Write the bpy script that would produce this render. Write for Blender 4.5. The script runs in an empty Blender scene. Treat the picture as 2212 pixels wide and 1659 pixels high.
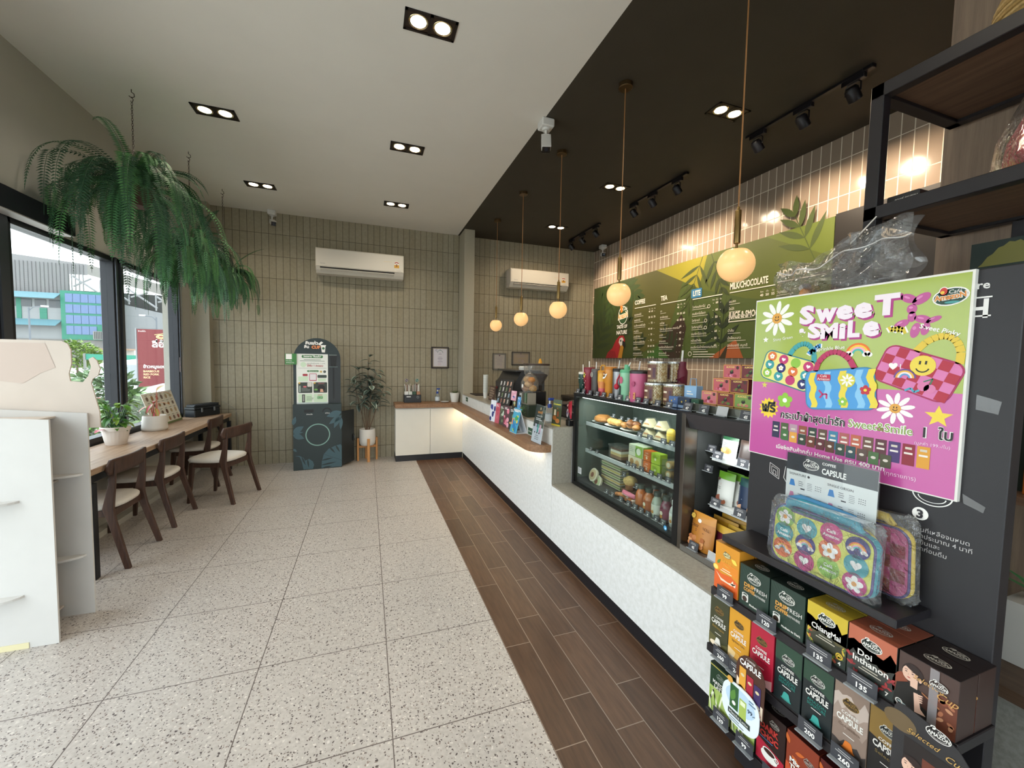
import bpy, math, random
from mathutils import Matrix, Vector
S = bpy.context.scene
COL = S.collection
PI = math.pi
# ---------------------------------------------------------------- camera
cd = bpy.data.cameras.new('camera'); cam = bpy.data.objects.new('camera', cd); COL.objects.link(cam)
cd.sensor_width = 36.0; cd.lens = 873.0 / 2212 * 36.0; cd.clip_start = 0.02; cd.clip_end = 400
_y, _p, _r = 0.344672, 0.05789, -0.01813
_f = Vector((math.sin(_y) * math.cos(_p), math.cos(_y) * math.cos(_p), -math.sin(_p)))
_rt = Vector((math.cos(_y), -math.sin(_y), 0)); _dn = _f.cross(_rt)
_r2 = math.cos(_r) * _rt + math.sin(_r) * _dn; _d2 = -math.sin(_r) * _rt + math.cos(_r) * _dn
cam.matrix_world = Matrix(((_r2.x, -_d2.x, -_f.x, 0), (_r2.y, -_d2.y, -_f.y, 0), (_r2.z, -_d2.z, -_f.z, 1.535), (0, 0, 0, 1)))
S.camera = cam
# ---------------------------------------------------------------- view and sky
S.view_settings.view_transform = 'Standard'; S.view_settings.look = 'None'
S.view_settings.exposure = 0.6; S.view_settings.gamma = 1.0; S.view_settings.use_curve_mapping = False
cy = S.cycles
cy.use_denoising = True; cy.denoiser = 'OPENIMAGEDENOISE'
cy.max_bounces = 8; cy.diffuse_bounces = 5; cy.glossy_bounces = 3; cy.transmission_bounces = 4; cy.transparent_max_bounces = 16
cy.caustics_reflective = False; cy.caustics_refractive = False; cy.sample_clamp_indirect = 6.0
cy.use_adaptive_sampling = True; cy.adaptive_threshold = 0.02
W = bpy.data.worlds.new('sky'); S.world = W; W.use_nodes = True
_n = W.node_tree.nodes; _l = W.node_tree.links; _bg = _n['Background']
_tc = _n.new('ShaderNodeTexCoord'); _mp = _n.new('ShaderNodeMapping'); _mp.inputs['Scale'].default_value = (1.0, 1.0, 3.0)
_nz = _n.new('ShaderNodeTexNoise'); _nz.inputs['Scale'].default_value = 2.2; _nz.inputs['Detail'].default_value = 5
_cr = _n.new('ShaderNodeValToRGB'); _cr.color_ramp.elements[0].position = 0.36; _cr.color_ramp.elements[1].position = 0.62
_cr.color_ramp.elements[0].color = (0.66, 0.74, 0.84, 1); _cr.color_ramp.elements[1].color = (0.96, 0.98, 1.0, 1)
_l.new(_tc.outputs['Generated'], _mp.inputs['Vector']); _l.new(_mp.outputs['Vector'], _nz.inputs['Vector'])
_l.new(_nz.outputs['Fac'], _cr.inputs['Fac']); _l.new(_cr.outputs['Color'], _bg.inputs['Color'])
SKY = 3.9
_bg.inputs['Strength'].default_value = SKY
def light(name, kind, loc, energy, color=(1, 1, 1), size=0.1, size_y=None, rot=(0, 0, 0), parent=None, portal=False, spread=None, spot=None):
    d = bpy.data.lights.new(name, kind); d.energy = energy; d.color = color
    if kind == 'AREA':
        d.size = size
        if size_y: d.shape = 'RECTANGLE'; d.size_y = size_y
        else: d.shape = 'DISK'
        if spread: d.spread = math.radians(spread)
        if portal: d.cycles.is_portal = True
    else:
        d.shadow_soft_size = size
        if spot: d.spot_size = math.radians(spot); d.spot_blend = 0.6
    o = bpy.data.objects.new(name, d); COL.objects.link(o); o.location = loc; o.rotation_euler = rot
    if parent: pin(o, parent)
    return o
def pin(o, parent):
    o.parent = parent
    mw = parent.matrix_basis
    if parent.parent: mw = parent.parent.matrix_basis @ parent.matrix_parent_inverse @ mw
    o.matrix_parent_inverse = mw.inverted()
# daylight portals: the sliding door and two windows on the left, the glazed shop front behind
light('door_daylight', 'AREA', (-2.30, 1.6, 1.25), 1, size=3.8, size_y=2.3, rot=(0, -PI / 2, 0), portal=True).data.shape = 'RECTANGLE'
# ---------------------------------------------------------------- materials
MATS = {}
def lin(h):
    h = h.lstrip('#'); r = []
    for i in (0, 2, 4):
        c = int(h[i:i + 2], 16) / 255.0
        r.append(c / 12.92 if c <= 0.04045 else ((c + 0.055) / 1.055) ** 2.4)
    return (r[0], r[1], r[2], 1.0)
def c(h, rough=0.5, metal=0.0, emit=0.0, noise=0.0, nscale=40, spec=0.5, coat=0.0, alpha=1.0, bump=0.0, trans=0.0, key=None):
    """plain surface with a fine procedural variation"""
    k = (h, rough, metal, emit, noise, nscale, spec, coat, alpha, bump, trans)
    if k in MATS: return MATS[k]
    m = bpy.data.materials.new('surface_' + h.strip('#')); m.use_nodes = True
    nt = m.node_tree; b = nt.nodes['Principled BSDF']
    b.inputs['Base Color'].default_value = lin(h); b.inputs['Roughness'].default_value = rough
    b.inputs['Metallic'].default_value = metal; b.inputs['Specular IOR Level'].default_value = spec
    if coat: b.inputs['Coat Weight'].default_value = coat; b.inputs['Coat Roughness'].default_value = 0.08
    if emit:
        b.inputs['Emission Color'].default_value = lin(h); b.inputs['Emission Strength'].default_value = emit
    if alpha < 1: b.inputs['Alpha'].default_value = alpha
    if trans: b.inputs['Subsurface Weight'].default_value = trans; b.inputs['Subsurface Radius'].default_value = (0.01, 0.01, 0.01)
    if noise or bump:
        g = nt.nodes.new('ShaderNodeNewGeometry'); n = nt.nodes.new('ShaderNodeTexNoise')
        n.inputs['Scale'].default_value = nscale; n.inputs['Detail'].default_value = 4
        nt.links.new(g.outputs['Position'], n.inputs['Vector'])
        if noise:
            r = nt.nodes.new('ShaderNodeValToRGB'); L = lin(h)
            r.color_ramp.elements[0].position = 0.3; r.color_ramp.elements[1].position = 0.7
            r.color_ramp.elements[0].color = tuple(max(0, x * (1 - noise)) for x in L[:3]) + (1,)
            r.color_ramp.elements[1].color = tuple(min(1, x * (1 + noise)) for x in L[:3]) + (1,)
            nt.links.new(n.outputs['Fac'], r.inputs['Fac']); nt.links.new(r.outputs['Color'], b.inputs['Base Color'])
        if bump:
            bp = nt.nodes.new('ShaderNodeBump'); bp.inputs['Strength'].default_value = bump; bp.inputs['Distance'].default_value = 0.004
            nt.links.new(n.outputs['Fac'], bp.inputs['Height']); nt.links.new(bp.outputs['Normal'], b.inputs['Normal'])
    MATS[k] = m; return m
def thin_glass(name, tint=(1, 1, 1, 1), refl=1.0, rough=0.0, veil=0.0, veil_col=(0.8, 0.8, 0.8, 1), ior=1.45):
    if name in MATS: return MATS[name]
    m = bpy.data.materials.new(name); m.use_nodes = True; nt = m.node_tree; nt.nodes.clear()
    o = nt.nodes.new('ShaderNodeOutputMaterial'); t = nt.nodes.new('ShaderNodeBsdfTransparent'); t.inputs['Color'].default_value = tint
    g = nt.nodes.new('ShaderNodeBsdfGlossy'); g.inputs['Roughness'].default_value = rough
    f = nt.nodes.new('ShaderNodeLayerWeight'); f.inputs['Blend'].default_value = 0.5
    pw = nt.nodes.new('ShaderNodeMath'); pw.operation = 'POWER'; pw.inputs[1].default_value = 5.0; nt.links.new(f.outputs['Facing'], pw.inputs[0])
    ma = nt.nodes.new('ShaderNodeMath'); ma.operation = 'MULTIPLY_ADD'; ma.inputs[1].default_value = 0.8; ma.inputs[2].default_value = 0.035
    nt.links.new(pw.outputs[0], ma.inputs[0])
    mul = nt.nodes.new('ShaderNodeMath'); mul.operation = 'MULTIPLY'; mul.inputs[1].default_value = refl
    mx = nt.nodes.new('ShaderNodeMixShader'); nt.links.new(ma.outputs[0], mul.inputs[0]); nt.links.new(mul.outputs[0], mx.inputs['Fac'])
    nt.links.new(t.outputs[0], mx.inputs[1]); nt.links.new(g.outputs[0], mx.inputs[2]); last = mx
    if veil:
        d = nt.nodes.new('ShaderNodeBsdfDiffuse'); d.inputs['Color'].default_value = veil_col
        m2 = nt.nodes.new('ShaderNodeMixShader'); m2.inputs['Fac'].default_value = veil
        nt.links.new(mx.outputs[0], m2.inputs[1]); nt.links.new(d.outputs[0], m2.inputs[2]); last = m2
    nt.links.new(last.outputs[0], o.inputs['Surface']); MATS[name] = m; return m
def nodes_mat(name, rough=0.5, spec=0.5):
    m = bpy.data.materials.new(name); m.use_nodes = True; nt = m.node_tree; b = nt.nodes['Principled BSDF']
    b.inputs['Roughness'].default_value = rough; b.inputs['Specular IOR Level'].default_value = spec
    return m, nt, b, nt.nodes.new('ShaderNodeNewGeometry')
def N(nt, kind, **kw):
    n = nt.nodes.new('ShaderNode' + kind)
    for k, v in kw.items():
        if k in n.inputs: n.inputs[k].default_value = v
        else: setattr(n, k, v)
    return n
def ramp(nt, stops, fac, mode='LINEAR'):
    r = nt.nodes.new('ShaderNodeValToRGB'); r.color_ramp.interpolation = mode; e = r.color_ramp.elements
    while len(e) < len(stops): e.new(0.5)
    for i, (p, h) in enumerate(stops): e[i].position = p; e[i].color = lin(h) if isinstance(h, str) else h
    nt.links.new(fac, r.inputs['Fac']); return r.outputs['Color']
def mixc(nt, fac, a, b, blend='MIX'):
    n = nt.nodes.new('ShaderNodeMix'); n.data_type = 'RGBA'; n.blend_type = blend
    for sock, v in ((n.inputs[0], fac), (n.inputs[6], a), (n.inputs[7], b)):
        if hasattr(v, 'links'): nt.links.new(v, sock)
        elif isinstance(v, str): sock.default_value = lin(v)
        else: sock.default_value = v
    return n.outputs[2]
def math_(nt, op, a, b=0.0, cc=0.0):
    n = nt.nodes.new('ShaderNodeMath'); n.operation = op
    for i, v in enumerate((a, b, cc)):
        if hasattr(v, 'links'): nt.links.new(v, n.inputs[i])
        else: n.inputs[i].default_value = v
    return n.outputs[0]
def swizzle(nt, geo, ax, off=(0, 0)):
    """2-D texture vector from two world axes"""
    s = nt.nodes.new('ShaderNodeSeparateXYZ'); nt.links.new(geo.outputs['Position'], s.inputs[0])
    cb = nt.nodes.new('ShaderNodeCombineXYZ')
    for i in (0, 1): nt.links.new(math_(nt, 'SUBTRACT', s.outputs['XYZ'.index(ax[i])], off[i]), cb.inputs[i])
    return cb.outputs[0]
def brick(nt, vec, w, h, mortar, offset=0.0, freq=2, smooth=0.1):
    t = nt.nodes.new('ShaderNodeTexBrick'); t.offset = offset; t.offset_frequency = freq; t.squash = 1.0
    t.inputs['Scale'].default_value = 1.0; t.inputs['Brick Width'].default_value = w; t.inputs['Row Height'].default_value = h
    t.inputs['Mortar Size'].default_value = mortar; t.inputs['Mortar Smooth'].default_value = smooth; t.inputs['Bias'].default_value = 0.0
    t.inputs['Color1'].default_value = (0, 0, 0, 1); t.inputs['Color2'].default_value = (1, 1, 1, 1); t.inputs['Mortar'].default_value = (0.5, 0.5, 0.5, 1)
    nt.links.new(vec, t.inputs['Vector']); return t
def bumpn(nt, b, height, strength=0.3, dist=0.003):
    n = nt.nodes.new('ShaderNodeBump'); n.inputs['Strength'].default_value = strength; n.inputs['Distance'].default_value = dist
    nt.links.new(height, n.inputs['Height']); nt.links.new(n.outputs['Normal'], b.inputs['Normal'])
def terrazzo():
    m, nt, b, g = nodes_mat('terrazzo_tiles', 0.32, 0.4)
    pos = g.outputs['Position']
    nz = N(nt, 'TexNoise', Scale=60.0, Detail=2.0); nt.links.new(pos, nz.inputs['Vector'])
    sub = N(nt, 'VectorMath', operation='SUBTRACT'); nt.links.new(nz.outputs['Color'], sub.inputs[0]); sub.inputs[1].default_value = (0.5, 0.5, 0.5)
    sc = N(nt, 'VectorMath', operation='SCALE'); nt.links.new(sub.outputs[0], sc.inputs[0]); sc.inputs['Scale'].default_value = 0.02
    ad = N(nt, 'VectorMath', operation='ADD'); nt.links.new(pos, ad.inputs[0]); nt.links.new(sc.outputs[0], ad.inputs[1])
    def chips(scale, lo, hi):
        v = N(nt, 'TexVoronoi', Scale=scale); nt.links.new(ad.outputs[0], v.inputs['Vector'])
        sp = nt.nodes.new('ShaderNodeSeparateColor'); nt.links.new(v.outputs['Color'], sp.inputs[0])
        r = math_(nt, 'MULTIPLY_ADD', sp.outputs[0], hi - lo, lo)
        return math_(nt, 'LESS_THAN', v.outputs['Distance'], r), sp.outputs[1]
    m1, r1 = chips(92.0, 0.08, 0.40); m2, r2 = chips(60.0, 0.0, 0.36)
    base = ramp(nt, [(0.3, '#aca6a1'), (0.7, '#bdb7b2')], nz.outputs['Fac'])
    c2 = ramp(nt, [(0.0, '#cbc5be'), (0.45, '#9c938c'), (0.75, '#cfc9c3')], r2, 'CONSTANT')
    c1 = ramp(nt, [(0.0, '#4a4242'), (0.5, '#655a57'), (0.85, '#8a7c74')], r1, 'CONSTANT')
    colr = mixc(nt, m2, base, c2); colr = mixc(nt, m1, colr, c1)
    br = brick(nt, swizzle(nt, g, 'XY', (0.694 - 6.0, 1.608 - 6.0)), 0.6, 0.6, 0.0024)
    nt.links.new(mixc(nt, br.outputs['Fac'], colr, '#5d5451'), b.inputs['Base Color'])
    bumpn(nt, b, br.outputs['Fac'], 0.15, -0.001)
    return m
def plank_floor():
    m, nt, b, g = nodes_mat('wood_look_floor_tiles', 0.42, 0.4)
    br = brick(nt, swizzle(nt, g, 'YX', (0.35, 0.694)), 0.605, 0.1412, 0.0022, 0.34, 2)
    mp = N(nt, 'Mapping'); mp.inputs['Scale'].default_value = (26, 2.2, 1); nt.links.new(g.outputs['Position'], mp.inputs['Vector'])
    nz = N(nt, 'TexNoise', Scale=2.0, Detail=6.0, Roughness=0.65); nt.links.new(mp.outputs[0], nz.inputs['Vector'])
    sp = nt.nodes.new('ShaderNodeSeparateColor'); nt.links.new(br.outputs['Color'], sp.inputs[0])
    base = ramp(nt, [(0.3, '#523d2f'), (0.7, '#6d5340')], nz.outputs['Fac'])
    tone = ramp(nt, [(0.0, '#c8bcb2'), (1.0, '#fff6ee')], sp.outputs[0])
    nt.links.new(mixc(nt, br.outputs['Fac'], mixc(nt, 1.0, base, tone, 'MULTIPLY'), '#8d7c6e'), b.inputs['Base Color'])
    bumpn(nt, b, br.outputs['Fac'], 0.2, -0.001)
    return m
def olive_tiles():
    m, nt, b, g = nodes_mat('olive_stack_tiles', 0.55, 0.3)
    br = brick(nt, swizzle(nt, g, 'XZ', (-1.453 - 0.0863 * 40, 0.186 - 0.3045 * 3)), 0.0863, 0.3045, 0.0034, smooth=0.4)
    nz = N(nt, 'TexNoise', Scale=30.0, Detail=5.0); nt.links.new(g.outputs['Position'], nz.inputs['Vector'])
    sp = nt.nodes.new('ShaderNodeSeparateColor'); nt.links.new(br.outputs['Color'], sp.inputs[0])
    base = ramp(nt, [(0.3, '#958d79'), (0.7, '#9f9783')], nz.outputs['Fac'])
    tone = ramp(nt, [(0.0, '#f6f4ef'), (1.0, '#ffffff')], sp.outputs[0])
    nt.links.new(mixc(nt, br.outputs['Fac'], mixc(nt, 1.0, base, tone, 'MULTIPLY'), '#544a3c'), b.inputs['Base Color'])
    h = math_(nt, 'MULTIPLY_ADD', nz.outputs['Fac'], -0.12, br.outputs['Fac'])
    bumpn(nt, b, h, 0.55, -0.006)
    return m
def glossy_tiles():
    m, nt, b, g = nodes_mat('glossy_taupe_tiles', 0.12, 0.6)
    br = brick(nt, swizzle(nt, g, 'YZ', (3.47 - 0.0845 * 60, 3.015 - 0.31 * 12)), 0.0845, 0.31, 0.0042, smooth=0.3)
    sp = nt.nodes.new('ShaderNodeSeparateColor'); nt.links.new(br.outputs['Color'], sp.inputs[0])
    base = ramp(nt, [(0.0, '#958373'), (1.0, '#a2907f')], sp.outputs[0])
    nt.links.new(mixc(nt, br.outputs['Fac'], base, '#e8dcc8'), b.inputs['Base Color'])
    nt.links.new(ramp(nt, [(0.0, (0.12, 0.12, 0.12, 1)), (1.0, (0.7, 0.7, 0.7, 1))], br.outputs['Fac']), b.inputs['Roughness'])
    nz = N(nt, 'TexNoise', Scale=14.0, Detail=1.0); nt.links.new(g.outputs['Position'], nz.inputs['Vector'])
    h = math_(nt, 'MULTIPLY_ADD', nz.outputs['Fac'], -0.25, br.outputs['Fac'])
    bumpn(nt, b, h, 0.5, -0.003)
    return m
def wood(name, dark, light_, axis='Y', scale=1.0, rough=0.5):
    """straight-grained wood, grain along the given world axis"""
    if name in MATS: return MATS[name]
    m, nt, b, g = nodes_mat(name, rough, 0.35)
    tc = nt.nodes.new('ShaderNodeTexCoord')
    mp = N(nt, 'Mapping'); v = [30 * scale] * 3; v['XYZ'.index(axis)] = 1.6 * scale; mp.inputs['Scale'].default_value = v
    nt.links.new(tc.outputs['Object'], mp.inputs['Vector'])
    nz = N(nt, 'TexNoise', Scale=1.6, Detail=7.0, Roughness=0.68, Distortion=0.3); nt.links.new(mp.outputs[0], nz.inputs['Vector'])
    nt.links.new(ramp(nt, [(0.32, dark), (0.68, light_)], nz.outputs['Fac']), b.inputs['Base Color'])
    bumpn(nt, b, nz.outputs['Fac'], 0.12, 0.002)
    MATS[name] = m; return m
def stone(name, a, bb, rough=0.35, scale=9):
    if name in MATS: return MATS[name]
    m, nt, b, g = nodes_mat(name, rough, 0.4)
    nz = N(nt, 'TexNoise', Scale=float(scale), Detail=6.0, Roughness=0.7); nt.links.new(g.outputs['Position'], nz.inputs['Vector'])
    nt.links.new(ramp(nt, [(0.35, a), (0.6, bb)], nz.outputs['Fac']), b.inputs['Base Color'])
    MATS[name] = m; return m
# ---------------------------------------------------------------- mesh building
def T(x=0, y=0, z=0, rz=0, rx=0, ry=0, s=1):
    m = Matrix.Translation((x, y, z)) @ Matrix.Rotation(rz, 4, 'Z') @ Matrix.Rotation(ry, 4, 'Y') @ Matrix.Rotation(rx, 4, 'X')
    return m @ Matrix.Diagonal((s, s, s, 1)) if s != 1 else m
FONT = {}
def glyphs(s, bold):
    k = (s, bold)
    if k not in FONT:
        cu = bpy.data.curves.new('lettering', 'FONT'); cu.body = s; cu.size = 1; cu.resolution_u = 2; cu.offset = bold
        o = bpy.data.objects.new('lettering', cu); COL.objects.link(o)
        me = o.evaluated_get(bpy.context.evaluated_depsgraph_get()).to_mesh()
        v = [(p.co.x, p.co.y) for p in me.vertices]; f = [tuple(p.vertices) for p in me.polygons]
        FONT[k] = (v, f, min([p[0] for p in v] or [0]), max([p[0] for p in v] or [1]))
        bpy.data.objects.remove(o); bpy.data.curves.remove(cu)
    return FONT[k]
class MB:
    def __init__(s, M=None): s.v = []; s.f = []; s.m = []; s.sm = []; s.mats = []; s.M = M
    def add(s, vs, fs, mat, smooth=False, M=None):
        if mat not in s.mats: s.mats.append(mat)
        i = s.mats.index(mat); b = len(s.v)
        mm = (s.M @ M if M else s.M) if s.M else M
        s.v += [tuple(mm @ Vector(p)) for p in vs] if mm else [tuple(p) for p in vs]
        for f in fs: s.f.append(tuple(b + k for k in f)); s.m.append(i); s.sm.append(smooth)
        return s
    def box(s, x0, x1, y0, y1, z0, z1, mat, b=0.0, M=None):
        if b <= 0:
            vs = [(x, y, z) for z in (z0, z1) for y in (y0, y1) for x in (x0, x1)]
            return s.add(vs, [(0, 2, 3, 1), (4, 5, 7, 6), (0, 1, 5, 4), (2, 6, 7, 3), (0, 4, 6, 2), (1, 3, 7, 5)], mat, M=M)
        A = (x0, y0, z0); B = (x1, y1, z1); vs = []; ix = {}
        for q in range(8):
            sg = [(q >> k) & 1 for k in range(3)]
            for a in range(3):
                p = [(B[k] if sg[k] else A[k]) if k == a else ((B[k] - b) if sg[k] else (A[k] + b)) for k in range(3)]
                ix[(q, a)] = len(vs); vs.append(p)
        fs = []
        for a in range(3):
            o = [k for k in range(3) if k != a]
            for sgn in (0, 1):
                qs = [(sgn << a) | (i << o[0]) | (j << o[1]) for i, j in ((0, 0), (1, 0), (1, 1), (0, 1))]
                fs.append([ix[(q, a)] for q in qs])
            for i in (0, 1):
                for j in (0, 1):
                    q0 = (i << o[0]) | (j << o[1]); q1 = q0 | (1 << a)
                    fs.append([ix[(q0, o[0])], ix[(q1, o[0])], ix[(q1, o[1])], ix[(q0, o[1])]])
        for q in range(8): fs.append([ix[(q, 0)], ix[(q, 1)], ix[(q, 2)]])
        cx, cyy, cz = (x0 + x1) / 2, (y0 + y1) / 2, (z0 + z1) / 2; C0 = Vector((cx, cyy, cz)); out = []
        for f in fs:
            P = [Vector(vs[k]) for k in f]; n = (P[1] - P[0]).cross(P[2] - P[0])
            out.append(f if n.dot(sum(P, Vector()) / len(P) - C0) > 0 else f[::-1])
        return s.add(vs, out, mat, M=M)
    def lathe(s, prof, mat, n=24, M=None, smooth=True, cap=True):
        vs = []; fs = []
        for r, z in prof:
            for i in range(n): a = 2 * PI * i / n; vs.append((r * math.cos(a), r * math.sin(a), z))
        for k in range(len(prof) - 1):
            for i in range(n): j = (i + 1) % n; fs.append((k * n + i, k * n + j, (k + 1) * n + j, (k + 1) * n + i))
        if cap:
            if prof[0][0] > 1e-5: fs.append(tuple(range(n))[::-1])
            if prof[-1][0] > 1e-5: fs.append(tuple((len(prof) - 1) * n + i for i in range(n)))
        return s.add(vs, fs, mat, smooth, M)
    def cyl(s, r, z0, z1, mat, n=20, M=None, r2=None): return s.lathe([(r, z0), (r if r2 is None else r2, z1)], mat, n, M)
    def ball(s, r, mat, M=None, n=16, sz=1.0):
        return s.lathe([(r * math.sin(PI * k / (n // 2)), -r * sz * math.cos(PI * k / (n // 2))) for k in range(n // 2 + 1)], mat, n, M)
    def tube(s, pts, r, mat, n=8, closed=False, smooth=True):
        P = [Vector(p) for p in pts]; R = r if isinstance(r, (list, tuple)) else [r] * len(P); vs = []; fs = []; up = None
        for i, p in enumerate(P):
            t = (P[min(i + 1, len(P) - 1)] - P[max(i - 1, 0)]) if not closed else (P[(i + 1) % len(P)] - P[i - 1])
            t.normalize()
            if up is None: up = Vector((0, 0, 1)) if abs(t.z) < 0.9 else Vector((1, 0, 0))
            a = up - t * up.dot(t)
            if a.length < 1e-4: a = Vector((1, 0, 0)) - t * t.x
            a.normalize(); up = a; bb = t.cross(a)
            for k in range(n): w = 2 * PI * k / n; vs.append(p + (a * math.cos(w) + bb * math.sin(w)) * R[i])
        m = len(P)
        for i in range(m if closed else m - 1):
            j = (i + 1) % m
            for k in range(n): l = (k + 1) % n; fs.append((i * n + k, i * n + l, j * n + l, j * n + k))
        if not closed: fs += [tuple(range(n))[::-1], tuple((m - 1) * n + k for k in range(n))]
        return s.add(vs, fs, mat, smooth)
    def prism(s, poly, z0, z1, mat, M=None, smooth=False):
        n = len(poly); vs = [(x, y, z0) for x, y in poly] + [(x, y, z1) for x, y in poly]
        fs = [tuple(range(n))[::-1], tuple(range(n, 2 * n))] + [(i, (i + 1) % n, n + (i + 1) % n, n + i) for i in range(n)]
        return s.add(vs, fs, mat, smooth, M)
    def loft(s, rings, mat, smooth=True, caps=True, M=None):
        n = len(rings[0]); vs = [p for r in rings for p in r]; fs = []
        for k in range(len(rings) - 1):
            for i in range(n): j = (i + 1) % n; fs.append((k * n + i, k * n + j, (k + 1) * n + j, (k + 1) * n + i))
        if caps: fs += [tuple(range(n))[::-1], tuple((len(rings) - 1) * n + i for i in range(n))]
        return s.add(vs, fs, mat, smooth, M)
    def grid(s, fn, nu, nv, mat, smooth=True, M=None):
        vs = [fn(i / nu, j / nv) for j in range(nv + 1) for i in range(nu + 1)]
        fs = [(j * (nu + 1) + i, j * (nu + 1) + i + 1, (j + 1) * (nu + 1) + i + 1, (j + 1) * (nu + 1) + i) for j in range(nv) for i in range(nu)]
        return s.add(vs, fs, mat, smooth, M)
    def merge(s, o):
        b = len(s.v); s.v += o.v
        for f, i, q in zip(o.f, o.m, o.sm):
            if o.mats[i] not in s.mats: s.mats.append(o.mats[i])
            s.f.append(tuple(k + b for k in f)); s.m.append(s.mats.index(o.mats[i])); s.sm.append(q)
        return s
    def build(s, name, parent=None, sharp=40, label=None, solid=0.0, bevel=0.0, sub=0):
        me = bpy.data.meshes.new(name); org = (0, 0, 0)
        if parent is None and s.v:
            xs = [p[0] for p in s.v]; ys = [p[1] for p in s.v]
            org = ((min(xs) + max(xs)) / 2, (min(ys) + max(ys)) / 2, min(p[2] for p in s.v))
            s.v = [(p[0] - org[0], p[1] - org[1], p[2] - org[2]) for p in s.v]
        me.from_pydata(s.v, [], s.f)
        for m in s.mats: me.materials.append(m)
        me.polygons.foreach_set('material_index', s.m); me.polygons.foreach_set('use_smooth', s.sm); me.update()
        if any(s.sm): me.set_sharp_from_angle(angle=math.radians(sharp))
        o = bpy.data.objects.new(name, me); COL.objects.link(o); o.location = org
        if parent: pin(o, parent)
        if bevel: q = o.modifiers.new('edge', 'BEVEL'); q.width = bevel; q.segments = 2; q.limit_method = 'ANGLE'
        if solid: q = o.modifiers.new('thickness', 'SOLIDIFY'); q.thickness = solid; q.offset = 0
        if sub: q = o.modifiers.new('round', 'SUBSURF'); q.levels = sub; q.render_levels = sub
        if label: o['label'] = label
        return o
class Art:
    """flat artwork on one face of a mesh: u to the right, v up, n outward"""
    def __init__(s, mb, o, u, v, lay=0.0005):
        u = Vector(u).normalized(); v = Vector(v).normalized(); n = u.cross(v)
        s.mb = mb; s.lay = lay
        s.M = Matrix(((u.x, v.x, n.x, o[0]), (u.y, v.y, n.y, o[1]), (u.z, v.z, n.z, o[2]), (0, 0, 0, 1)))
    def poly(s, pts, mat, L=1):
        s.mb.add([(p[0], p[1], L * s.lay) for p in pts], [tuple(range(len(pts)))], mat, M=s.M); return s
    def rect(s, x0, y0, x1, y1, mat, L=1): return s.poly([(x0, y0), (x1, y0), (x1, y1), (x0, y1)], mat, L)
    def rrect(s, x0, y0, x1, y1, r, mat, L=1, n=5):
        p = []
        for cx, cyy, a in ((x1 - r, y0 + r, -90), (x1 - r, y1 - r, 0), (x0 + r, y1 - r, 90), (x0 + r, y0 + r, 180)):
            p += [(cx + r * math.cos(math.radians(a + 90 * k / n)), cyy + r * math.sin(math.radians(a + 90 * k / n))) for k in range(n + 1)]
        return s.poly(p, mat, L)
    def disc(s, x, y, r, mat, L=1, ry=None, n=20, rot=0.0):
        ry = ry or r; ca, sa = math.cos(rot), math.sin(rot)
        return s.poly([(x + r * math.cos(a) * ca - ry * math.sin(a) * sa, y + r * math.cos(a) * sa + ry * math.sin(a) * ca) for a in [2 * PI * k / n for k in range(n)]], mat, L)
    def ring(s, x, y, r, w, mat, L=1, a0=0, a1=360, n=28, ry=None):
        k = (ry or r) / r
        for i in range(n):
            a = math.radians(a0 + (a1 - a0) * i / n); b = math.radians(a0 + (a1 - a0) * (i + 1) / n)
            s.poly([(x + q * math.cos(t), y + q * k * math.sin(t)) for q, t in ((r - w, a), (r, a), (r, b), (r - w, b))], mat, L)
        return s
    def line(s, pts, w, mat, L=1):
        for (a, b), (d, e) in zip(pts, pts[1:]):
            l = math.hypot(d - a, e - b) or 1; nx, ny = -(e - b) / l * w / 2, (d - a) / l * w / 2
            s.poly([(a + nx, b + ny), (a - nx, b - ny), (d - nx, e - ny), (d + nx, e + ny)], mat, L)
        return s
    def text(s, t, x, y, size, mat, al='c', L=2, fit=None, bold=0.0, rot=0.0, shear=0.0):
        v, f, a, b = glyphs(t, bold)
        if not v: return s
        w = (b - a) or 1; kx = size
        if fit: kx = fit / w
        ox = {'l': 0, 'c': -w * kx / 2, 'r': -w * kx}[al]; ca, sa = math.cos(rot), math.sin(rot)
        q = [((p[0] - a) * kx + ox + shear * p[1] * size, p[1] * size) for p in v]
        s.mb.add([(x + px * ca - py * sa, y + px * sa + py * ca, L * s.lay) for px, py in q], f, mat, M=s.M); return s
    def star(s, x, y, r, r2, n, mat, L=1, rot=PI / 2):
        return s.poly([(x + (r if k % 2 == 0 else r2) * math.cos(rot + PI * k / n), y + (r if k % 2 == 0 else r2) * math.sin(rot + PI * k / n)) for k in range(2 * n)], mat, L)
    def flower(s, x, y, r, mat, mid, L=1, n=6, wid=0.42, midr=0.3, rot=0.3):
        for k in range(n):
            a = rot + 2 * PI * k / n; s.disc(x + 0.6 * r * math.cos(a), y + 0.6 * r * math.sin(a), r * 0.42, mat, L + 0.1 * (k % 3), ry=r * wid, n=12, rot=a)
        return s.disc(x, y, r * midr, mid, L + 0.5, n=12)
    def heart(s, x, y, r, mat, L=1, rot=0.0):
        p = []
        for k in range(24):
            t = 2 * PI * k / 24; hx = 16 * math.sin(t) ** 3 / 16 * r; hy = (13 * math.cos(t) - 5 * math.cos(2 * t) - 2 * math.cos(3 * t) - math.cos(4 * t)) / 16 * r
            p.append((x + hx * math.cos(rot) - hy * math.sin(rot), y + hx * math.sin(rot) + hy * math.cos(rot)))
        return s.poly(p, mat, L)
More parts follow.
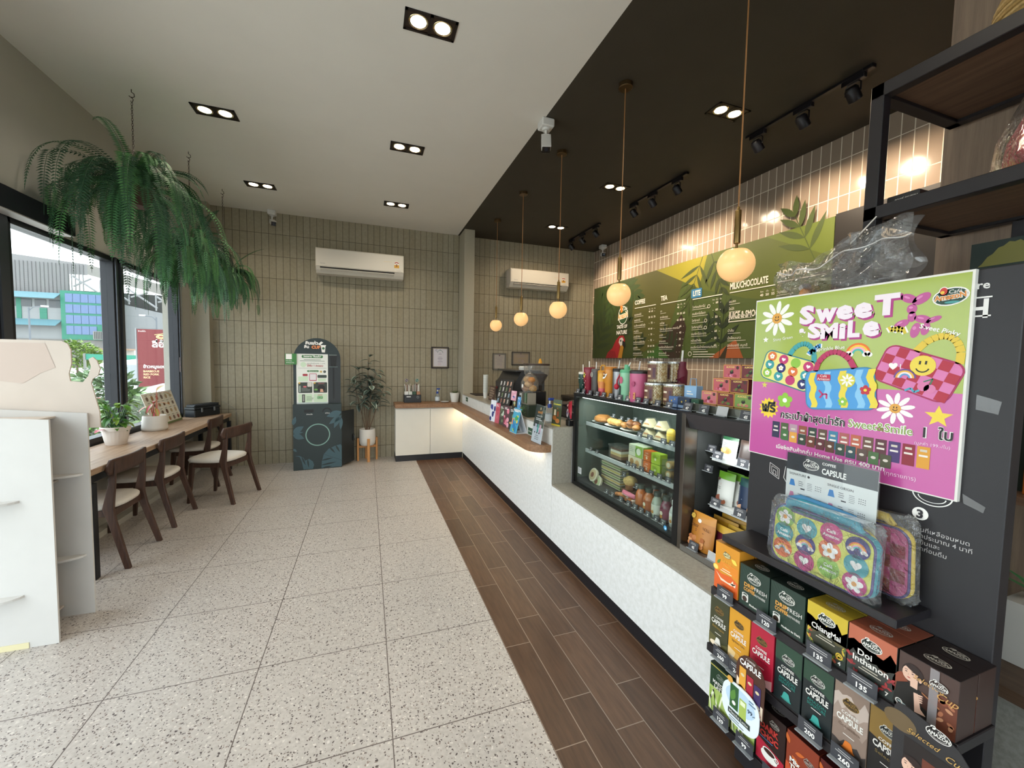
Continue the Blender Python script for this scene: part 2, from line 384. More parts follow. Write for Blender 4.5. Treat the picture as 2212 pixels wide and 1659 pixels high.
    def rainbow(s, x, y, r, L=1, cloud=True, cols=('#e8722c', '#f3c644', '#f0a9c0', '#48b5b0')):
        for k, h in enumerate(cols): s.ring(x, y, r * (1 - 0.17 * k), r * 0.17, c(h), L, 0, 180, 12)
        if cloud:
            for sx in (-1, 1):
                for dx, dy, q in ((-0.2, 0, 0.2), (0.2, 0, 0.2), (0, 0.1, 0.24)): s.disc(x + sx * r * 0.75 + dx * r, y + dy * r - 0.05 * r, q * r, WHITE, L + 0.4, n=10)
        return s
    def leaf(s, x, y, ln, wd, rot, mat, L=1, n=7):
        pts = []
        for sgn in (1, -1):
            rng = range(n + 1) if sgn == 1 else range(n - 1, 0, -1)
            for k in rng:
                t = k / n; w = wd * math.sin(PI * t ** 0.85) * 0.5 * sgn; a, b = t * ln, w
                pts.append((x + a * math.cos(rot) - b * math.sin(rot), y + a * math.sin(rot) + b * math.cos(rot)))
        return s.poly(pts, mat, L)
    def lines(s, x, y, w, n, gap, h, mat, L=2, seed=1, al='l'):
        """rows of fine print too small to read in the photograph"""
        rr = random.Random(seed)
        for k in range(n):
            q = w * rr.uniform(0.6, 1.0); x0 = x if al == 'l' else x - q / 2
            s.rect(x0, y - k * gap, x0 + q, y - k * gap + h, mat, L)
        return s
    def logo(s, x, y, r, a, b=None, L=2, plate=True, shear=0.0):
        """the oval coffee-shop emblem: parrot head, small word above, big word across"""
        b = b or c('#1c1a18')
        if plate:
            s.disc(x, y - r * 0.06, r * 1.0, a, L, ry=r * 0.62, n=28); s.disc(x, y - r * 0.06, r * 0.93, b, L + 0.3, ry=r * 0.55, n=28)
            s.poly([(x - r * 0.72, y + r * 0.22), (x - r * 0.62, y + r * 0.62), (x - r * 0.32, y + r * 0.72), (x - r * 0.1, y + r * 0.45), (x - r * 0.3, y + r * 0.2)], a, L)
            s.poly([(x - r * 0.62, y + r * 0.24), (x - r * 0.54, y + r * 0.54), (x - r * 0.34, y + r * 0.62), (x - r * 0.22, y + r * 0.44), (x - r * 0.32, y + r * 0.24)], b, L + 0.3)
            s.leaf(x - r * 0.5, y + r * 0.3, r * 0.4, r * 0.2, 0.7, a, L + 0.5)
        s.text('Café', x + r * 0.22, y + r * 0.16, r * 0.34, a, L=L + 0.6, bold=0.02, shear=0.2)
        s.text('AMAZON', x, y - r * 0.28, r * 0.52, a, L=L + 0.6, fit=r * 1.72, bold=0.03, shear=0.15, rot=0.04)
        s.ring(x, y - r * 0.06, r * 0.8, r * 0.05, a, L + 0.6, 215, 325, 10, ry=r * 0.46)
        return s
WHITE = c('#f4f2ee', 0.5); BLACK = c('#1b1a1b', 0.5); DARK = c('#2b2929', 0.55); GOLD = c('#b98b46', 0.4)
def tag(o, label, cat, group=None, kind=None):
    o['label'] = label; o['category'] = cat
    if group: o['group'] = group
    if kind: o['kind'] = kind
    return o
def struct(o, label=None):
    o['kind'] = 'structure'
    if label: o['label'] = label
    return o
def thing(name, label, cat, loc, group=None, rz=0):
    o = bpy.data.objects.new(name, None); COL.objects.link(o); o.location = loc; o.rotation_euler = (0, 0, rz); o.empty_display_size = 0.1
    return tag(o, label, cat, group)
def dup(root, loc, label, group=None, rz=None):
    r = root.copy(); COL.objects.link(r); r.location = loc
    if rz is not None: r.rotation_euler = (0, 0, rz)
    r['label'] = label
    if group: r['group'] = group
    for ch in list(root.children):
        a = ch.copy(); COL.objects.link(a); a.parent = r
        for g2 in list(ch.children): b = g2.copy(); COL.objects.link(b); b.parent = a
    return r
# ================================================================ the room
ZC = 3.522
M_WHITE = c('#e6e1d8', 0.75, noise=0.015, nscale=3); M_DARKC = c('#3a342a', 0.7, noise=0.05, nscale=6)
M_PAINT = c('#afaca2', 0.7, noise=0.02, nscale=5); M_OLIVEP = c('#a39c8a', 0.65, noise=0.02)
FRAME = c('#25262b', 0.4, 0.3); FRAME2 = c('#4a4d54', 0.35, 0.4)
GLASS = thin_glass('window_glass', (0.93, 0.96, 0.95, 1), 1.0)
XL, XR, YB, YF = -2.165, 3.88, 6.525, -2.6
m = MB(); m.box(XL, 0.694, YF, YB, -0.06, 0, terrazzo()); m.box(0.694, XR, YF, YB, -0.06, 0, plank_floor())
struct(m.build('floor'))
m = MB(); m.box(XL - 0.2, 1.376, YF, YB + 0.2, ZC, ZC + 0.1, M_WHITE); m.box(1.376, XR + 0.2, YF, YB + 0.2, ZC, ZC + 0.1, M_DARKC)
struct(m.build('ceiling'))
m = MB(); m.box(XL - 0.2, XR + 0.2, YB, YB + 0.2, -0.06, ZC, olive_tiles()); struct(m.build('wall_back'))
m = MB(); m.box(XR, XR + 0.2, YF, YB, -0.06, ZC, glossy_tiles()); struct(m.build('wall_right'))
# left wall: piers, lintel and dado round the glazing
m = MB(); P = M_PAINT
m.box(XL - 0.2, XL, YF, YB, 2.415, ZC, P); m.box(XL - 0.2, XL, 3.66, YB, -0.06, 0.74, P)
m.box(XL - 0.2, XL, 6.16, YB, 0.74, 2.415, P); m.box(XL - 0.2, XL, YF, -1.0, -0.06, 2.415, P)
m.box(XL, XL + 0.075, 3.45, 6.39, 0, 0.05, P)
struct(m.build('wall_left'))
m = MB(); m.box(XL, -1.955, 6.395, YB, 0, ZC, M_OLIVEP); struct(m.build('trim_1'))          # corner pilaster
m = MB(); m.box(1.402, 1.563, 6.155, YB, 0, ZC, M_OLIVEP, 0.004); struct(m.build('trim_2'))  # column between seating and bar
def window(n, y0, y1, z0=0.78, z1=2.415, w0=0.1, w1=0.1):
    f = MB(); x0, x1 = XL - 0.12, XL - 0.02
    f.box(x0, x1, y0, y0 + w0, z0, z1, FRAME, 0.004); f.box(x0, x1, y1 - w1, y1, z0, z1, FRAME, 0.004)
    f.box(x0, x1, y0, y1, z1 - 0.045, z1, FRAME, 0.004); f.box(x0, x1, y0, y1, z0 - 0.04, z0 + 0.03, FRAME, 0.004)
    f.box(x1, x1 + 0.012, y0 + w0 * 0.35, y0 + w0 * 0.75, z0, z1, FRAME2); f.box(x1, x1 + 0.012, y1 - w1 * 0.75, y1 - w1 * 0.35, z0, z1, FRAME2)
    o = struct(f.build('window_%d' % n))
    g = MB(); g.box(XL - 0.075, XL - 0.069, y0 + w0, y1 - w1, z0 + 0.03, z1 - 0.045, GLASS); g.build('pane', o)
    return o
window(1, 3.46, 4.83, w0=0.18, w1=0.06); window(2, 4.83, 6.16, w0=0.1, w1=0.07)
# sliding glass door further left, outside the frame except for its head box
f = MB(); x0, x1 = XL - 0.1, XL - 0.02
for a, b in ((-1.0, -0.92), (1.2, 1.3), (3.36, 3.46)): f.box(x0, x1, a, b, 0, 2.415, FRAME, 0.004)
f.box(x0, x1, -1.0, 3.46, 2.34, 2.415, FRAME, 0.004)
dr = struct(f.build('door_1')); g = MB(); g.box(XL - 0.065, XL - 0.057, -0.92, 3.36, 0.02, 2.34, GLASS); g.build('pane', dr)
m = MB(); m.box(XL + 0.002, XL + 0.10, -1.0, 4.04, 2.405, 2.545, c('#20222b', 0.45, 0.2), 0.004); m.box(XL + 0.004, XL + 0.098, -1.0, 4.03, 2.399, 2.405, c('#b9b5b2', 0.5))
tag(m.build('door_operator_box'), 'long black metal box above the sliding door and window, left wall', 'door operator')
# glazed shop front behind the photographer
m = MB(); m.box(XL - 0.2, XR + 0.2, YF - 0.15, YF, 2.75, ZC, P); m.box(XL - 0.2, XR + 0.2, YF - 0.15, YF, -0.06, 0.05, P); struct(m.build('wall_front'))
f = MB()
for k in range(6): x = XL + (XR - XL) * k / 5; f.box(x - 0.04, x + 0.04, YF - 0.1, YF - 0.02, 0.05, 2.75, FRAME)
sf = struct(f.build('window_3')); g = MB(); g.box(XL, XR, YF - 0.065, YF - 0.057, 0.05, 2.75, GLASS); g.build('pane', sf)
# wood-clad partition on the right, its left edge closing the tiled wall
m = MB(); m.box(2.2, 2.32, -2.5, 1.008, 0, ZC, wood('taupe_wood_cladding', '#7d6a5c', '#98836f', 'Z', 1.0, 0.55)); struct(m.build('wall_partition'))
light('front_daylight', 'AREA', (0.86, YF - 0.2, 1.4), 1, size=6.0, size_y=2.7, rot=(PI / 2, 0, PI), portal=True)
light('window_daylight', 'AREA', (XL - 0.25, 4.81, 1.6), 1, size=2.7, size_y=1.6, rot=(0, -PI / 2, 0), portal=True)
# ================================================================ ceiling and wall fixtures
BRASS = c('#8c7246', 0.32, 0.9); BRASSD = c('#5d4a30', 0.4, 0.8); ACW = c('#d9d2c6', 0.4); CAMW = c('#d8d6d2', 0.45)
WARM = (1.0, 0.89, 0.72)
LAMP = c('#fff0cf', 0.5, emit=9.0)
E_DOWN = 6.0; E_TRACK = 34.0
def downlight(x, y, label, group, dark=False, watts=1.0):
    t = thing('recessed_downlight', label, 'ceiling light', (x, y, ZC), group)
    fr = c('#241a15', 0.45, 0.2)
    m = MB(); w, d = 0.153, 0.079
    for a in ((-w, w, -d, -d + 0.016), (-w, w, d - 0.016, d), (-w, -w + 0.016, -d, d), (w - 0.016, w, -d, d), (-0.009, 0.009, -d, d)):
        m.box(x + a[0], x + a[1], y + a[2], y + a[3], ZC - 0.007, ZC + 0.0, fr)
    m.box(x - w + 0.004, x + w - 0.004, y - d + 0.004, y + d - 0.004, ZC - 0.0025, ZC - 0.0015, c('#3a2a20', 0.4, 0.3))
    m.build('frame', t)
    for s in (-1, 1):
        q = MB(); M = T(x + s * 0.071, y, ZC)
        q.lathe([(0.058, -0.004), (0.056, -0.006), (0.05, -0.004), (0.046, -0.0028)], c('#d8c6a0', 0.15, 0.9), 24, M, cap=False); o = q.build('reflector', t)
        q = MB(); q.lathe([(0.0, -0.0045), (0.046, -0.0032), (0.046, -0.003)], LAMP, 20, M); q.build('bulb', t)
        light('downlight_beam', 'SPOT', (x + s * 0.071, y, ZC - 0.012), E_DOWN * (3.5 if dark else 2.0), WARM if not dark else (1.0, 0.80, 0.56), size=0.045, rot=(0, 0, 0), parent=t, spot=164 if dark else 140)
g1 = 'twin recessed downlights in the white ceiling'
for x, y, lb in ((0.361, 2.555, 'large twin downlight in the white ceiling, nearest the top edge of the photo'), (-1.165, 4.057, 'twin downlight in white ceiling beside the nearest hanging fern hook'),
                 (0.361, 4.057, 'twin downlight in the middle of the white ceiling, second of its line'), (-1.165, 5.556, 'twin downlight in white ceiling just in front of the far left camera'),
                 (0.361, 5.556, 'small twin downlight in white ceiling farthest back, above the wide air conditioner')):
    downlight(x, y, lb, g1)
g2 = 'twin recessed downlights in the dark ceiling'
for x, y, lb in ((2.68, 2.55, 'twin downlight in the dark ceiling by the nearest pendant cord'), (2.66, 4.06, 'twin downlight in the dark ceiling beside the middle track light'),
                 (2.65, 5.556, 'small twin downlight in dark ceiling beside the farthest track light')):
    downlight(x, y, lb, g2, True)
# the same fixtures run on overhead, just outside the photograph
for x in (-1.165, 0.361): downlight(x, 1.05, 'twin downlight in the white ceiling above the entrance, out of view', g1)
downlight(2.68, 1.05, 'twin downlight in the dark ceiling above the rack, out of view', g2, True)
def pendant(x, y, label):
    t = thing('pendant_lamp', label, 'pendant lamp', (x, y, ZC), 'globe pendants over the counter')
    m = MB(); m.lathe([(0.0, -0.032), (0.046, -0.032), (0.05, -0.028), (0.05, 0.0)], BRASSD, 24, T(x, y, ZC)); m.build('canopy', t)
    m = MB(); m.cyl(0.0035, 2.30, ZC - 0.03, c('#9a6a3c', 0.55), 8, T(x, y, 0)); m.build('cord', t)
    m = MB(); m.lathe([(0.004, 2.322), (0.007, 2.318), (0.007, 2.307), (0.0145, 2.302), (0.0155, 2.297), (0.0155, 2.146), (0.0145, 2.141), (0.006, 2.139), (0.006, 2.112)][::-1], BRASS, 20, T(x, y, 0)); m.build('stem', t)
    R = 0.086; z = 2.036; pr = [(R * math.sin(a), z - R * math.cos(a)) for a in [PI * k / 20 for k in range(0, 17)]]
    m = MB(); m.lathe(pr + [(0.0, pr[-1][1] + 0.002)], c('#f0bd80', 0.3, emit=0.45, spec=0.5), 32, T(x, y, 0)); m.build('globe', t)
    return t
for y, lb in ((1.565, 'largest pendant globe, nearest, in front of the menu board at right'), (2.57, 'second pendant globe from the right, over the parrot emblem on the menu'),
              (3.575, 'third pendant globe, in front of the small air conditioner corner'), (4.58, 'fourth pendant globe, left of the small air conditioner, between two others'),
              (5.588, 'smallest pendant globe, farthest back beside the tall column')):
    pendant(1.744, y, lb)
def track(x, y0, y1, heads, label):
    t = thing('track_light', label, 'track light', (x, (y0 + y1) / 2, ZC), 'black track lights in the dark ceiling')
    B = c('#17151a', 0.4, 0.3)
    m = MB(); m.box(x - 0.017, x + 0.017, y0, y1, ZC - 0.02, ZC, B, 0.002); m.box(x - 0.02, x + 0.02, y0 - 0.01, y0 + 0.05, ZC - 0.026, ZC, B, 0.003); m.build('rail', t)
    for y in heads:
        m = MB(); m.box(x - 0.018, x + 0.018, y - 0.07, y + 0.07, ZC - 0.055, ZC - 0.018, B, 0.003)
        M = T(x, y, ZC - 0.125, 0, 0, math.radians(-42))
        m.lathe([(0.036, -0.05), (0.04, -0.046), (0.04, 0.03), (0.03, 0.045), (0.0, 0.047)], B, 20, M); m.lathe([(0.0, -0.035), (0.033, -0.036)], c('#ffe9c4', 0.3, emit=4.0), 16, M)
        h = m.build('spotlight', t); light('spot_beam', 'SPOT', (x + 0.03, y, ZC - 0.172), E_TRACK, (1.0, 0.80, 0.58), size=0.03, rot=(0, math.radians(-42), 0), parent=t, spot=95)
        m = MB(); m.tube([(x, y - 0.046, ZC - 0.125), (x, y - 0.046, ZC - 0.07), (x, y - 0.03, ZC - 0.056), (x, y + 0.03, ZC - 0.056), (x, y + 0.046, ZC - 0.07), (x, y + 0.046, ZC - 0.125)], 0.005, B, 6); m.build('bracket', h)
track(3.13, 1.82, 2.76, (1.93, 2.27, 2.65), 'largest black track light with three spots, nearest, upper right')
track(3.13, 3.46, 4.42, (3.60, 4.0, 4.35), 'middle black track light with three spots on the dark ceiling')
track(3.13, 5.14, 6.05, (5.24, 5.63, 5.98), 'farthest and smallest black track light with three spots, near the bar corner')
def camera_fix(x, y, z, az, label, wall=False, tilt=25, s=1.0):
    t = thing('security_camera', label, 'security camera', (x, y, z), 'white bullet security cameras')
    m = MB(); m.box(x - 0.05 * s, x + 0.05 * s, y - 0.05 * s, y + 0.05 * s, z - 0.06 * s, z, CAMW, 0.008); m.build('junction_box', t)
    m = MB(); m.lathe([(0.028, -0.075), (0.03, -0.06), (0.02, -0.058)], CAMW, 16, T(x, y, z, s=s)); m.tube([(x, y, z - 0.07 * s), (x, y, z - 0.12 * s), (x + 0.02 * math.cos(az), y + 0.02 * math.sin(az), z - 0.15 * s)], 0.011 * s, CAMW); m.build('arm', t)
    M = T(x + 0.025 * math.cos(az), y + 0.025 * math.sin(az), z - 0.165 * s, az, 0, math.radians(tilt), s)
    m = MB(); m.box(-0.06, 0.085, -0.033, 0.033, -0.03, 0.03, CAMW, 0.012, M); m.box(-0.04, 0.10, -0.036, 0.036, 0.028, 0.034, CAMW, 0.003, M); b = m.build('camera_body', t)
    m = MB(); m.box(0.085, 0.088, -0.03, 0.03, -0.027, 0.027, c('#141416', 0.15), 0.001, M); m.lathe([(0.0, 0.004), (0.014, 0.003), (0.016, 0.0)], c('#3a3e48', 0.1, 0.5), 16, M @ T(0.087, 0, 0, 0, 0, PI / 2)); m.build('lens', b)
camera_fix(1.40, 3.18, ZC, -PI / 2 - 0.35, 'white camera hanging at the edge between the white and dark ceilings', tilt=62, s=1.1)
camera_fix(-1.22, 6.44, ZC, -PI / 2 + 0.35, 'small white camera at the far left, above the stack-tiled wall', tilt=25)
camera_fix(3.78, 6.08, ZC, -PI / 2 - 0.4, 'white camera in the far bar corner beside the glossy tiles', tilt=15)
def aircon(x0, x1, z0, z1, yf, label, flapdark=True, sidec='#c9cbd0'):
    t = thing('air_conditioner', label, 'air conditioner', ((x0 + x1) / 2, YB, z0), 'wall-mounted split air conditioners')
    d = YB - yf; h = z1 - z0
    prof = [(YB, z0 + 0.02), (YB, z1), (yf + 0.02, z1), (yf + 0.004, z1 - 0.015), (yf, z0 + h * 0.27), (yf + 0.03, z0 + 0.05), (yf + 0.07, z0 + 0.005), (YB - 0.03, z0)]
    m = MB(); vs = [(x0, a, b) for a, b in prof] + [(x1, a, b) for a, b in prof]; n = len(prof)
    m.add(vs, [tuple(range(n)), tuple(range(2 * n - 1, n - 1, -1))] + [(i, n + i, n + (i + 1) % n, (i + 1) % n) for i in range(n)], ACW)
    m.box(x0 + 0.01, x1 - 0.01, yf - 0.004, yf + 0.004, z0 + h * 0.27, z1 - 0.012, ACW, 0.003)
    A = Art(m, (x0, yf - 0.0042, z0), (1, 0, 0), (0, 0, 1)); w = x1 - x0
    A.disc(w - 0.10, h * 0.60, 0.035, c('#e9e4da'), 1, ry=0.045); A.ring(w - 0.10, h * 0.60, 0.033, 0.012, c('#b0392f'), 2, 20, 160); A.rect(w - 0.135, h * 0.44, w - 0.065, h * 0.57, c('#d8a23c'), 2); A.text('5', w - 0.10, h * 0.5, 0.05, c('#7a2b22'), L=3, bold=0.03)
    A.text('Carrier', 0.09, h * 0.36, 0.022, c('#8b8a92'), L=2); A.text('Inverter', w - 0.07, h * 0.31, 0.018, c('#8b8a92'), L=2)
    A.rect(w - 0.28, h * 0.67, w - 0.17, h * 0.68, c('#e3c68f'), 2)
    m.build('casing', t)
    m = MB(); a, b = x0 + 0.055, x1 - 0.13
    m.add([(a, yf + 0.0015, z0 + h * 0.245), (b, yf + 0.0015, z0 + h * 0.245), (b, yf + 0.024, z0 + 0.062), (a, yf + 0.024, z0 + 0.062)], [(0, 1, 2, 3)], c('#2a2628', 0.6)); m.build('outlet', t)
    m = MB(); M = T(0, yf + 0.022, z0 + 0.05, 0, math.radians(-32)); m.box(a + 0.005, b - 0.005, -0.028, 0.028, -0.004, 0.004, ACW, 0.003, M); m.build('louver', t)
aircon(-0.672, 0.515, 2.715, 3.062, 6.30, 'wide white air conditioner on the olive wall left of the column')
aircon(2.205, 3.262, 2.742, 3.046, 6.30, 'white air conditioner in the bar recess behind the pendant globes')
# ================================================================ window bar, chairs, plants
OAK = wood('light_walnut_top', '#8a6f58', '#b49a82', 'Y', 1.0, 0.5); WALNUT = wood('dark_walnut', '#37261f', '#533a2e', 'Z', 1.2, 0.45)
STEEL = c('#1c1e22', 0.45, 0.4); LINEN = c('#cfcac2', 0.9, noise=0.06, nscale=160, bump=0.15)
t = thing('window_bar_table', 'long narrow wood-topped bar table under the left windows', 'table', (-1.94, 4.9, 0))
m = MB(); m.box(-2.163, -1.728, 3.40, 6.39, 0.715, 0.757, OAK, 0.004); m.build('table_top', t)
m = MB()
for x in (-2.07, -1.775): m.box(x - 0.025, x + 0.025, 3.43, 6.36, 0.655, 0.715, STEEL, 0.003)
for y in (3.43, 4.85, 6.31): m.box(-2.07, -1.775, y, y + 0.05, 0.665, 0.715, STEEL)
m.build('apron', t)
for y in (3.43, 6.31):
    for x in (-2.065, -1.745): m = MB(); m.box(x - 0.02, x + 0.02, y, y + 0.05, 0.052 if x < -2 else 0, 0.66, STEEL, 0.003); m.build('leg', t)
    m = MB(); m.box(-2.06, -1.75, y + 0.01, y + 0.045, 0.06, 0.10, STEEL); m.build('stretcher', t)
m = MB(); m.tube([(-1.775, 6.33, 0.66), (-1.775, 5.85, 0.66)], 0.012, STEEL, 4); m.tube([(-1.775, 6.31, 0.35), (-1.775, 5.98, 0.66)], 0.013, STEEL, 4); m.build('brace', t)

def slab_strip(m, pts, w, th, mat):
    """tapering flat bar through points (centre line in the local x-z plane), y given per point"""
    rings = []
    for i, (x, y, z) in enumerate(pts):
        ww = w[i] if isinstance(w, (list, tuple)) else w; tt = th[i] if isinstance(th, (list, tuple)) else th
        rings.append([(x - ww / 2, y - tt / 2, z), (x + ww / 2, y - tt / 2, z), (x + ww / 2, y + tt / 2, z), (x - ww / 2, y + tt / 2, z)])
    m.loft(rings, mat, smooth=False)
def make_chair(label):
    t = thing('cafe_chair', label, 'chair', (0, 0, 0), 'dark walnut chairs with pale seats')
    m = MB(); rings = []
    def outline(k, z):
        p = []
        for i in range(28):
            a = 2 * PI * i / 28; ca, sa = math.cos(a), math.sin(a); e = 0.62
            x = 0.035 + 0.225 * k * math.copysign(abs(ca) ** e, ca); y = (0.232 + 0.012 * ca) * k * math.copysign(abs(sa) ** e, sa); p.append((x, y, z))
        return p
    m.loft([outline(0.90, 0.424), outline(0.985, 0.432), outline(1.0, 0.45), outline(0.96, 0.463), outline(0.8, 0.472), outline(0.4, 0.475), outline(0.05, 0.475)], LINEN); m.build('seat', t, sharp=60)
    m = MB()
    def fr(u, v):
        y = (u - 0.5) * 0.51; yy = abs(u - 0.5) * 2; r = 1.0
        h = 0.056 * min(1, math.sqrt(max(0.0, 1 - max(0, (yy - 0.86) / 0.14) ** 2)) * 0.75 + 0.25)
        return -0.197 + 0.036 * yy ** 2 - 0.012 * (v - 0.5), y, 0.735 + (v - 0.5) * 2 * h
    m.grid(fr, 24, 6, WALNUT); m.build('backrest', t, solid=0.019)
    for s in (-1, 1):
        m = MB(); slab_strip(m, [(-0.252, s * 0.232, 0), (-0.165, s * 0.214, 0.34), (-0.142, s * 0.21, 0.44), (-0.165, s * 0.206, 0.60), (-0.178, s * 0.20, 0.775)], [0.034, 0.046, 0.062, 0.04, 0.026], [0.03, 0.03, 0.03, 0.026, 0.022], WALNUT); m.build('leg', t, bevel=0.004)
        m = MB(); slab_strip(m, [(0.215, s * 0.20, 0), (0.18, s * 0.185, 0.42)], [0.028, 0.046], [0.026, 0.036], WALNUT); m.build('leg', t, bevel=0.004)
    m = MB()
    for s in (-1, 1): m.box(-0.15, 0.185, s * 0.188 - 0.01, s * 0.188 + 0.01, 0.375, 0.424, WALNUT)
    m.box(0.155, 0.178, -0.19, 0.19, 0.375, 0.424, WALNUT); m.box(-0.155, -0.135, -0.2, 0.2, 0.365, 0.418, WALNUT); m.build('seat_frame', t, bevel=0.003)
    return t
ch = make_chair('dark walnut chair with pale seat, nearest, partly behind the white cardboard stand')
ch.location = (-1.865, 3.80, 0); ch.rotation_euler = (0, 0, PI)
dup(ch, (-1.865, 4.54, 0), 'second dark walnut chair tucked at the window table, beside the ribbed pot')
dup(ch, (-1.475, 5.108, 0), 'dark walnut chair pulled out and turned away from the window table', rz=math.radians(163))
dup(ch, (-1.895, 5.77, 0), 'dark walnut chair at the far end of the window table, mostly hidden', rz=PI)

def leaf3(m, p, d, up, ln, wd, mats, curl=0.5, fold=0.25, n=5, pet=0.0):
    """one arched leaf blade: base p, heading d, 4 strips across (edge, inner, inner, edge)"""
    p = Vector(p); d = Vector(d).normalized(); up = Vector(up); side = d.cross(up)
    if side.length < 1e-3: side = d.cross(Vector((1, 0, 0)))
    side.normalize(); up = side.cross(d).normalized(); rows = []
    for k in range(n + 1):
        u = k / n; w = wd * 0.5 * (math.sin(PI * min(1, u * 0.96 + 0.02)) ** 0.75) * (1 - 0.25 * u)
        a = curl * u * 1.3; q = p + d * (ln * math.sin(a) / max(a, 1e-3) * u if a > 1e-3 else ln * u) - up * (ln * u * (1 - math.cos(a)) / max(a, 1e-3) if a > 1e-3 else 0)
        rows.append([q + side * (w * f) + up * (abs(f) * w * fold) for f in (-1, -0.55, 0, 0.55, 1)])
    for j, mt in enumerate((mats[1], mats[0], mats[0], mats[1])):
        vs = []; fs = []
        for r in rows: vs += [r[j], r[j + 1]]
        for k in range(n): fs.append((2 * k, 2 * k + 1, 2 * k + 3, 2 * k + 2))
        m.add(vs, fs, mt, True)
def fern(x, y, zpot, label, seed, nf, lmax, group='hanging ferns by the window'):
    rr = random.Random(seed); t = thing('hanging_fern', label, 'hanging plant', (x, y, zpot), group)
    G = [c('#2c5a34', 0.6), c('#3a6d3c', 0.6), c('#254b30', 0.6), c('#4b7f46', 0.6)]; IRON = c('#3a2c26', 0.6, 0.3)
    m = MB(); m.lathe([(0.075, 0), (0.1, 0.06), (0.115, 0.12), (0.122, 0.125), (0.122, 0.14), (0.11, 0.14), (0.105, 0.11), (0, 0.11)], c('#4a3129', 0.8), 20, T(x, y, zpot)); m.build('pot', t)
    m = MB(); top = zpot + 0.42
    for k in range(3): a = 2 * PI * k / 3 + 0.4; m.tube([(x + 0.118 * math.cos(a), y + 0.118 * math.sin(a), zpot + 0.13), (x, y, top)], 0.003, IRON, 5)
    z = top; k = 0
    while z < ZC - 0.1:
        ax = k % 2; pts = [(x + (0.0055 * math.cos(a) if ax else 0), y + (0 if ax else 0.0055 * math.cos(a)), z + 0.012 + 0.012 * math.sin(a)) for a in [2 * PI * i / 8 for i in range(8)]]
        m.tube(pts, 0.0017, IRON, 4, closed=True); z += 0.019; k += 1
    m.build('chain', t)
    m = MB(); m.tube([(x, y, ZC), (x, y, ZC - 0.02), (x + 0.015, y, ZC - 0.03), (x + 0.018, y, ZC - 0.05), (x, y, ZC - 0.062), (x - 0.016, y, ZC - 0.05)], 0.003, IRON, 6); m.tube([(x, y, ZC - 0.055), (x + 0.01, y, ZC - 0.075), (x, y, ZC - 0.10), (x - 0.006, y, ZC - 0.085)], 0.0028, IRON, 6); m.build('hook', t)
    m = MB()
    for i in range(nf):
        az = rr.uniform(0, 2 * PI); el = rr.uniform(0.1, 1.35); L = lmax * rr.uniform(0.55, 1.0) * (0.8 if el > 1.1 else 1.0); ns = 46
        d = Vector((math.cos(az) * math.cos(el), math.sin(az) * math.cos(el), math.sin(el))); p = Vector((x + 0.05 * math.cos(az), y + 0.05 * math.sin(az), zpot + 0.12)); ds = L / ns
        g = rr.uniform(2.6, 4.6) / (L * 1.0); sway = rr.uniform(-0.4, 0.4); mt = G[rr.randrange(4)]; pts = []
        for k in range(ns + 1):
            pts.append(p.copy()); u = k / ns
            h = Vector((d.x, d.y, 0)); d = d + Vector((-d.y * sway, d.x * sway, 0)) * ds + Vector((0, 0, -g * ds))
            if u > 0.45: d = Vector((d.x * 0.93, d.y * 0.93, d.z))
            d.normalize(); p = p + d * ds
            if p.x < XL + 0.115: p.x = XL + 0.115
            if p.z > ZC - 0.05: p.z = ZC - 0.05
        m.tube(pts[::5] + [pts[-1]], [0.0016] * (len(pts[::5])) + [0.0005], G[2], 3, smooth=False)
        vs = []; fs = []
        for k in range(3, ns):
            u = k / ns; dd = (pts[k + 1] - pts[k - 1]).normalized(); sd = dd.cross(Vector((0, 0, 1)))
            if sd.length < 0.05: sd = Vector((-math.sin(az), math.cos(az), 0))
            sd.normalize(); sd = (sd * math.cos(sway) + Vector((math.cos(az), math.sin(az), 0)) * 0.25 * math.sin(sway * 9)).normalized()
            l = 0.05 * (math.sin(PI * min(1, 0.12 + u * 0.9)) ** 0.6) * rr.uniform(0.85, 1.1); w = 0.0062
            for s in (-1, 1):
                tip = pts[k] + sd * (s * l) + dd * (0.35 * l) + Vector((0, 0, -0.15 * l)); mid = pts[k] + sd * (s * l * 0.45) + dd * (0.1 * l); b = len(vs)
                vs += [pts[k], mid + dd * w, tip, mid - dd * w]; fs.append((b, b + 1, b + 2, b + 3))
        m.add(vs, fs, mt)
    m.build('fronds', t)
fern(-1.667, 3.96, 2.66, 'big hanging fern nearest the camera, in front of the left window', 3, 105, 1.0)
fern(-1.645, 4.93, 2.44, 'hanging fern in the middle of the three window ferns', 5, 95, 0.85)
fern(-1.63, 5.86, 2.36, 'hanging fern at the far end, in front of the tiled back wall', 8, 80, 0.72)

# potted plants on the bar table
t = thing('potted_plant', 'bushy green plant in a white ribbed pot on the window table', 'potted plant', (-2.03, 4.375, 0.757))
m = MB(); pr = [(0.0, 0.0), (0.066, 0.0), (0.07, 0.01), (0.088, 0.115), (0.088, 0.12), (0.097, 0.122), (0.099, 0.152), (0.093, 0.156), (0.088, 0.15), (0.085, 0.135), (0.0, 0.135)]
n = 60; vs = []; fs = []
for r, z in pr:
    for i in range(n):
        a = 2 * PI * i / n; k = 1 + (0.028 * math.cos(a * 20) if 0.012 < z < 0.118 and r > 0.06 else 0); vs.append((-2.03 + r * k * math.cos(a), 4.375 + r * k * math.sin(a), 0.757 + z))
for k in range(len(pr) - 1):
    for i in range(n): j = (i + 1) % n; fs.append((k * n + i, k * n + j, (k + 1) * n + j, (k + 1) * n + i))
m.add(vs, fs, c('#ded6cf', 0.5), True); m.build('pot', t)
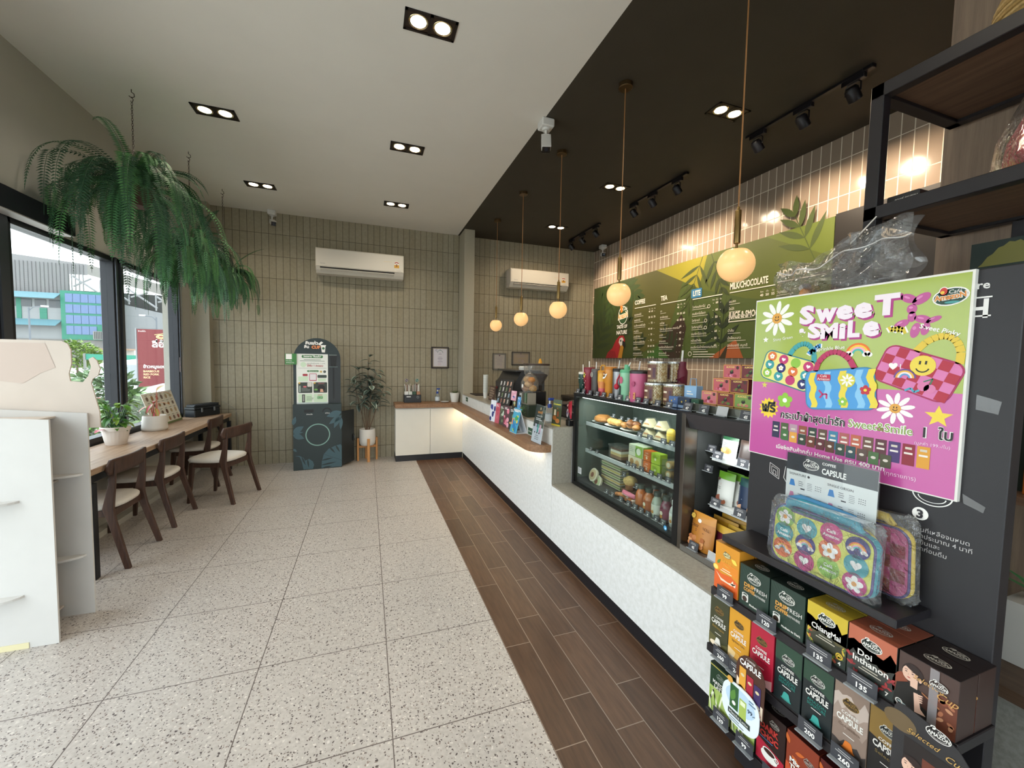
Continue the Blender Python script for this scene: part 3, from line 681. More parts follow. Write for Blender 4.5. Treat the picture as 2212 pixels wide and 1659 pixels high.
rr = random.Random(4); m = MB(); GL = [(c('#4e7a2c', 0.35), c('#5f8d38', 0.35)), (c('#35602a', 0.35), c('#47743a', 0.35)), (c('#86a843', 0.35), c('#93b653', 0.35))]
for i in range(62):
    a = rr.uniform(0, 2 * PI); r0 = rr.uniform(0.01, 0.06); h = rr.uniform(0.02, 0.23); el = rr.uniform(-0.1, 0.9)
    bx, by = -2.03 + (r0 + h * 0.25) * math.cos(a), 4.375 + (r0 + h * 0.25) * math.sin(a); bz = 0.757 + 0.135 + h
    m.tube([(-2.03 + r0 * 0.6 * math.cos(a), 4.375 + r0 * 0.6 * math.sin(a), 0.757 + 0.134), (bx, by, bz)], 0.0022, GL[1][0], 4)
    leaf3(m, (bx, by, bz), (math.cos(a) * math.cos(el) * (0.5 if math.cos(a) < -0.3 else 1), math.sin(a) * math.cos(el), math.sin(el)), (0, 0, 1), rr.uniform(0.07, 0.13), rr.uniform(0.04, 0.06), GL[rr.randrange(3)], 0.9, 0.2)
m.build('leaves', t)
for q, d, ln, wd in (((-2.075, 4.30, 0.90), (-0.25, -1, 0.1), 0.085, 0.06), ((-2.10, 4.33, 0.97), (-0.5, -1, 0.1), 0.07, 0.045)):
    m = MB(); leaf3(m, q, d, (0, 0, 1), ln, wd, (c('#b3263a', 0.3), c('#a01f33', 0.3)), 0.5, 0.1); m.build('flower', t, label='red flower bract')
t = thing('potted_plant', 'red-veined plant in a smooth white round pot on the window table', 'potted plant', (-2.05, 5.10, 0.757))
m = MB(); m.lathe([(0.0, 0.0), (0.092, 0.0), (0.104, 0.012), (0.106, 0.03), (0.094, 0.15), (0.09, 0.153), (0.085, 0.148), (0.085, 0.13), (0.0, 0.13)], c('#d6d2cb', 0.55), 32, T(-2.05, 5.10, 0.757)); m.build('pot', t)
m = MB(); RG = [(c('#c9576a', 0.4), c('#7c8a3c', 0.4)), (c('#a9a357', 0.4), c('#c9705c', 0.4)), (c('#5f7a38', 0.4), c('#a95a4c', 0.4))]
for a, h, el, ln, wd, k in ((2.2, 0.16, 0.2, 0.12, 0.07, 0), (0.3, 0.15, 0.1, 0.13, 0.05, 1), (4.6, 0.14, -0.2, 0.13, 0.05, 0), (3.6, 0.12, 0.0, 0.12, 0.045, 0), (1.2, 0.27, 0.9, 0.14, 0.05, 1), (0.0, 0.25, 0.3, 0.13, 0.055, 2), (5.4, 0.10, -0.5, 0.12, 0.045, 1), (2.8, 0.09, -0.1, 0.11, 0.045, 2), (5.0, 0.06, -0.7, 0.10, 0.035, 0)):
    p1 = (-2.05 + 0.03 * math.cos(a), 5.10 + 0.03 * math.sin(a), 0.757 + 0.13 + h); m.tube([(-2.05 + 0.012 * math.cos(a), 5.10 + 0.012 * math.sin(a), 0.757 + 0.128), p1], 0.0028, c('#a8553f', 0.5), 5)
    leaf3(m, p1, (math.cos(a) * math.cos(el) * (0.5 if math.cos(a) < -0.3 else 1), math.sin(a) * math.cos(el), math.sin(el)), (0, 0, 1), ln, wd, RG[k], 0.8, 0.2)
m.build('leaves', t)
# product card leaning on the glass, toolbox, cable
m = MB(); y0, y1 = 5.22, 5.90; M = T(-2.10, 0, 0.759, 0, 0, -0.30); m.box(-0.006, 0.0, y0, y1, 0, 0.37, c('#e3e1d6', 0.5), 0, M); m.box(-0.0065, 0.0005, y0, y1, -0.001, 0.012, c('#56663c'), 0, M)
mb2 = MB(M); A = Art(mb2, (0.0, y0, 0), (0, 1, 0), (0, 0, 1), 0.0008); rr = random.Random(2)
A.rect(0.0, 0.0, 0.68, 0.07, c('#6f7d4c')); A.rect(0.02, 0.02, 0.66, 0.09, c('#ddd9cc'), 2)
for r_ in range(4):
    for k in range(6):
        x, y = 0.08 + k * 0.105, 0.055 + r_ * 0.085; A.disc(x, y, 0.026, c(rr.choice(['#6b4a35', '#a37d55', '#b8a27f', '#8a4e40', '#7d6b5c'])), 3, ry=rr.uniform(0.016, 0.03), n=10); A.rect(x - 0.025, y + 0.035, x + 0.025, y + 0.041, c('#7c7a70'), 3)
m.merge(mb2)
tag(m.build('menu_card'), 'pale menu board leaning on the window glass behind the red-veined plant', 'menu board')
t = thing('toolbox', 'black ribbed plastic toolbox on the far end of the window table', 'toolbox', (-1.985, 6.19, 0.757), rz=math.radians(62))
K = c('#1f2328', 0.35); M = T(-1.985, 6.19, 0.757, math.radians(62))
m = MB(M); m.box(-0.185, 0.185, -0.072, 0.072, 0, 0.095, K, 0.008); m.build('body', t)
m = MB(M); m.box(-0.19, 0.19, -0.076, 0.076, 0.095, 0.122, K, 0.006); m.box(-0.18, 0.18, -0.066, 0.066, 0.118, 0.148, K, 0.012)
for k in range(9): m.box(-0.165 + k * 0.04, -0.143 + k * 0.04, -0.066, 0.066, 0.146, 0.155, K, 0.003)
m.build('lid', t)
for s in (-0.09, 0.09): m = MB(M); m.box(s - 0.012, s + 0.012, -0.084, -0.074, 0.06, 0.11, c('#8c8f92', 0.3, 0.6), 0.002); m.build('latch', t)
m = MB(); m.tube([(-1.86, 6.519, 0.90), (-1.80, 6.518, 0.86), (-1.72, 6.516, 0.80), (-1.69, 6.514, 0.70), (-1.685, 6.514, 0.3), (-1.685, 6.514, 0.02)], 0.004, c('#8f8a7c', 0.5), 6)
tag(m.build('wall_cable'), 'thin pale cable running down the tiled wall behind the toolbox', 'cable')
# no-smoking sticker on the window frame
m = MB(); m.box(-2.182, -2.180, 6.095, 6.155, 1.32, 1.50, c('#d9cdd6')); A = Art(m, (-2.180, 6.095, 1.32), (0, 1, 0), (0, 0, 1))
A.ring(0.03, 0.085, 0.024, 0.005, c('#b8324a')); A.line([(0.013, 0.068), (0.047, 0.102)], 0.005, c('#b8324a'), 2); A.rect(0.012, 0.081, 0.048, 0.088, c('#3a3436')); A.lines(0.008, 0.155, 0.044, 2, 0.012, 0.005, c('#7a4a6a')); A.lines(0.008, 0.04, 0.044, 2, 0.014, 0.005, c('#8a7a86'), seed=3)
tag(m.build('no_smoking_sticker'), 'small no-smoking sticker on the right window frame', 'sticker')
# ================================================================ cup-return station, plant, counter
TEAL = c('#1b2a2b', 0.45); TEAL2 = c('#3f5a63', 0.5); CABW = c('#d6d3ca', 0.45, noise=0.015, nscale=8); TOE = c('#16151a', 0.45)
LAM = wood('walnut_laminate_worktop', '#79583f', '#9c7759', 'Y', 1.3, 0.45); STONET = stone('beige_stone_top', '#8f897e', '#a09a8e', 0.4, 60)
PANEL = stone('white_terrazzo_panel', '#dedfdd', '#eceded', 0.4, 35); RISER = stone('white_riser_panel', '#cfcfcb', '#dcdcd8', 0.4, 20)
ang = math.atan2(0.05, 0.598); M0 = T(-0.935, 6.02, 0, ang)
t = thing('cup_return_station', 'dark green arched cup-recycling cabinet with a leaf pattern, by the tiled wall', 'recycling station', (-0.63, 6.04, 0))
m = MB(M0); m.box(0, 0.60, 0, 0.40, 0, 0.895, TEAL, 0.003)
mA = MB(M0); A = Art(mA, (0, 0, 0), (1, 0, 0), (0, 0, 1), 0.0008)
A.ring(0.30, 0.475, 0.153, 0.014, c('#7ea39a', 0.5), 1, n=40)
A.rect(0.135, 0.785, 0.25, 0.825, c('#0c0d0e'), 2); A.ring(0.415, 0.785, 0.06, 0.018, c('#0c0d0e'), 2, 0, 180); A.text('ฝาคนปิด', 0.20, 0.752, 0.022, WHITE); A.text('ฝาโดม', 0.42, 0.762, 0.022, WHITE)
for x, y, l, w, r in ((0.0, 0.52, 0.15, 0.075, 0.55), (0.0, 0.505, 0.125, 0.03, 0.12), (0.0, 0.49, 0.145, 0.075, -0.42), (0.0, 0.62, 0.12, 0.05, 1.3), (0.0, 0.30, 0.06, 0.03, -0.8)): A.leaf(x, y, l, w, r, TEAL2)
A.leaf(0.60, 0.78, 0.20, 0.09, PI + 0.30, TEAL2); A.leaf(0.60, 0.73, 0.20, 0.07, PI + 0.62, TEAL2); A.leaf(0.575, 0.72, 0.18, 0.06, PI + 1.15, TEAL2); A.leaf(0.598, 0.70, 0.17, 0.045, PI + 1.5, TEAL2)
A.poly([(0.34, 0.012), (0.345, 0.10), (0.37, 0.20), (0.43, 0.27), (0.52, 0.31), (0.585, 0.325), (0.598, 0.30), (0.598, 0.012)], TEAL2)
for x, y, l, w, r in ((0.44, 0.30, 0.12, 0.024, -0.9), (0.52, 0.32, 0.12, 0.024, -1.1), (0.34, 0.115, 0.15, 0.022, 0.18), (0.335, 0.05, 0.20, 0.022, 0.15), (0.36, 0.015, 0.12, 0.02, 0.1)): A.leaf(x, y, l, w, r, TEAL, 2)
A.line([(0.37, 0.20), (0.598, 0.10)], 0.003, TEAL, 3)
A.poly([(0.02, 0.20), (0.075, 0.185), (0.10, 0.12), (0.12, 0.01), (0.235, 0.01), (0.25, 0.06), (0.235, 0.11), (0.19, 0.15), (0.14, 0.13), (0.12, 0.17), (0.075, 0.20)], TEAL2); A.leaf(0.10, 0.185, 0.13, 0.02, -1.2, TEAL, 2); A.leaf(0.17, 0.15, 0.12, 0.02, -1.45, TEAL, 2)
m.merge(mA); cab = m.build('cabinet', t)
m = MB(M0); n = 22; R = 0.2925; ol = [(0.008, 0.895)] + [(0.3005 - R * math.cos(PI * k / n), 1.50 + R * math.sin(PI * k / n)) for k in range(n + 1)] + [(0.593, 0.895)]
m.add([(x, 0.075, z) for x, z in ol] + [(x, 0.15, z) for x, z in ol], [tuple(range(len(ol)))[::-1], tuple(range(len(ol), 2 * len(ol)))] + [(i, (i + 1) % len(ol), len(ol) + (i + 1) % len(ol), len(ol) + i) for i in range(len(ol))], TEAL)
mA = MB(M0); A = Art(mA, (0, 0.075, 0), (1, 0, 0), (0, 0, 1), 0.0008)
A.rect(0.44, 0.90, 0.585, 1.56, c('#0e1415', 0.4)); A.poly([(0.455, 1.55), (0.545, 1.55), (0.535, 1.41), (0.465, 1.41)], c('#070909'), 2); A.rect(0.445, 1.398, 0.555, 1.406, c('#5d6a68'), 2); A.rect(0.445, 1.562, 0.545, 1.570, c('#88908c'), 2); A.rect(0.492, 0.96, 0.512, 1.385, c('#050606'), 2)
A.text('คืนแก้ว', 0.235, 1.705, 0.055, WHITE, bold=0.05, L=2); A.text('คืน', 0.20, 1.655, 0.05, WHITE, bold=0.05, L=2, al='r'); A.text('CUP', 0.285, 1.65, 0.055, c('#e58a53'), bold=0.06, L=3)
A.poly([(0.345, 1.69), (0.405, 1.69), (0.395, 1.60), (0.357, 1.60)], WHITE, 2); A.rect(0.34, 1.69, 0.41, 1.70, WHITE, 2); A.disc(0.376, 1.655, 0.017, c('#3b6b45'), 3); A.poly([(0.31, 1.71), (0.35, 1.75), (0.375, 1.735), (0.335, 1.695)], WHITE, 2)
m.merge(mA); m.build('arched_board', t)
m = MB(M0); m.box(0.045, 0.432, 0.062, 0.074, 0.905, 1.575, c('#e9eae4', 0.4))
mA = MB(M0); A = Art(mA, (0.045, 0.062, 0.905), (1, 0, 0), (0, 0, 1), 0.0008); g1, g2, rd = c('#3f7a45'), c('#cfe3c8'), c('#a8353c')
A.rrect(0.065, 0.615, 0.325, 0.655, 0.018, g1); A.text('โครงการ "คืนแก้ว"', 0.195, 0.625, 0.034, WHITE, fit=0.22, bold=0.03); A.lines(0.195, 0.59, 0.32, 2, 0.018, 0.006, c('#6d7b6a'), al='c')
A.disc(0.085, 0.525, 0.035, g2); A.text('แลกรับส่วนลด 1 บาท', 0.24, 0.535, 0.022, c('#4a4a4a'), fit=0.22); A.text('ได้รับ 1 คะแนน', 0.225, 0.50, 0.034, rd, fit=0.2, bold=0.03); A.rect(0.02, 0.475, 0.37, 0.478, c('#777'.replace('777', '777777')))
A.rrect(0.13, 0.425, 0.27, 0.45, 0.011, g1, 1); A.text('วิธีแลกคะแนน', 0.20, 0.431, 0.02, WHITE)
A.rrect(0.075, 0.37, 0.135, 0.40, 0.008, rd); A.rrect(0.02, 0.30, 0.14, 0.365, 0.01, g2); A.rrect(0.155, 0.305, 0.245, 0.405, 0.008, c('#b64a6a')); A.rect(0.162, 0.316, 0.238, 0.398, c('#e8e2e6'), 2); A.rrect(0.255, 0.345, 0.37, 0.385, 0.01, c('#3a443e')); A.rrect(0.26, 0.30, 0.36, 0.335, 0.01, g2); A.disc(0.345, 0.43, 0.018, c('#4d544f')); A.disc(0.30, 0.43, 0.014, c('#c9a650'))
for k in (0, 1): A.rrect(0.02 + k * 0.185, 0.14, 0.19 + k * 0.185, 0.285, 0.012, c('#39403a')); A.disc(0.035 + k * 0.185, 0.275, 0.012, c('#d0a94c'), 2)
A.rrect(0.08, 0.215, 0.12, 0.235, 0.006, c('#d86f78'), 2); A.lines(0.06, 0.2, 0.11, 3, 0.018, 0.006, c('#8a918b')); A.rect(0.03, 0.15, 0.05, 0.24, c('#9aa59c'), 2); A.rrect(0.13, 0.225, 0.185, 0.283, 0.01, c('#d8d2ca'), 2); A.disc(0.30, 0.2, 0.05, c('#1e1616'), 2); A.poly([(0.285, 0.15), (0.29, 0.195), (0.32, 0.19), (0.33, 0.15)], c('#d9a58c'), 3); A.text('วิธีคืนแก้ว', 0.30, 0.262, 0.02, c('#d86f78'), L=3); A.rrect(0.215, 0.175, 0.255, 0.195, 0.006, c('#6fae4f'), 3)
A.rrect(0.02, 0.012, 0.19, 0.125, 0.012, g2); A.rrect(0.205, 0.012, 0.375, 0.125, 0.012, g2); A.rect(0.065, 0.012, 0.10, 0.12, c('#2a2f2b'), 2); A.rect(0.075, 0.025, 0.09, 0.11, c('#a8a49e'), 3); A.lines(0.12, 0.085, 0.09, 4, 0.016, 0.006, c('#7f9a78'), 2); A.rrect(0.25, 0.055, 0.32, 0.09, 0.008, c('#4c9a4f'), 2); A.text('คืนแก้ว', 0.285, 0.063, 0.022, WHITE, L=3); A.lines(0.285, 0.105, 0.09, 1, 0.01, 0.007, rd, 3, al='c')
m.merge(mA); m.build('poster', t, label='white instruction poster')
m = MB(M0); m.box(0.045, 0.432, 0.055, 0.062, 0.896, 0.915, c('#b9c4c2', 0.3)); m.build('poster_ledge', t)
m = MB(M0); m.box(-0.085, 0.05, 0.048, 0.056, 1.43, 1.575, c('#3f7f3f', 0.5)); mA = MB(M0); A = Art(mA, (-0.085, 0.048, 1.43), (1, 0, 0), (0, 0, 1)); A.rect(0.01, 0.07, 0.08, 0.14, WHITE); A.text('เติมบัตร', 0.01, 0.042, 0.022, WHITE, al='l'); A.text('AMAZON', 0.01, 0.016, 0.022, WHITE, al='l'); m.merge(mA); m.build('side_card', t, label='small green card on the left edge')
dd = math.atan2(6.30 - 6.075, -0.18 + 0.337); Md = T(-0.336, 6.072, 0, dd)
m = MB(Md); m.box(0, 0.272, 0.0, 0.018, 0.03, 0.785, c('#1e2426', 0.45), 0.003); d = m.build('door', t)
m = MB(Md); m.box(0.235, 0.262, -0.014, 0.0, 0.33, 0.43, c('#101214', 0.35), 0.004); m.box(0.252, 0.262, -0.02, -0.012, 0.36, 0.40, c('#8a8d8e', 0.3, 0.7)); m.build('lock', d)

# rubber plant on a wooden stand
px, py = 0.0, 6.385
t = thing('plant_stand', 'light wooden four-legged plant stand between the green cabinet and white cupboard', 'plant stand', (px, py, 0))
PINE = wood('pine_stand', '#b07a48', '#c9935c', 'Z', 1.0, 0.5)
for k in range(4):
    a = -PI / 2 + 0.12 + k * PI / 2; M = T(px + 0.133 * math.cos(a), py + (0.133 if k != 2 else 0.118) * math.sin(a), 0, a)
    m = MB(M); m.box(-0.014, 0.014, -0.019, 0.019, 0, 0.345, PINE, 0.004); m.build('leg', t)
for k in range(2): m = MB(T(px, py, 0, 0.12 + k * PI / 2)); m.box(-0.118, 0.118, -0.016, 0.016, 0.195 + 0.002 * k, 0.228, PINE, 0.002); m.build('crossbar', t)
t = thing('rubber_plant', 'tall rubber plant with grey-green leaves in a white pot on a wooden stand', 'potted plant', (px, py, 0.231))
m = MB(); m.lathe([(0.0, 0.0), (0.088, 0.0), (0.108, 0.025), (0.117, 0.08), (0.113, 0.245), (0.107, 0.247), (0.104, 0.24), (0.104, 0.215), (0, 0.215)], c('#dcd8d2', 0.55), 32, T(px, py, 0.231)); m.build('pot', t)
rr = random.Random(11); m = MB(); lv = MB(); RG = [(c('#3f4f45', 0.4), c('#8f9c90', 0.4)), (c('#55645a', 0.4), c('#a3ad9f', 0.4)), (c('#2f3d35', 0.4), c('#77857b', 0.4))]; BARK = c('#6b5644', 0.7)
stems = [((0.0, 0.0), (-0.02, 0.03), (0.03, 0.02), 1.54), ((-0.02, 0.01), (-0.10, -0.02), (-0.2, 0.0), 1.22), ((0.02, 0.0), (0.13, -0.03), (0.24, -0.01), 1.12), ((-0.01, -0.02), (-0.05, -0.03), (-0.12, 0.03), 1.38), ((0.02, 0.02), (0.06, -0.05), (0.05, -0.09), 1.15), ((0.0, 0.02), (0.04, 0.02), (0.13, 0.02), 1.36)]
for b, mid, top, zt in stems:
    P0 = Vector((px + b[0], py + b[1], 0.44)); P1 = Vector((px + mid[0], py + mid[1], 0.44 + (zt - 0.44) * 0.5)); P2 = Vector((px + top[0], py + top[1], zt)); pts = []
    for k in range(11): u = k / 10; pts.append(P0 * (1 - u) ** 2 + P1 * 2 * u * (1 - u) + P2 * u * u)
    m.tube(pts, [0.007 - 0.004 * k / 10 for k in range(11)], BARK, 6)
    a = rr.uniform(0, 6)
    for k in range(18):
        u = 0.45 + 0.55 * (k + 1) / 18; q = P0 * (1 - u) ** 2 + P1 * 2 * u * (1 - u) + P2 * u * u; a += 2.3 + rr.uniform(-0.3, 0.3); el = rr.uniform(-0.35, 0.75)
        d = Vector((math.cos(a) * math.cos(el), math.sin(a) * math.cos(el) * (0.2 if math.sin(a) > 0 else 1), math.sin(el)))
        leaf3(lv, q + d * 0.02, d, (0, 0, 1), rr.uniform(0.13, 0.18) * (0.75 if k > 15 else 1), rr.uniform(0.075, 0.10), RG[rr.randrange(3)], 0.6, 0.3, 6)
m.build('stems', t); lv.build('leaves', t)

# white cupboard on the back wall
t = thing('cupboard', 'low white two-door cupboard against the back wall beside the column', 'cupboard', (0.9, 6.33, 0))
m = MB(); m.box(0.40, 1.399, 6.17, 6.52, 0.09, 0.80, CABW); m.box(0.398, 1.405, 6.165, 6.52, 0.0, 0.09, TOE); m.build('carcass', t)
for a, b in ((0.392, 0.898), (0.903, 1.402)): m = MB(); m.box(a, b, 6.148, 6.168, 0.092, 0.788, CABW, 0.002); m.build('door', t)
# long counter
t = thing('service_counter', 'long white counter with a dark plinth and a low stone ledge at right', 'counter', (1.7, 3.6, 0))
m = MB(); m.box(1.42, 2.05, 0.98, 6.15, 0.0, 0.09, TOE); m.box(1.408, 1.42, 0.98, 6.15, 0.0, 0.092, TOE); m.build('plinth', t)
m = MB(); m.box(1.40, 2.0, 2.908, 6.152, 0.09, 0.803, PANEL); m.build('front_panel', t)
m = MB(); m.box(1.40, 2.0, 0.98, 2.904, 0.09, 0.533, PANEL); m.build('front_panel', t)
m = MB(); m.box(1.392, 2.0, 2.912, 6.152, 0.805, 0.995, RISER); m.build('riser', t)
m = MB(); m.box(1.388, 2.02, 2.903, 6.154, 0.993, 1.006, STONET); m.build('counter_top', t, label='grey-beige stone top')
m = MB(); m.box(1.40, 1.568, 2.90, 2.912, 0.545, 0.993, STONET); m.build('end_panel', t, label='grey-beige stone end')
m = MB(); m.box(1.399, 2.0, 0.98, 2.904, 0.533, 0.546, STONET); m.build('ledge', t, label='grey-beige stone ledge')
# walnut worktop running along cupboard and counter
pts = [(0.385, 6.118), (1.225, 6.118), (1.225, 3.06)] + [(1.355 - 0.13 * math.cos(math.radians(a)), 3.06 - 0.145 * math.sin(math.radians(a))) for a in range(0, 91, 9)] + [(1.392, 2.915), (1.392, 6.15), (1.402, 6.15), (1.402, 6.522), (0.385, 6.522)]
t = thing('worktop', 'walnut worktop turning along the cupboard and the long counter', 'worktop', (1.0, 6.3, 0.803))
m = MB(); m.prism(pts, 0.803, 0.861, LAM); m.build('board', t, bevel=0.003)
m = MB(); m.box(1.355, 1.367, 3.05, 6.1, 0.796, 0.8028, c('#ffd79a', 0.5, emit=2.0)); m.build('led_strip', t, label='warm light strip under the worktop')
light('strip_glow', 'AREA', (1.358, 4.58, 0.792), 2.6, (1, 0.80, 0.5), size=0.02, size_y=3.0, parent=t)
light('strip_glow', 'AREA', (1.358, 5.98, 0.792), 0.6, (1, 0.75, 0.42), size=0.02, size_y=0.2, parent=t)
# ---- things on the cupboard end
t = thing('condiment_caddy', 'black caddy of sugar sachets and straws on the walnut worktop', 'caddy', (0.655, 6.40, 0.861))
m = MB(); m.box(0.53, 0.785, 6.33, 6.47, 0.861, 0.982, c('#17181b', 0.4), 0.004); A = Art(m, (0.53, 6.33, 0.861), (1, 0, 0), (0, 0, 1)); A.rrect(0.035, 0.085, 0.10, 0.10, 0.005, c('#c4c6c4')); A.ring(0.205, 0.085, 0.018, 0.005, c('#8a8d8d')); m.build('holder', t)
rr = random.Random(3)
m = MB()
for k in range(4): m.box(0.54 + k * 0.06, 0.592 + k * 0.06, 6.36, 6.42, 0.98, 1.03, c(('#d9d8d4', '#c9ccc4', '#2f4a38', '#a5765a')[k], 0.5))
m.build('sachets', t)
m = MB()
for k in range(34): x = 0.54 + rr.random() * 0.235; y = 6.39 + rr.random() * 0.06; m.tube([(x, y, 0.975), (x + rr.uniform(-0.012, 0.012), y - 0.01, 1.12 + rr.random() * 0.03)], 0.0042, c(rr.choice(['#e8e4de', '#ddd6cc', '#cfd0c8', '#8a4a44', '#3d4a44']), 0.4), 5)
m.build('stirrers', t)['kind'] = 'stuff'
def pump_bottle(x, y, z, h, r, label, fill):
    t = thing('pump_bottle', label, 'pump bottle', (x, y, z)); cl = thin_glass('clear_plastic', (0.86, 0.9, 0.92, 1), 1.2, 0.05, 0.12, (0.8, 0.85, 0.9, 1))
    m = MB(); m.lathe([(0.0, 0.0), (r, 0.0), (r, h * 0.42), (r * 0.85, h * 0.5), (r * 0.42, h * 0.58), (r * 0.42, h * 0.62)], cl, 20, T(x, y, z)); m.build('bottle', t)
    B = c('#1f3f8f', 0.35); m = MB(); m.cyl(r * 0.5, h * 0.61, h * 0.76, B, 16, T(x, y, z)); m.cyl(r * 0.2, h * 0.76, h * 0.9, c('#d8dde4', 0.4), 10, T(x, y, z)); m.box(x - r * 0.35, x + r * 1.1, y - r * 0.3, y + r * 0.3, z + h * 0.89, z + h, B, 0.004); m.build('pump', t)
    m = MB(); m.lathe([(r * 1.01, h * 0.08), (r * 1.01, h * 0.36)], c('#c9d2d8', 0.5), 20, T(x, y, z), cap=False); m.build('label', t)
pump_bottle(1.05, 6.42, 0.861, 0.215, 0.036, 'clear bottle with a blue pump on the far worktop by the little pot', None)
t = thing('potted_plant', 'small green plant in a white pot at the corner of the worktop', 'potted plant', (1.315, 6.36, 0.861))
m = MB(); m.lathe([(0, 0), (0.056, 0), (0.078, 0.145), (0.072, 0.147), (0.07, 0.125), (0, 0.125)], c('#dedcd6', 0.5), 28, T(1.315, 6.36, 0.861)); m.build('pot', t)
m = MB(); rr = random.Random(6)
for k in range(70): a = rr.uniform(0, 6.28); el = rr.uniform(0.1, 1.2); leaf3(m, (1.315 + 0.04 * math.cos(a) * rr.random(), 6.36 + 0.04 * math.sin(a) * rr.random(), 0.985 + rr.random() * 0.03), (math.cos(a) * math.cos(el), math.sin(a) * math.cos(el) * 0.8, math.sin(el)), (0, 0, 1), rr.uniform(0.03, 0.06), 0.014, (c('#62704a', 0.5), c('#7b8758', 0.5)), 0.4, 0.2, 3)
m.build('leaves', t)
m = MB(); m.lathe([(0, 0.004), (0.05, 0.004), (0.065, 0.012), (0.068, 0.014), (0.05, 0.0), (0, 0.0)], c('#c9cbcb', 0.3), 24, T(1.15, 6.32, 0.862)); tag(m.build('small_dish'), 'small pale dish lying on the worktop corner', 'dish')
for x, h, l in ((0.582, '#5a4a56', 'round dark purple sticker on the wall above the caddy'), (0.742, '#2f6b5c', 'round green sticker on the wall above the caddy')):
    m = MB(); M = T(x, 6.5235, 1.195, 0, PI / 2); m.lathe([(0, 0.003), (0.028, 0.003), (0.028, 0.0)], c(h, 0.5), 24, M); A = Art(m, (x, 6.5203, 1.195), (1, 0, 0), (0, 0, 1)); A.ring(0, 0, 0.025, 0.003, c('#c8c4bc')); A.line([(-0.015, 0.008), (0.015, -0.008)], 0.006, c('#c8c4bc')); tag(m.build('wall_sticker'), l, 'sticker')
def certificate(x0, x1, z0, z1, label, fr, inner, seed, y=6.5, paper='#c6bfc4'):
    t = thing('framed_certificate', label, 'certificate', ((x0 + x1) / 2, YB, z0)); F = c(fr, 0.35, 0.2); w = 0.02; m = MB()
    for a in ((x0, x1, z0, z0 + w), (x0, x1, z1 - w, z1), (x0, x0 + w, z0, z1), (x1 - w, x1, z0, z1)): m.box(a[0], a[1], y, YB, a[2], a[3], F, 0.004)
    for a in ((x0 + w, x1 - w, z0 + w, z0 + 1.5 * w), (x0 + w, x1 - w, z1 - 1.5 * w, z1 - w), (x0 + w, x0 + 1.5 * w, z0 + w, z1 - w), (x1 - 1.5 * w, x1 - w, z0 + w, z1 - w)): m.box(a[0], a[1], y + 0.004, YB, a[2], a[3], c(inner, 0.4, 0.4))
    m.build('frame', t); m = MB(); m.box(x0 + w, x1 - w, y + 0.012, y + 0.016, z0 + w, z1 - w, c(paper, 0.25)); A = Art(m, (x0, y + 0.012, z0), (1, 0, 0), (0, 0, 1)); W, H = x1 - x0, z1 - z0; g = c('#7d7480')
    if seed == 1:
        A.ring(W * 0.5, H * 0.72, 0.045, 0.006, c('#3f6a5e'), 1, 0, 180); A.text('C', W * 0.29, H * 0.79, 0.05, c('#2c3a44')); A.text('A', W * 0.5, H * 0.83, 0.03, c('#3f6a5e')); A.lines(W * 0.5, H * 0.7, W * 0.2, 2, 0.018, 0.005, g, al='c'); A.lines(W * 0.5, H * 0.52, W * 0.3, 4, 0.016, 0.005, g, al='c'); A.rect(W * 0.36, H * 0.3, W * 0.64, H * 0.32, g); A.lines(W * 0.46, H * 0.24, W * 0.22, 3, 0.014, 0.004, c('#b08a94'), al='c')
    else:
        A.disc(W * 0.5, H * 0.86, 0.012, c('#6a4a54')); A.lines(W * 0.5, H * 0.76, W * 0.6, 5 if H > W else 3, 0.02, 0.004, g, seed=seed, al='c'); A.ring(W * 0.62, H * 0.24, 0.022, 0.004, c('#a08a94')); A.lines(W * 0.5, H * 0.4, W * 0.5, 3, 0.015, 0.003, g, seed=seed + 1, al='c')
    m.build('paper', t)
certificate(0.965, 1.242, 1.39, 1.732, 'dark wooden framed certificate hanging above the white cupboard', '#2e211c', '#8d7f68', 1)
certificate(1.988, 2.223, 1.371, 1.656, 'narrow upright pale framed certificate in the dim bar recess', '#6d675f', '#8a8378', 2, paper='#a79d92')
certificate(2.326, 2.657, 1.456, 1.690, 'wide silver framed certificate in the bar recess, behind the grinder', '#4f4a44', '#837b6e', 3, paper='#94846f')
# ================================================================ coffee display stand at right
PB = c('#1f1d21', 0.5, noise=0.04, nscale=60); SB = c('#1d1a1e', 0.42)
XP, XFr = 1.35, 1.20
t = thing('display_stand', 'tall black retail stand with stepped shelves of coffee boxes, right foreground', 'display stand', (1.37, 0.78, 0))
m = MB(); m.box(XP, XP + 0.042, 0.462, 1.108, 0, 1.768, PB, 0.002)
A = Art(m, (XP, 1.108, 0), (0, -1, 0), (0, 0, 1), 0.0008)
A.disc(0.50, 1.158, 0.0165, WHITE); A.text('3', 0.50, 1.147, 0.03, c('#2a282d'), L=3, bold=0.04)
for k, s in enumerate(('ร้อนที่เหลือจนหมด', 'นน้ำประมาณ 4 นาที', 'ข้มข้นและ', 'ออกก่อนดื่ม')): A.text(s, 0.487, 1.113 - k * 0.0165, 0.015, c('#c9c6c6'), al='l')
A.text('re', 0.592, 1.722, 0.026, c('#dcdad8'), al='r', bold=0.02); A.text('H', 0.592, 1.655, 0.062, c('#e4e2e0'), al='r', bold=0.02)
A.rect(0.565, 1.657, 0.597, 1.6605, c('#e4e2e0'), 2); A.rect(0.565, 1.700, 0.597, 1.7035, c('#e4e2e0'), 2)
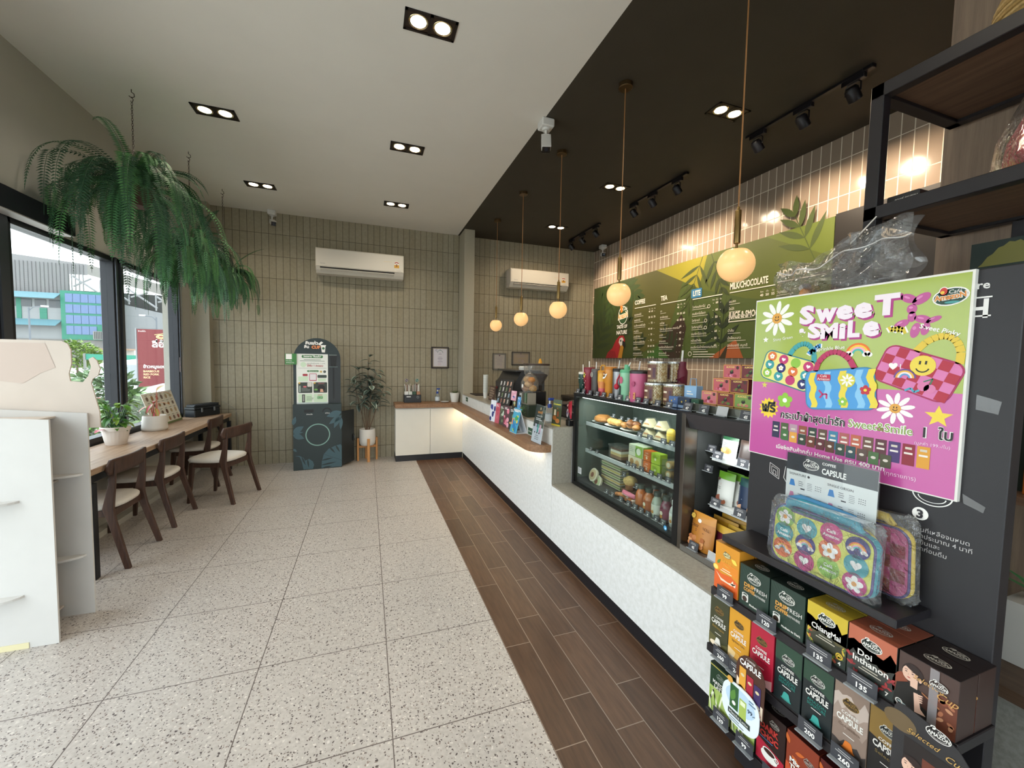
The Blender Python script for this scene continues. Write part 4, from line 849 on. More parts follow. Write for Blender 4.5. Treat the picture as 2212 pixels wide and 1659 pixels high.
A.line([(0.083, 1.19), (0.083, 1.155), (0.118, 1.14), (0.118, 1.175), (0.083, 1.19)], 0.0022, c('#c9c6c6')); A.line([(0.09, 1.18), (0.09, 1.158), (0.112, 1.148), (0.112, 1.172), (0.09, 1.18)], 0.0018, c('#c9c6c6')); A.line([(0.096, 1.152), (0.096, 1.168), (0.106, 1.164), (0.106, 1.149)], 0.002, c('#c9c6c6'))
A.ring(0.185, 1.18, 0.035, 0.003, WHITE, 1, ry=0.014); A.line([(0.15, 1.18), (0.158, 1.13), (0.20, 1.12)], 0.003, WHITE); A.line([(0.14, 1.19), (0.135, 1.15), (0.15, 1.13)], 0.002, WHITE)
A.ring(0.52, 1.215, 0.04, 0.003, WHITE, 1, 180, 360, ry=0.03); A.ring(0.52, 1.208, 0.028, 0.0025, WHITE, 1, 180, 360, ry=0.015)
TAPE = thin_glass('clear_tape', (0.86, 0.86, 0.86, 1), 2.0, 0.18, 0.10, (0.7, 0.7, 0.72, 1))
A.poly([(0.585, 1.475), (0.626, 1.462), (0.622, 1.432), (0.585, 1.44)], TAPE, 2); A.poly([(0.575, 1.235), (0.615, 1.215), (0.612, 1.20), (0.578, 1.212)], TAPE, 2)
m.build('back_panel', t)
m = MB(); m.box(1.207, XP, 0.572, 1.085, 0.899, 0.922, SB, 0.002); m.build('shelf', t)
for z, y1 in ((0.695, 1.108), (0.475, 1.115), (0.228, 1.108)):
    m = MB(); m.box(1.20, XP, 0.448, y1, z, z + (0.027 if z != 0.475 else 0.026), SB, 0.002); m.box(1.192, 1.20, 0.448, y1, z - 0.004, z + 0.024, SB, 0.001); m.build('shelf', t)
# promotional poster on foam board
t = thing('poster', 'large lime and pink bag promotion poster taped to the black stand', 'poster', (1.343, 0.82, 1.22))
PO = MB(); PO.box(1.337, 1.3495, 0.537, 1.102, 1.214, 1.768, c('#e6e4de', 0.5))
LIME, PINK = c('#9aab34', 0.28, coat=0.4), c('#c0529c', 0.28, coat=0.4)
A = Art(PO, (1.337, 1.102, 1.22), (0, -1, 0), (0, 0, 1), 0.0004)
A.rect(0.003, 0.255, 0.56, 0.543, LIME); A.rect(0.003, -0.003, 0.56, 0.255, PINK)
OUT = c('#b03a86'); CR = c('#f0e4ee')
for dx, dy, mt, L in ((0.004, -0.004, OUT, 2), (-0.001, 0.001, CR, 4)):
    bd = 0.07 if L == 2 else 0.055
    for ch_, x, y, s in (('S', 0.185, 0.452, 0.075), ('w', 0.243, 0.455, 0.075), ('e', 0.295, 0.458, 0.075), ('e', 0.343, 0.458, 0.078), ('T', 0.398, 0.46, 0.074)): A.text(ch_, x + dx, y + dy, s, mt, L=L, bold=bd, fit=0.058 if ch_ == 'T' else (0.062 if ch_ == 'w' else 0.047))
    for ch_, x, y, s in (('S', 0.212, 0.405, 0.06), ('M', 0.255, 0.402, 0.06), ('i', 0.292, 0.40, 0.062), ('L', 0.322, 0.403, 0.064), ('e', 0.365, 0.405, 0.075)): A.text(ch_, x + dx, y + dy, s, mt, L=L, bold=bd, fit={'M': 0.05, 'i': 0.018, 'L': 0.032}.get(ch_, 0.042))
A.text('&', 0.173, 0.412, 0.034, CR, L=4, bold=0.06)
def daisy(x, y, r, face=True, rot=0.2):
    for k in range(10): a = rot + 2 * PI * k / 10; A.disc(x + 0.62 * r * math.cos(a), y + 0.62 * r * math.sin(a), r * 0.38, WHITE, 2 + 0.1 * (k % 2), ry=r * 0.14, n=12, rot=a)
    A.disc(x, y, r * 0.3, c('#e0a348'), 3)
    if face: A.line([(x - r * 0.08, y + r * 0.02), (x - r * 0.06, y + r * 0.12)], r * 0.05, BLACK, 4); A.line([(x + r * 0.07, y + r * 0.02), (x + r * 0.09, y + r * 0.12)], r * 0.05, BLACK, 4); A.ring(x, y, r * 0.15, r * 0.04, BLACK, 4, 200, 340, 6)
daisy(0.083, 0.477, 0.06); daisy(0.432, 0.205, 0.043)
A.star(0.045, 0.405, 0.011, 0.005, 5, WHITE, 2); A.star(0.05, 0.245, 0.012, 0.005, 5, c('#d8d05a'), 2); A.star(0.52, 0.195, 0.028, 0.012, 5, c('#ecd04a'), 2)
A.flower(0.127, 0.197, 0.026, c('#8fc23c'), WHITE, 2, n=5, wid=0.4); A.star(0.07, 0.165, 0.037, 0.028, 14, c('#f0cf3a'), 2); A.text('ฟรี', 0.07, 0.152, 0.045, BLACK, L=4, bold=0.04)
BD = c('#b8468e', 0.3)   # balloon dog
for x, y, rx, ry, a in ((0.452, 0.468, 0.011, 0.013, 0), (0.47, 0.492, 0.021, 0.012, 0.6), (0.444, 0.496, 0.019, 0.011, -0.5), (0.453, 0.448, 0.009, 0.014, 0), (0.432, 0.43, 0.018, 0.01, 0.5), (0.462, 0.412, 0.01, 0.02, -0.2), (0.475, 0.44, 0.018, 0.01, -0.3), (0.497, 0.437, 0.016, 0.007, 0.4), (0.482, 0.415, 0.009, 0.017, -0.2)): A.disc(x, y, rx, BD, 2, ry=ry, rot=a, n=14); A.disc(x - rx * 0.2, y + ry * 0.3, rx * 0.4, c('#dd86bd'), 3, ry=ry * 0.25, rot=a, n=10)
for pts, col in (([(0.193, 0.36), (0.205, 0.353), (0.205, 0.368), (0.217, 0.36), (0.217, 0.378), (0.229, 0.372), (0.229, 0.385)], '#3f8fd0'), ([(0.405, 0.425), (0.412, 0.412), (0.42, 0.424), (0.427, 0.41), (0.435, 0.422), (0.442, 0.405)], '#d9c23c')): A.line(pts, 0.015, WHITE, 2); A.line(pts, 0.007, c(col), 3)
A.rainbow(0.335, 0.352, 0.032, 2)
def bagart(x, y, w, h, rot, base, edge, handle, hx0, hx1, hh, L=3):
    ca, sa = math.cos(rot), math.sin(rot); f = lambda u, v: (x + u * ca - v * sa, y + u * sa + v * ca)
    pts = [(x0_, y0_) for x0_, y0_ in [f(hx0 + (hx1 - hx0) * k / 10, h + hh * math.sin(PI * k / 10) ** 0.6) for k in range(11)]]; A.line(pts, 0.016, handle, L); 
    def rr_(e, mat, LL):
        p = []; r = 0.022
        for cx, cyy, a in ((w - r, r, -90), (w - r, h - r, 0), (r, h - r, 90), (r, r, 180)): p += [f(cx + (r + e) * math.cos(math.radians(a + 18 * k)), cyy + (r + e) * math.sin(math.radians(a + 18 * k))) for k in range(6)]
        A.poly(p, mat, LL)
    rr_(0.003, edge, L); rr_(-0.001, base, L + 1); return f
TQ = c('#3a9aa0'); YL = c('#e8d24a'); BL = c('#4d9ad8'); MG = c('#c0356f'); NV = c('#2b2a6a'); OR = c('#dd7435'); GR = c('#8fbf45')
f = bagart(0.03, 0.276, 0.178, 0.098, -0.27, c('#e9e08a'), c('#3d7f86'), c('#3f9fa5'), 0.08, 0.165, 0.05)
for i in range(4):
    for j in range(3):
        q = f(0.024 + i * 0.043, 0.02 + j * 0.03); A.disc(q[0], q[1], 0.0165, (GR, TQ, MG, NV, TQ, NV, OR, TQ, OR, MG, GR, MG)[j * 4 + i], 5, n=14)
        if (i + j) % 2: A.heart(q[0], q[1], 0.007, WHITE, 6, -0.25)
        elif i != 2: A.flower(q[0], q[1], 0.009, WHITE, YL, 6, n=5)
f = bagart(0.375, 0.285, 0.165, 0.10, -0.36, c('#d77ab0'), c('#a82a5a'), c('#dfc044'), 0.06, 0.15, 0.055)
for i in range(7):
    for j in range(4):
        if (i + j) % 2 == 0: p = [f(0.002 + (i + a) * 0.0232, 0.002 + (j + b) * 0.0242) for a, b in ((0, 0), (1, 0), (1, 1), (0, 1))]; A.poly(p, c('#b0283e'), 5)
A.disc(0.483, 0.321, 0.026, c('#e9d04e'), 6); A.ring(0.483, 0.318, 0.015, 0.003, BLACK, 7, 200, 340, 8); A.line([(0.477, 0.324), (0.478, 0.333)], 0.004, BLACK, 7); A.line([(0.489, 0.324), (0.49, 0.333)], 0.004, BLACK, 7)
A.rainbow(0.448, 0.288, 0.024, 6, False, ('#6a4a8a', '#e8b03c', '#f0e0e0', '#5f9ad0')); A.disc(0.487, 0.268, 0.012, c('#d67aa8'), 6); A.disc(0.50, 0.262, 0.012, c('#d67aa8'), 6); A.line([(0.487, 0.28), (0.505, 0.288), (0.50, 0.273)], 0.003, c('#3a7a5a'), 6); A.line([(0.45, 0.255), (0.462, 0.262), (0.47, 0.252), (0.48, 0.258)], 0.005, c('#4aa5c0'), 6); A.text('♥1', 0.425, 0.312, 0.018, WHITE, L=6)
f = bagart(0.203, 0.178, 0.187, 0.118, 0.10, BL, c('#3f86b0'), c('#b8305f'), 0.03, 0.14, 0.055, 7)
for k, h in ((0, YL), (2, c('#8ac4ea')), (4, YL), (6, c('#8ac4ea')), (7.4, YL)):
    pl = [f(0.012 + k * 0.0216 + 0.004 * math.sin(q * 1.4), 0.004 + 0.11 * q / 10) for q in range(11)]; pr_ = [f(0.030 + k * 0.0216 + 0.004 * math.sin(q * 1.4), 0.004 + 0.11 * q / 10) for q in range(11)]; A.poly(pl + pr_[::-1], h, 9)
q = f(0.055, 0.097); A.rrect(q[0] - 0.02, q[1] - 0.010, q[0] + 0.02, q[1] + 0.010, 0.004, c('#c0304a'), 10); A.text('Café', q[0], q[1] + 0.001, 0.011, WHITE, L=12); A.text('Amazon', q[0], q[1] - 0.008, 0.011, WHITE, L=12)
q = f(0.12, 0.085); A.disc(q[0], q[1], 0.021, c('#d9d04a'), 10)
for k in range(8): a = k * PI / 4; A.disc(q[0] + 0.011 * math.cos(a), q[1] + 0.011 * math.sin(a), 0.008, WHITE, 11, ry=0.003, rot=a, n=8)
q = f(0.165, 0.055); A.flower(q[0], q[1], 0.014, c('#c03040'), YL, 10, n=5); q = f(0.105, 0.022); A.flower(q[0], q[1], 0.013, GR, WHITE, 10, n=5); q = f(0.05, 0.045); A.line([(q[0] - 0.012, q[1] + 0.012), (q[0], q[1]), (q[0] - 0.008, q[1] - 0.012)], 0.005, MG, 10); A.line([(q[0], q[1]), (q[0] + 0.012, q[1] + 0.002), (q[0] + 0.012, q[1] - 0.013)], 0.005, MG, 10)
A.text('Shiny Green', 0.108, 0.402, 0.014, WHITE, rot=0.12, L=3); A.text('Sprinkle Blue', 0.262, 0.365, 0.0155, WHITE, rot=0.08, L=10); A.text('Sweet Pinky', 0.508, 0.405, 0.0165, WHITE, rot=-0.32, L=3, bold=0.02)
for mt, b, L in ((WHITE, 0.06, 4), (BLACK, 0.02, 6)): A.text('กระเป๋าผ้าสุดน่ารัก', 0.215, 0.137, 0.032, mt, fit=0.198, L=L, bold=b); A.text('1  ใบ', 0.522, 0.139, 0.036, mt, fit=0.056, L=L, bold=b)
A.text('Sweet&Smile', 0.398, 0.139, 0.032, WHITE, fit=0.152, L=4, bold=0.06); A.text('Sweet&Smile', 0.398, 0.139, 0.032, c('#7f9a34'), fit=0.150, L=6, bold=0.0)
A.text('(มูลค่า 199.-/ใบ)', 0.512, 0.118, 0.011, c('#ecd0e4'), L=3); A.text('เมื่อซื้อสินค้ากลุ่ม Home Use ครบ 400 บาท', 0.262, 0.03, 0.018, WHITE, fit=0.312, L=3, bold=0.02, rot=-0.0); A.text('(ทุกรายการ)', 0.452, 0.022, 0.0145, c('#ecd0e4'), L=3)
bc = ['#2a2a4a', '#4a5a34', '#b090a0', '#8a4a34', '#2a3a30', '#5a4436', '#3a7a9a', '#a85a5a', '#b8604a', '#6a4a3e', '#5a2f38', '#46326a', '#8a2434', '#d99a34']
for k, h in enumerate(bc): x = 0.088 + k * 0.0305; A.rect(x, 0.066 - k * 0.0006, x + 0.026, 0.121 - k * 0.0005, c(h), 3); A.rect(x + 0.006, 0.101, x + 0.02, 0.107, c('#cfc6b8'), 4); A.rect(x + 0.004, 0.088, x + 0.022, 0.093, c('#e8e0d8'), 4)
for k, h in enumerate(['#3f6a3a', '#d99a40', '#2a3a2c', '#6a3424', '#5a2028', '#5a3424', '#33443a', '#2f4a50', '#5a4640', '#4a6a40', '#4a4a32']): x = 0.122 + k * 0.0285; A.rect(x, 0.062 - k * 0.0022, x + 0.025, 0.096 - k * 0.002, c(h), 5); A.disc(x + 0.0125, 0.08 - k * 0.002, 0.006, c('#d8d0c4'), 6, ry=0.004)
# emblem sticker
x, y = 0.525, 0.492
A.disc(x, y - 0.002, 0.034, WHITE, 3, ry=0.022, rot=0.15); A.disc(x, y - 0.002, 0.031, c('#24453a'), 4, ry=0.019, rot=0.15); A.disc(x - 0.013, y + 0.012, 0.009, WHITE, 4, ry=0.011); A.disc(x - 0.013, y + 0.012, 0.007, c('#c23b2e'), 5, ry=0.009); A.disc(x - 0.015, y + 0.009, 0.004, c('#e8c048'), 6)
A.text('Café', x + 0.008, y + 0.005, 0.013, WHITE, L=6, shear=0.2); A.text('AmazoN', x, y - 0.008, 0.018, WHITE, L=6, fit=0.062, bold=0.1, rot=0.1); A.text('AmazoN', x, y - 0.008, 0.018, c('#d98a3c'), L=8, fit=0.058, bold=0.03, rot=0.1); A.disc(x + 0.004, y - 0.016, 0.014, c('#4a9a9a'), 5, ry=0.003)
PO.build('board', t)
# ---------------------------------------------------------------- boxes
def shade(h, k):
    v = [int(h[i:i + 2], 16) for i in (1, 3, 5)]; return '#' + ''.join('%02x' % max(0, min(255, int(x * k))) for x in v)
TW = c('#e9e6e0', 0.45)
def carton(y0, y1, z0, z1, face, label, art, top=None, x0=XFr, x1=None, group='coffee boxes on the black stand', cat='box', name='coffee_box'):
    x1 = x1 or x0 + 0.071; t = thing(name, label, cat, ((x0 + x1) / 2, (y0 + y1) / 2, z0), group)
    m = MB(); m.box(x0, x1, y0, y1, z0, z1, c(face, 0.4), 0.0012); A = Art(m, (x0, y1, z0), (0, -1, 0), (0, 0, 1), 0.0004)
    art(A, y1 - y0, z1 - z0); m.build('carton', t)
    B = MB(); B.box(x0, x1, y0, y1, z1 - 0.0006, z1 + 0.0006, c(top or shade(face, 0.8), 0.4)); A = Art(B, ((x0 + x1) / 2, (y0 + y1) / 2, z1 + 0.0006), (0, -1, 0), (1, 0, 0), 0.0003); A.logo(0, 0, 0.024, c('#b9b4aa', 0.4), c(top or shade(face, 0.8), 0.4)); B.build('lid', t)
    return t
def hills(A, w, z, h, cols, seed, L=1):
    rr = random.Random(seed)
    for i, cl in enumerate(cols):
        zz = z - i * h * 0.28; top = [(w * k / 8, zz + rr.uniform(-0.1, 0.1) * h) for k in range(9)]; A.poly([(0.0005, 0.001)] + [(max(0.0005, min(w - 0.0005, a)), b) for a, b in top] + [(w - 0.0005, 0.001)], c(cl), L + i * 0.2)
def sprigs(A, pts, cols, seed, r=0.006):
    rr = random.Random(seed)
    for x, y in pts:
        for k in range(4): a = rr.uniform(0, 6.3); A.leaf(x, y, r * 2, r, a, c(rr.choice(cols)), 3 + 0.1 * k, 4)
        A.disc(x, y, r * 0.4, c(cols[0]), 4, n=8)
def art_latte(A, w, h):
    A.poly([(0.0005, 0.001), (0.0005, h * 0.42), (w * 0.3, h * 0.36), (w * 0.7, h * 0.40), (w - 0.0005, h * 0.33), (w - 0.0005, 0.001)], c('#e0632a')); A.rect(w * 0.02, h * 0.42, w * 0.98, h * 0.62, c('#e58a2c'), 1)
    A.logo(w * 0.5, h * 0.80, 0.016, c('#3a3a2a'), c('#e8d9a0')); A.text('LATTE', w * 0.5, h * 0.62, 0.014, c('#f0b64a'), L=3); A.text('THAI', w * 0.5, h * 0.54, 0.012, c('#f0b64a'), L=3)
    A.poly([(w * 0.08, h * 0.36), (w * 0.3, h * 0.27), (w * 0.6, h * 0.25), (w * 0.95, h * 0.3), (w * 0.75, h * 0.22), (w * 0.3, h * 0.22)], c('#f4dcc4'), 3); A.poly([(w * 0.7, h * 0.26), (w * 0.8, h * 0.34), (w * 0.83, h * 0.27), (w * 0.92, h * 0.31), (w * 0.9, h * 0.22)], c('#f4dcc4'), 3)
    A.disc(w * 0.06, h * 0.45, w * 0.12, c('#f2c23c'), 3, ry=h * 0.06); A.disc(w * 0.06, h * 0.45, w * 0.09, c('#f6dc7a'), 4, ry=h * 0.045); A.leaf(w * 0.12, h * 0.54, w * 0.22, w * 0.1, 1.0, c('#5f8a3a'), 4); A.ring(w * 0.86, h * 0.78, w * 0.16, w * 0.16, c('#f6d458'), 3, 180, 300, 8)
    A.rect(w * 0.45, h * 0.03, w * 0.75, h * 0.07, c('#f6e6c8'), 3); A.lines(w * 0.5, h * 0.47, w * 0.5, 2, 0.008, 0.003, c('#f6e2c0'), al='c')
def art_drip(A, w, h):
    for k in range(5): A.line([(w * (0.02 + 0.1 * k), h * 0.98), (w * (0.3 + 0.12 * k), h * 0.62), (w * (0.2 + 0.1 * k), h * 0.3)], 0.0008, c('#3f564a'), 1)
    A.logo(w * 0.5, h * 0.76, 0.025, c('#d9d7d0'), c('#22342c')); A.text('DRIP', w * 0.36, h * 0.50, 0.018, c('#dca04a'), L=3, fit=w * 0.36, bold=0.03); A.text('FRESH', w * 0.74, h * 0.50, 0.018, TW, L=3, fit=w * 0.4)
    A.text('COFFEE', w * 0.36, h * 0.39, 0.016, c('#dca04a'), L=3, fit=w * 0.38, bold=0.03); A.text('ANYWHERE', w * 0.72, h * 0.38, 0.011, TW, L=3, fit=w * 0.36)
    A.rrect(w * 0.12, h * 0.12, w * 0.34, h * 0.28, 0.004, TW, 3); A.disc(w * 0.22, h * 0.18, 0.009, c('#3a2a20'), 4); A.ring(w * 0.23, h * 0.29, 0.012, 0.004, TW, 3, ry=0.005); A.text('Medium to Dark', w * 0.66, h * 0.08, 0.009, TW, L=3, fit=w * 0.55, bold=0.03)
def art_origin(name, n2, sky, hl, num, acc):
    def art(A, w, h):
        A.rect(0.0005, h * 0.45, w - 0.0005, h - 0.0005, c(sky)); hills(A, w, h * 0.74, h, hl, len(name)); sprigs(A, [(w * 0.06, h * 0.4), (w * 0.1, h * 0.25), (w * 0.92, h * 0.35), (w * 0.85, h * 0.2), (w * 0.2, h * 0.12), (w * 0.7, h * 0.1)], acc, num)
        A.logo(w * 0.5, h * 0.78, 0.023, TW, c('#26302a')); A.text(name, w * 0.5 - (w * 0.12 if n2 else 0), h * 0.50, 0.022, TW, L=4, bold=0.02, fit=None if n2 else w * 0.72)
        if n2: A.text(n2, w * 0.5, h * 0.36, 0.022, TW, L=4, bold=0.02, fit=w * 0.74)
        A.lines(w * 0.5, h * (0.30 if n2 else 0.40), w * 0.5, 2, 0.007, 0.0025, c('#c9c2b0'), 4, al='c'); A.text(str(num), w * 0.86, h * 0.05, 0.014, TW, L=4, bold=0.03)
        if num == 4: A.disc(w * 0.85, h * 0.22, 0.009, c('#d9b83c'), 4); A.ring(w * 0.85, h * 0.22, 0.006, 0.0015, c('#4a3a20'), 5)
    return art
SKIN, HAIR = c('#e0b7a2', 0.5), c('#2a1a17', 0.5)
def lady(A, x, y, s, L=4):
    """small printed portrait of a woman in black holding a glass of coffee"""
    A.disc(x + s * 0.02, y + s * 0.28, s * 0.20, HAIR, L, ry=s * 0.24, n=16); A.poly([(x - s * 0.32, y - s * 0.6), (x - s * 0.26, y - s * 0.1), (x - s * 0.05, y + s * 0.05), (x + s * 0.2, y - s * 0.02), (x + s * 0.32, y - s * 0.3), (x + s * 0.45, y - s * 0.6)], c('#17130f'), L + 0.2)
    A.poly([(x - s * 0.02, y + s * 0.2), (x - s * 0.01, y - s * 0.02), (x + s * 0.12, y - s * 0.02), (x + s * 0.12, y + s * 0.2)], SKIN, L + 0.4); A.disc(x - s * 0.03, y + s * 0.27, s * 0.14, SKIN, L + 0.6, ry=s * 0.185, n=16, rot=-0.15)
    A.disc(x + s * 0.16, y + s * 0.22, s * 0.03, SKIN, L + 0.7, ry=s * 0.05, n=8); A.poly([(x - s * 0.14, y + s * 0.42), (x - s * 0.02, y + s * 0.36), (x + s * 0.12, y + s * 0.3), (x + s * 0.13, y + s * 0.47), (x, y + s * 0.52)], HAIR, L + 0.8)
    for dx in (-0.10, 0.02): A.disc(x + s * dx, y + s * 0.285, s * 0.022, HAIR, L + 0.9, ry=s * 0.012, n=8); A.line([(x + s * (dx - 0.03), y + s * 0.33), (x + s * (dx + 0.03), y + s * 0.335)], s * 0.012, HAIR, L + 0.9)
    A.disc(x - s * 0.045, y + s * 0.165, s * 0.032, c('#b3433f'), L + 0.9, ry=s * 0.013, n=8); A.line([(x - s * 0.055, y + s * 0.26), (x - s * 0.06, y + s * 0.215)], s * 0.01, c('#c39a86'), L + 0.9)
    A.poly([(x + s * 0.2, y + s * 0.0), (x + s * 0.52, y - s * 0.14), (x + s * 0.44, y - s * 0.42), (x + s * 0.2, y - s * 0.33)], c('#3a1c12'), L + 1); A.poly([(x + s * 0.2, y), (x + s * 0.52, y - s * 0.14), (x + s * 0.51, y - s * 0.17), (x + s * 0.2, y - s * 0.03)], c('#a56a44'), L + 1.2)
    for k in range(4): A.disc(x + s * 0.17, y - s * (0.12 + k * 0.05), s * 0.065, SKIN, L + 1.4, ry=s * 0.02, rot=0.35, n=8)
    A.poly([(x + s * 0.06, y - s * 0.12), (x + s * 0.14, y - s * 0.1), (x + s * 0.2, y - s * 0.42), (x + s * 0.3, y - s * 0.52), (x + s * 0.1, y - s * 0.56)], SKIN, L + 1.3)
def art_selected(A, w, h):
    A.rect(0.0005, 0.001, w - 0.0005, h - 0.0005, c('#4a3630')); A.disc(w * 0.1, h * 0.35, w * 0.2, c('#8a4630'), 1.2, ry=h * 0.3); A.rect(w * 0.62, 0.001, w - 0.0005, h * 0.62, c('#6f3d2c'), 1.5); lady(A, w * 0.24, h * 0.5, h * 0.72)
    A.rect(w * 0.55, 0.001, w * 0.70, h - 0.0005, thin_glass('cellophane_strip', (0.9, 0.9, 0.92, 1), 2.0, 0.15, 0.35, (0.62, 0.58, 0.6, 1)), 9)
    A.logo(w * 0.70, h * 0.76, 0.016, TW, c('#3a2a26'), L=10); A.text('Selected', w * 0.52, h * 0.66, 0.016, c('#c99a5a'), L=10, shear=0.4); A.text('Cup', w * 0.83, h * 0.56, 0.022, c('#c99a5a'), L=10, shear=0.4)
    rr = random.Random(5)
    for k in range(9): A.disc(w * rr.uniform(0.72, 0.97), h * rr.uniform(0.12, 0.55), 0.007, c(rr.choice(['#a86a4c', '#8a4a34', '#c08a68'])), 3, ry=0.004, rot=rr.uniform(0, 3), n=10)
    A.line([(w * 0.03, h * 0.12), (w * 0.1, h * 0.12), (w * 0.5, 0.004)], 0.004, c('#9fb0b0'), 6); A.ring(w * 0.06, h * 0.12, 0.007, 0.002, TW, 8)
def art_capsule(sub, subcol, band, base, kind, pod='#d8d4cc'):
    def art(A, w, h):
        if kind == 'green': A.rect(0.0005, h * 0.68, w - 0.0005, h - 0.0005, c(band)); A.poly([(w * 0.0005, h * 0.68), (w * 0.5, h * 0.68), (w - 0.0005, h * 0.58), (w - 0.0005, h * 0.68)], c(band), 1)
        elif kind == 'hills': hills(A, w, h * 0.86, h * 0.8, band, 3); hills(A, w, h * 0.16, h * 0.5, ['#3a3432'], 9, 2)
        elif kind == 'swirl': A.poly([(0.0005, 0.001), (0.0005, h * 0.24), (w * 0.35, h * 0.2), (w * 0.6, h * 0.1), (w - 0.0005, h * 0.18), (w - 0.0005, 0.001)], c(band)); 
        elif kind == 'gold': A.rect(0.0005, h * 0.6, w - 0.0005, h - 0.0005, c(band)); A.poly([(0.0005, h * 0.6), (w * 0.5, h * 0.55), (w - 0.0005, h * 0.42), (w - 0.0005, h * 0.6)], c(band), 1)
        lg = c('#cfcdc6') if kind in ('green', 'gold') else c('#8f6f34'); A.logo(w * 0.5, h * 0.76, 0.0195, lg, c('#1f2422') if kind in ('green', 'gold') else c('#3a2c1c'))
        A.text('COFFEE', w * 0.5, h * 0.585, 0.0115, TW, L=4, bold=0.02); A.text('CAPSULE', w * 0.5, h * 0.47, 0.023, TW, L=4, fit=w * 0.76, bold=0.03)
        A.text(sub[0], w * 0.5, h * 0.385, 0.012, c(subcol), L=4, fit=w * 0.62); 
        if len(sub) > 1: A.text(sub[1], w * 0.5, h * 0.325, 0.012, c(subcol), L=4, fit=w * 0.62)
        A.lines(w * 0.5, h * 0.285, w * 0.5, 1, 0.006, 0.002, TW, 4, al='c')
        A.poly([(w * 0.40, h * 0.19), (w * 0.60, h * 0.19), (w * 0.66, h * 0.09), (w * 0.34, h * 0.09)], c(pod), 4); A.disc(w * 0.5, h * 0.19, w * 0.1, c(pod), 4.2, ry=h * 0.02); A.disc(w * 0.5, h * 0.085, w * 0.2, c(shade(pod, 0.85)), 3.8, ry=h * 0.02)
        if kind == 'swirl': A.disc(w * 0.3, h * 0.06, w * 0.22, c('#f0dfc4'), 3, ry=h * 0.05)
    return art
g = 'coffee boxes on the black stand'
carton(1.003, 1.103, 0.722, 0.893, '#d9922c', 'orange latte carton, front, leftmost on the top box row of the stand', art_latte)
carton(1.003, 1.103, 0.722, 0.893, '#d9922c', 'second orange carton behind the front orange latte box', art_latte, x0=XFr + 0.0745)
for y0, lb in ((0.891, 'dark green drip coffee carton beside the orange box, left of its pair'), (0.780, 'dark green drip coffee carton beside the yellow-topped box, right of its pair')):
    carton(y0, y0 + 0.107, 0.722, 0.861, '#24382f', lb, art_drip, '#17211d')
    carton(y0, y0 + 0.107, 0.722, 0.861, '#24382f', lb.replace('dark green drip coffee carton', 'dark green carton behind the drip carton'), art_drip, '#17211d', x0=XFr + 0.0745)
am = art_origin('ChiangMai', None, '#c9ae34', ['#5c5434', '#3a3a2c', '#26302a'], 4, ['#c9a83c', '#5f7a3a', '#a8503c'])
carton(0.668, 0.773, 0.722, 0.861, '#26302a', 'yellow-topped carton with green hills on the stand, front of two', am, '#a38a2a'); carton(0.668, 0.773, 0.722, 0.861, '#26302a', 'yellow-topped carton behind the front yellow one, under the bag shelf', am, '#a38a2a', x0=XFr + 0.0745)
ad = art_origin('Doi', 'Inthanon', '#b8664c', ['#6a4a40', '#3a3a36', '#2a322f'], 7, ['#a83a3c', '#4f6a3c', '#8a2c30'])
carton(0.562, 0.666, 0.722, 0.861, '#2a322f', 'red-brown topped carton with hills and red leaves, front of two', ad, '#8a4a36'); carton(0.562, 0.666, 0.722, 0.861, '#2a322f', 'red-brown topped carton behind the front one beside the shelf corner', ad, '#8a4a36', x0=XFr + 0.0745)
carton(0.453, 0.558, 0.722, 0.861, '#3a2a26', 'dark brown carton printed with a woman in black, front right', art_selected, '#1f1616'); carton(0.453, 0.558, 0.722, 0.861, '#3a2a26', 'dark brown carton behind the one printed with a woman', art_selected, '#1f1616', x0=XFr + 0.0745)
z0, z1 = 0.502, 0.686
carton(1.033, 1.114, z0, z1, '#3f4029', 'olive capsule carton, leftmost of the capsule row', art_capsule(['Ethiopia'], '#b08a3c', '#5f5a34', '', 'swirl', '#e8e4dc'), x1=1.272)
carton(0.950, 1.031, z0, z1, '#d99a2c', 'yellow-orange capsule carton between the olive and red ones', art_capsule(['Signature Cake'], '#6a4a2a', '#e8c890', '', 'swirl', '#d9a24a'), '#c8892a', x1=1.272)
carton(0.865, 0.946, z0, z1, '#b3203a', 'red capsule carton beside the rounded capsule card', art_capsule(['Lychee Tea'], '#8a1a2c', '#d8a0a0', '', 'swirl', '#d8c8c8'), x1=1.272)
ag = art_capsule(['AMAZON', 'SIGNATURE'], '#2f8f84', '#2c4636', '', 'green', '#3f9f96')
carton(0.777, 0.859, z0, z1, '#1c2426', 'black and green capsule carton next to the red one', ag, '#1c2a24', x1=1.272); carton(0.692, 0.773, z0, z1, '#1c2426', 'black and green capsule carton next to the pale brown one', ag, '#1c2a24', x1=1.272)
carton(0.609, 0.690, z0, z1, '#8d786b', 'pale brown capsule carton with hills and an orange pod', art_capsule(['Colombia'], '#6a5446', ['#bfae a4'.replace(' ', ''), '#a08c80', '#8a766a'], '', 'hills', '#d9772c'), '#a8988c', x1=1.272)
carton(0.526, 0.607, z0, z1, '#1c1a1a', 'black and gold capsule carton half hidden by the dark card', art_capsule(['Selected'], '#8a7444', '#8a6c34', '', 'gold', '#2a2624'), '#8a6c34', x1=1.272)
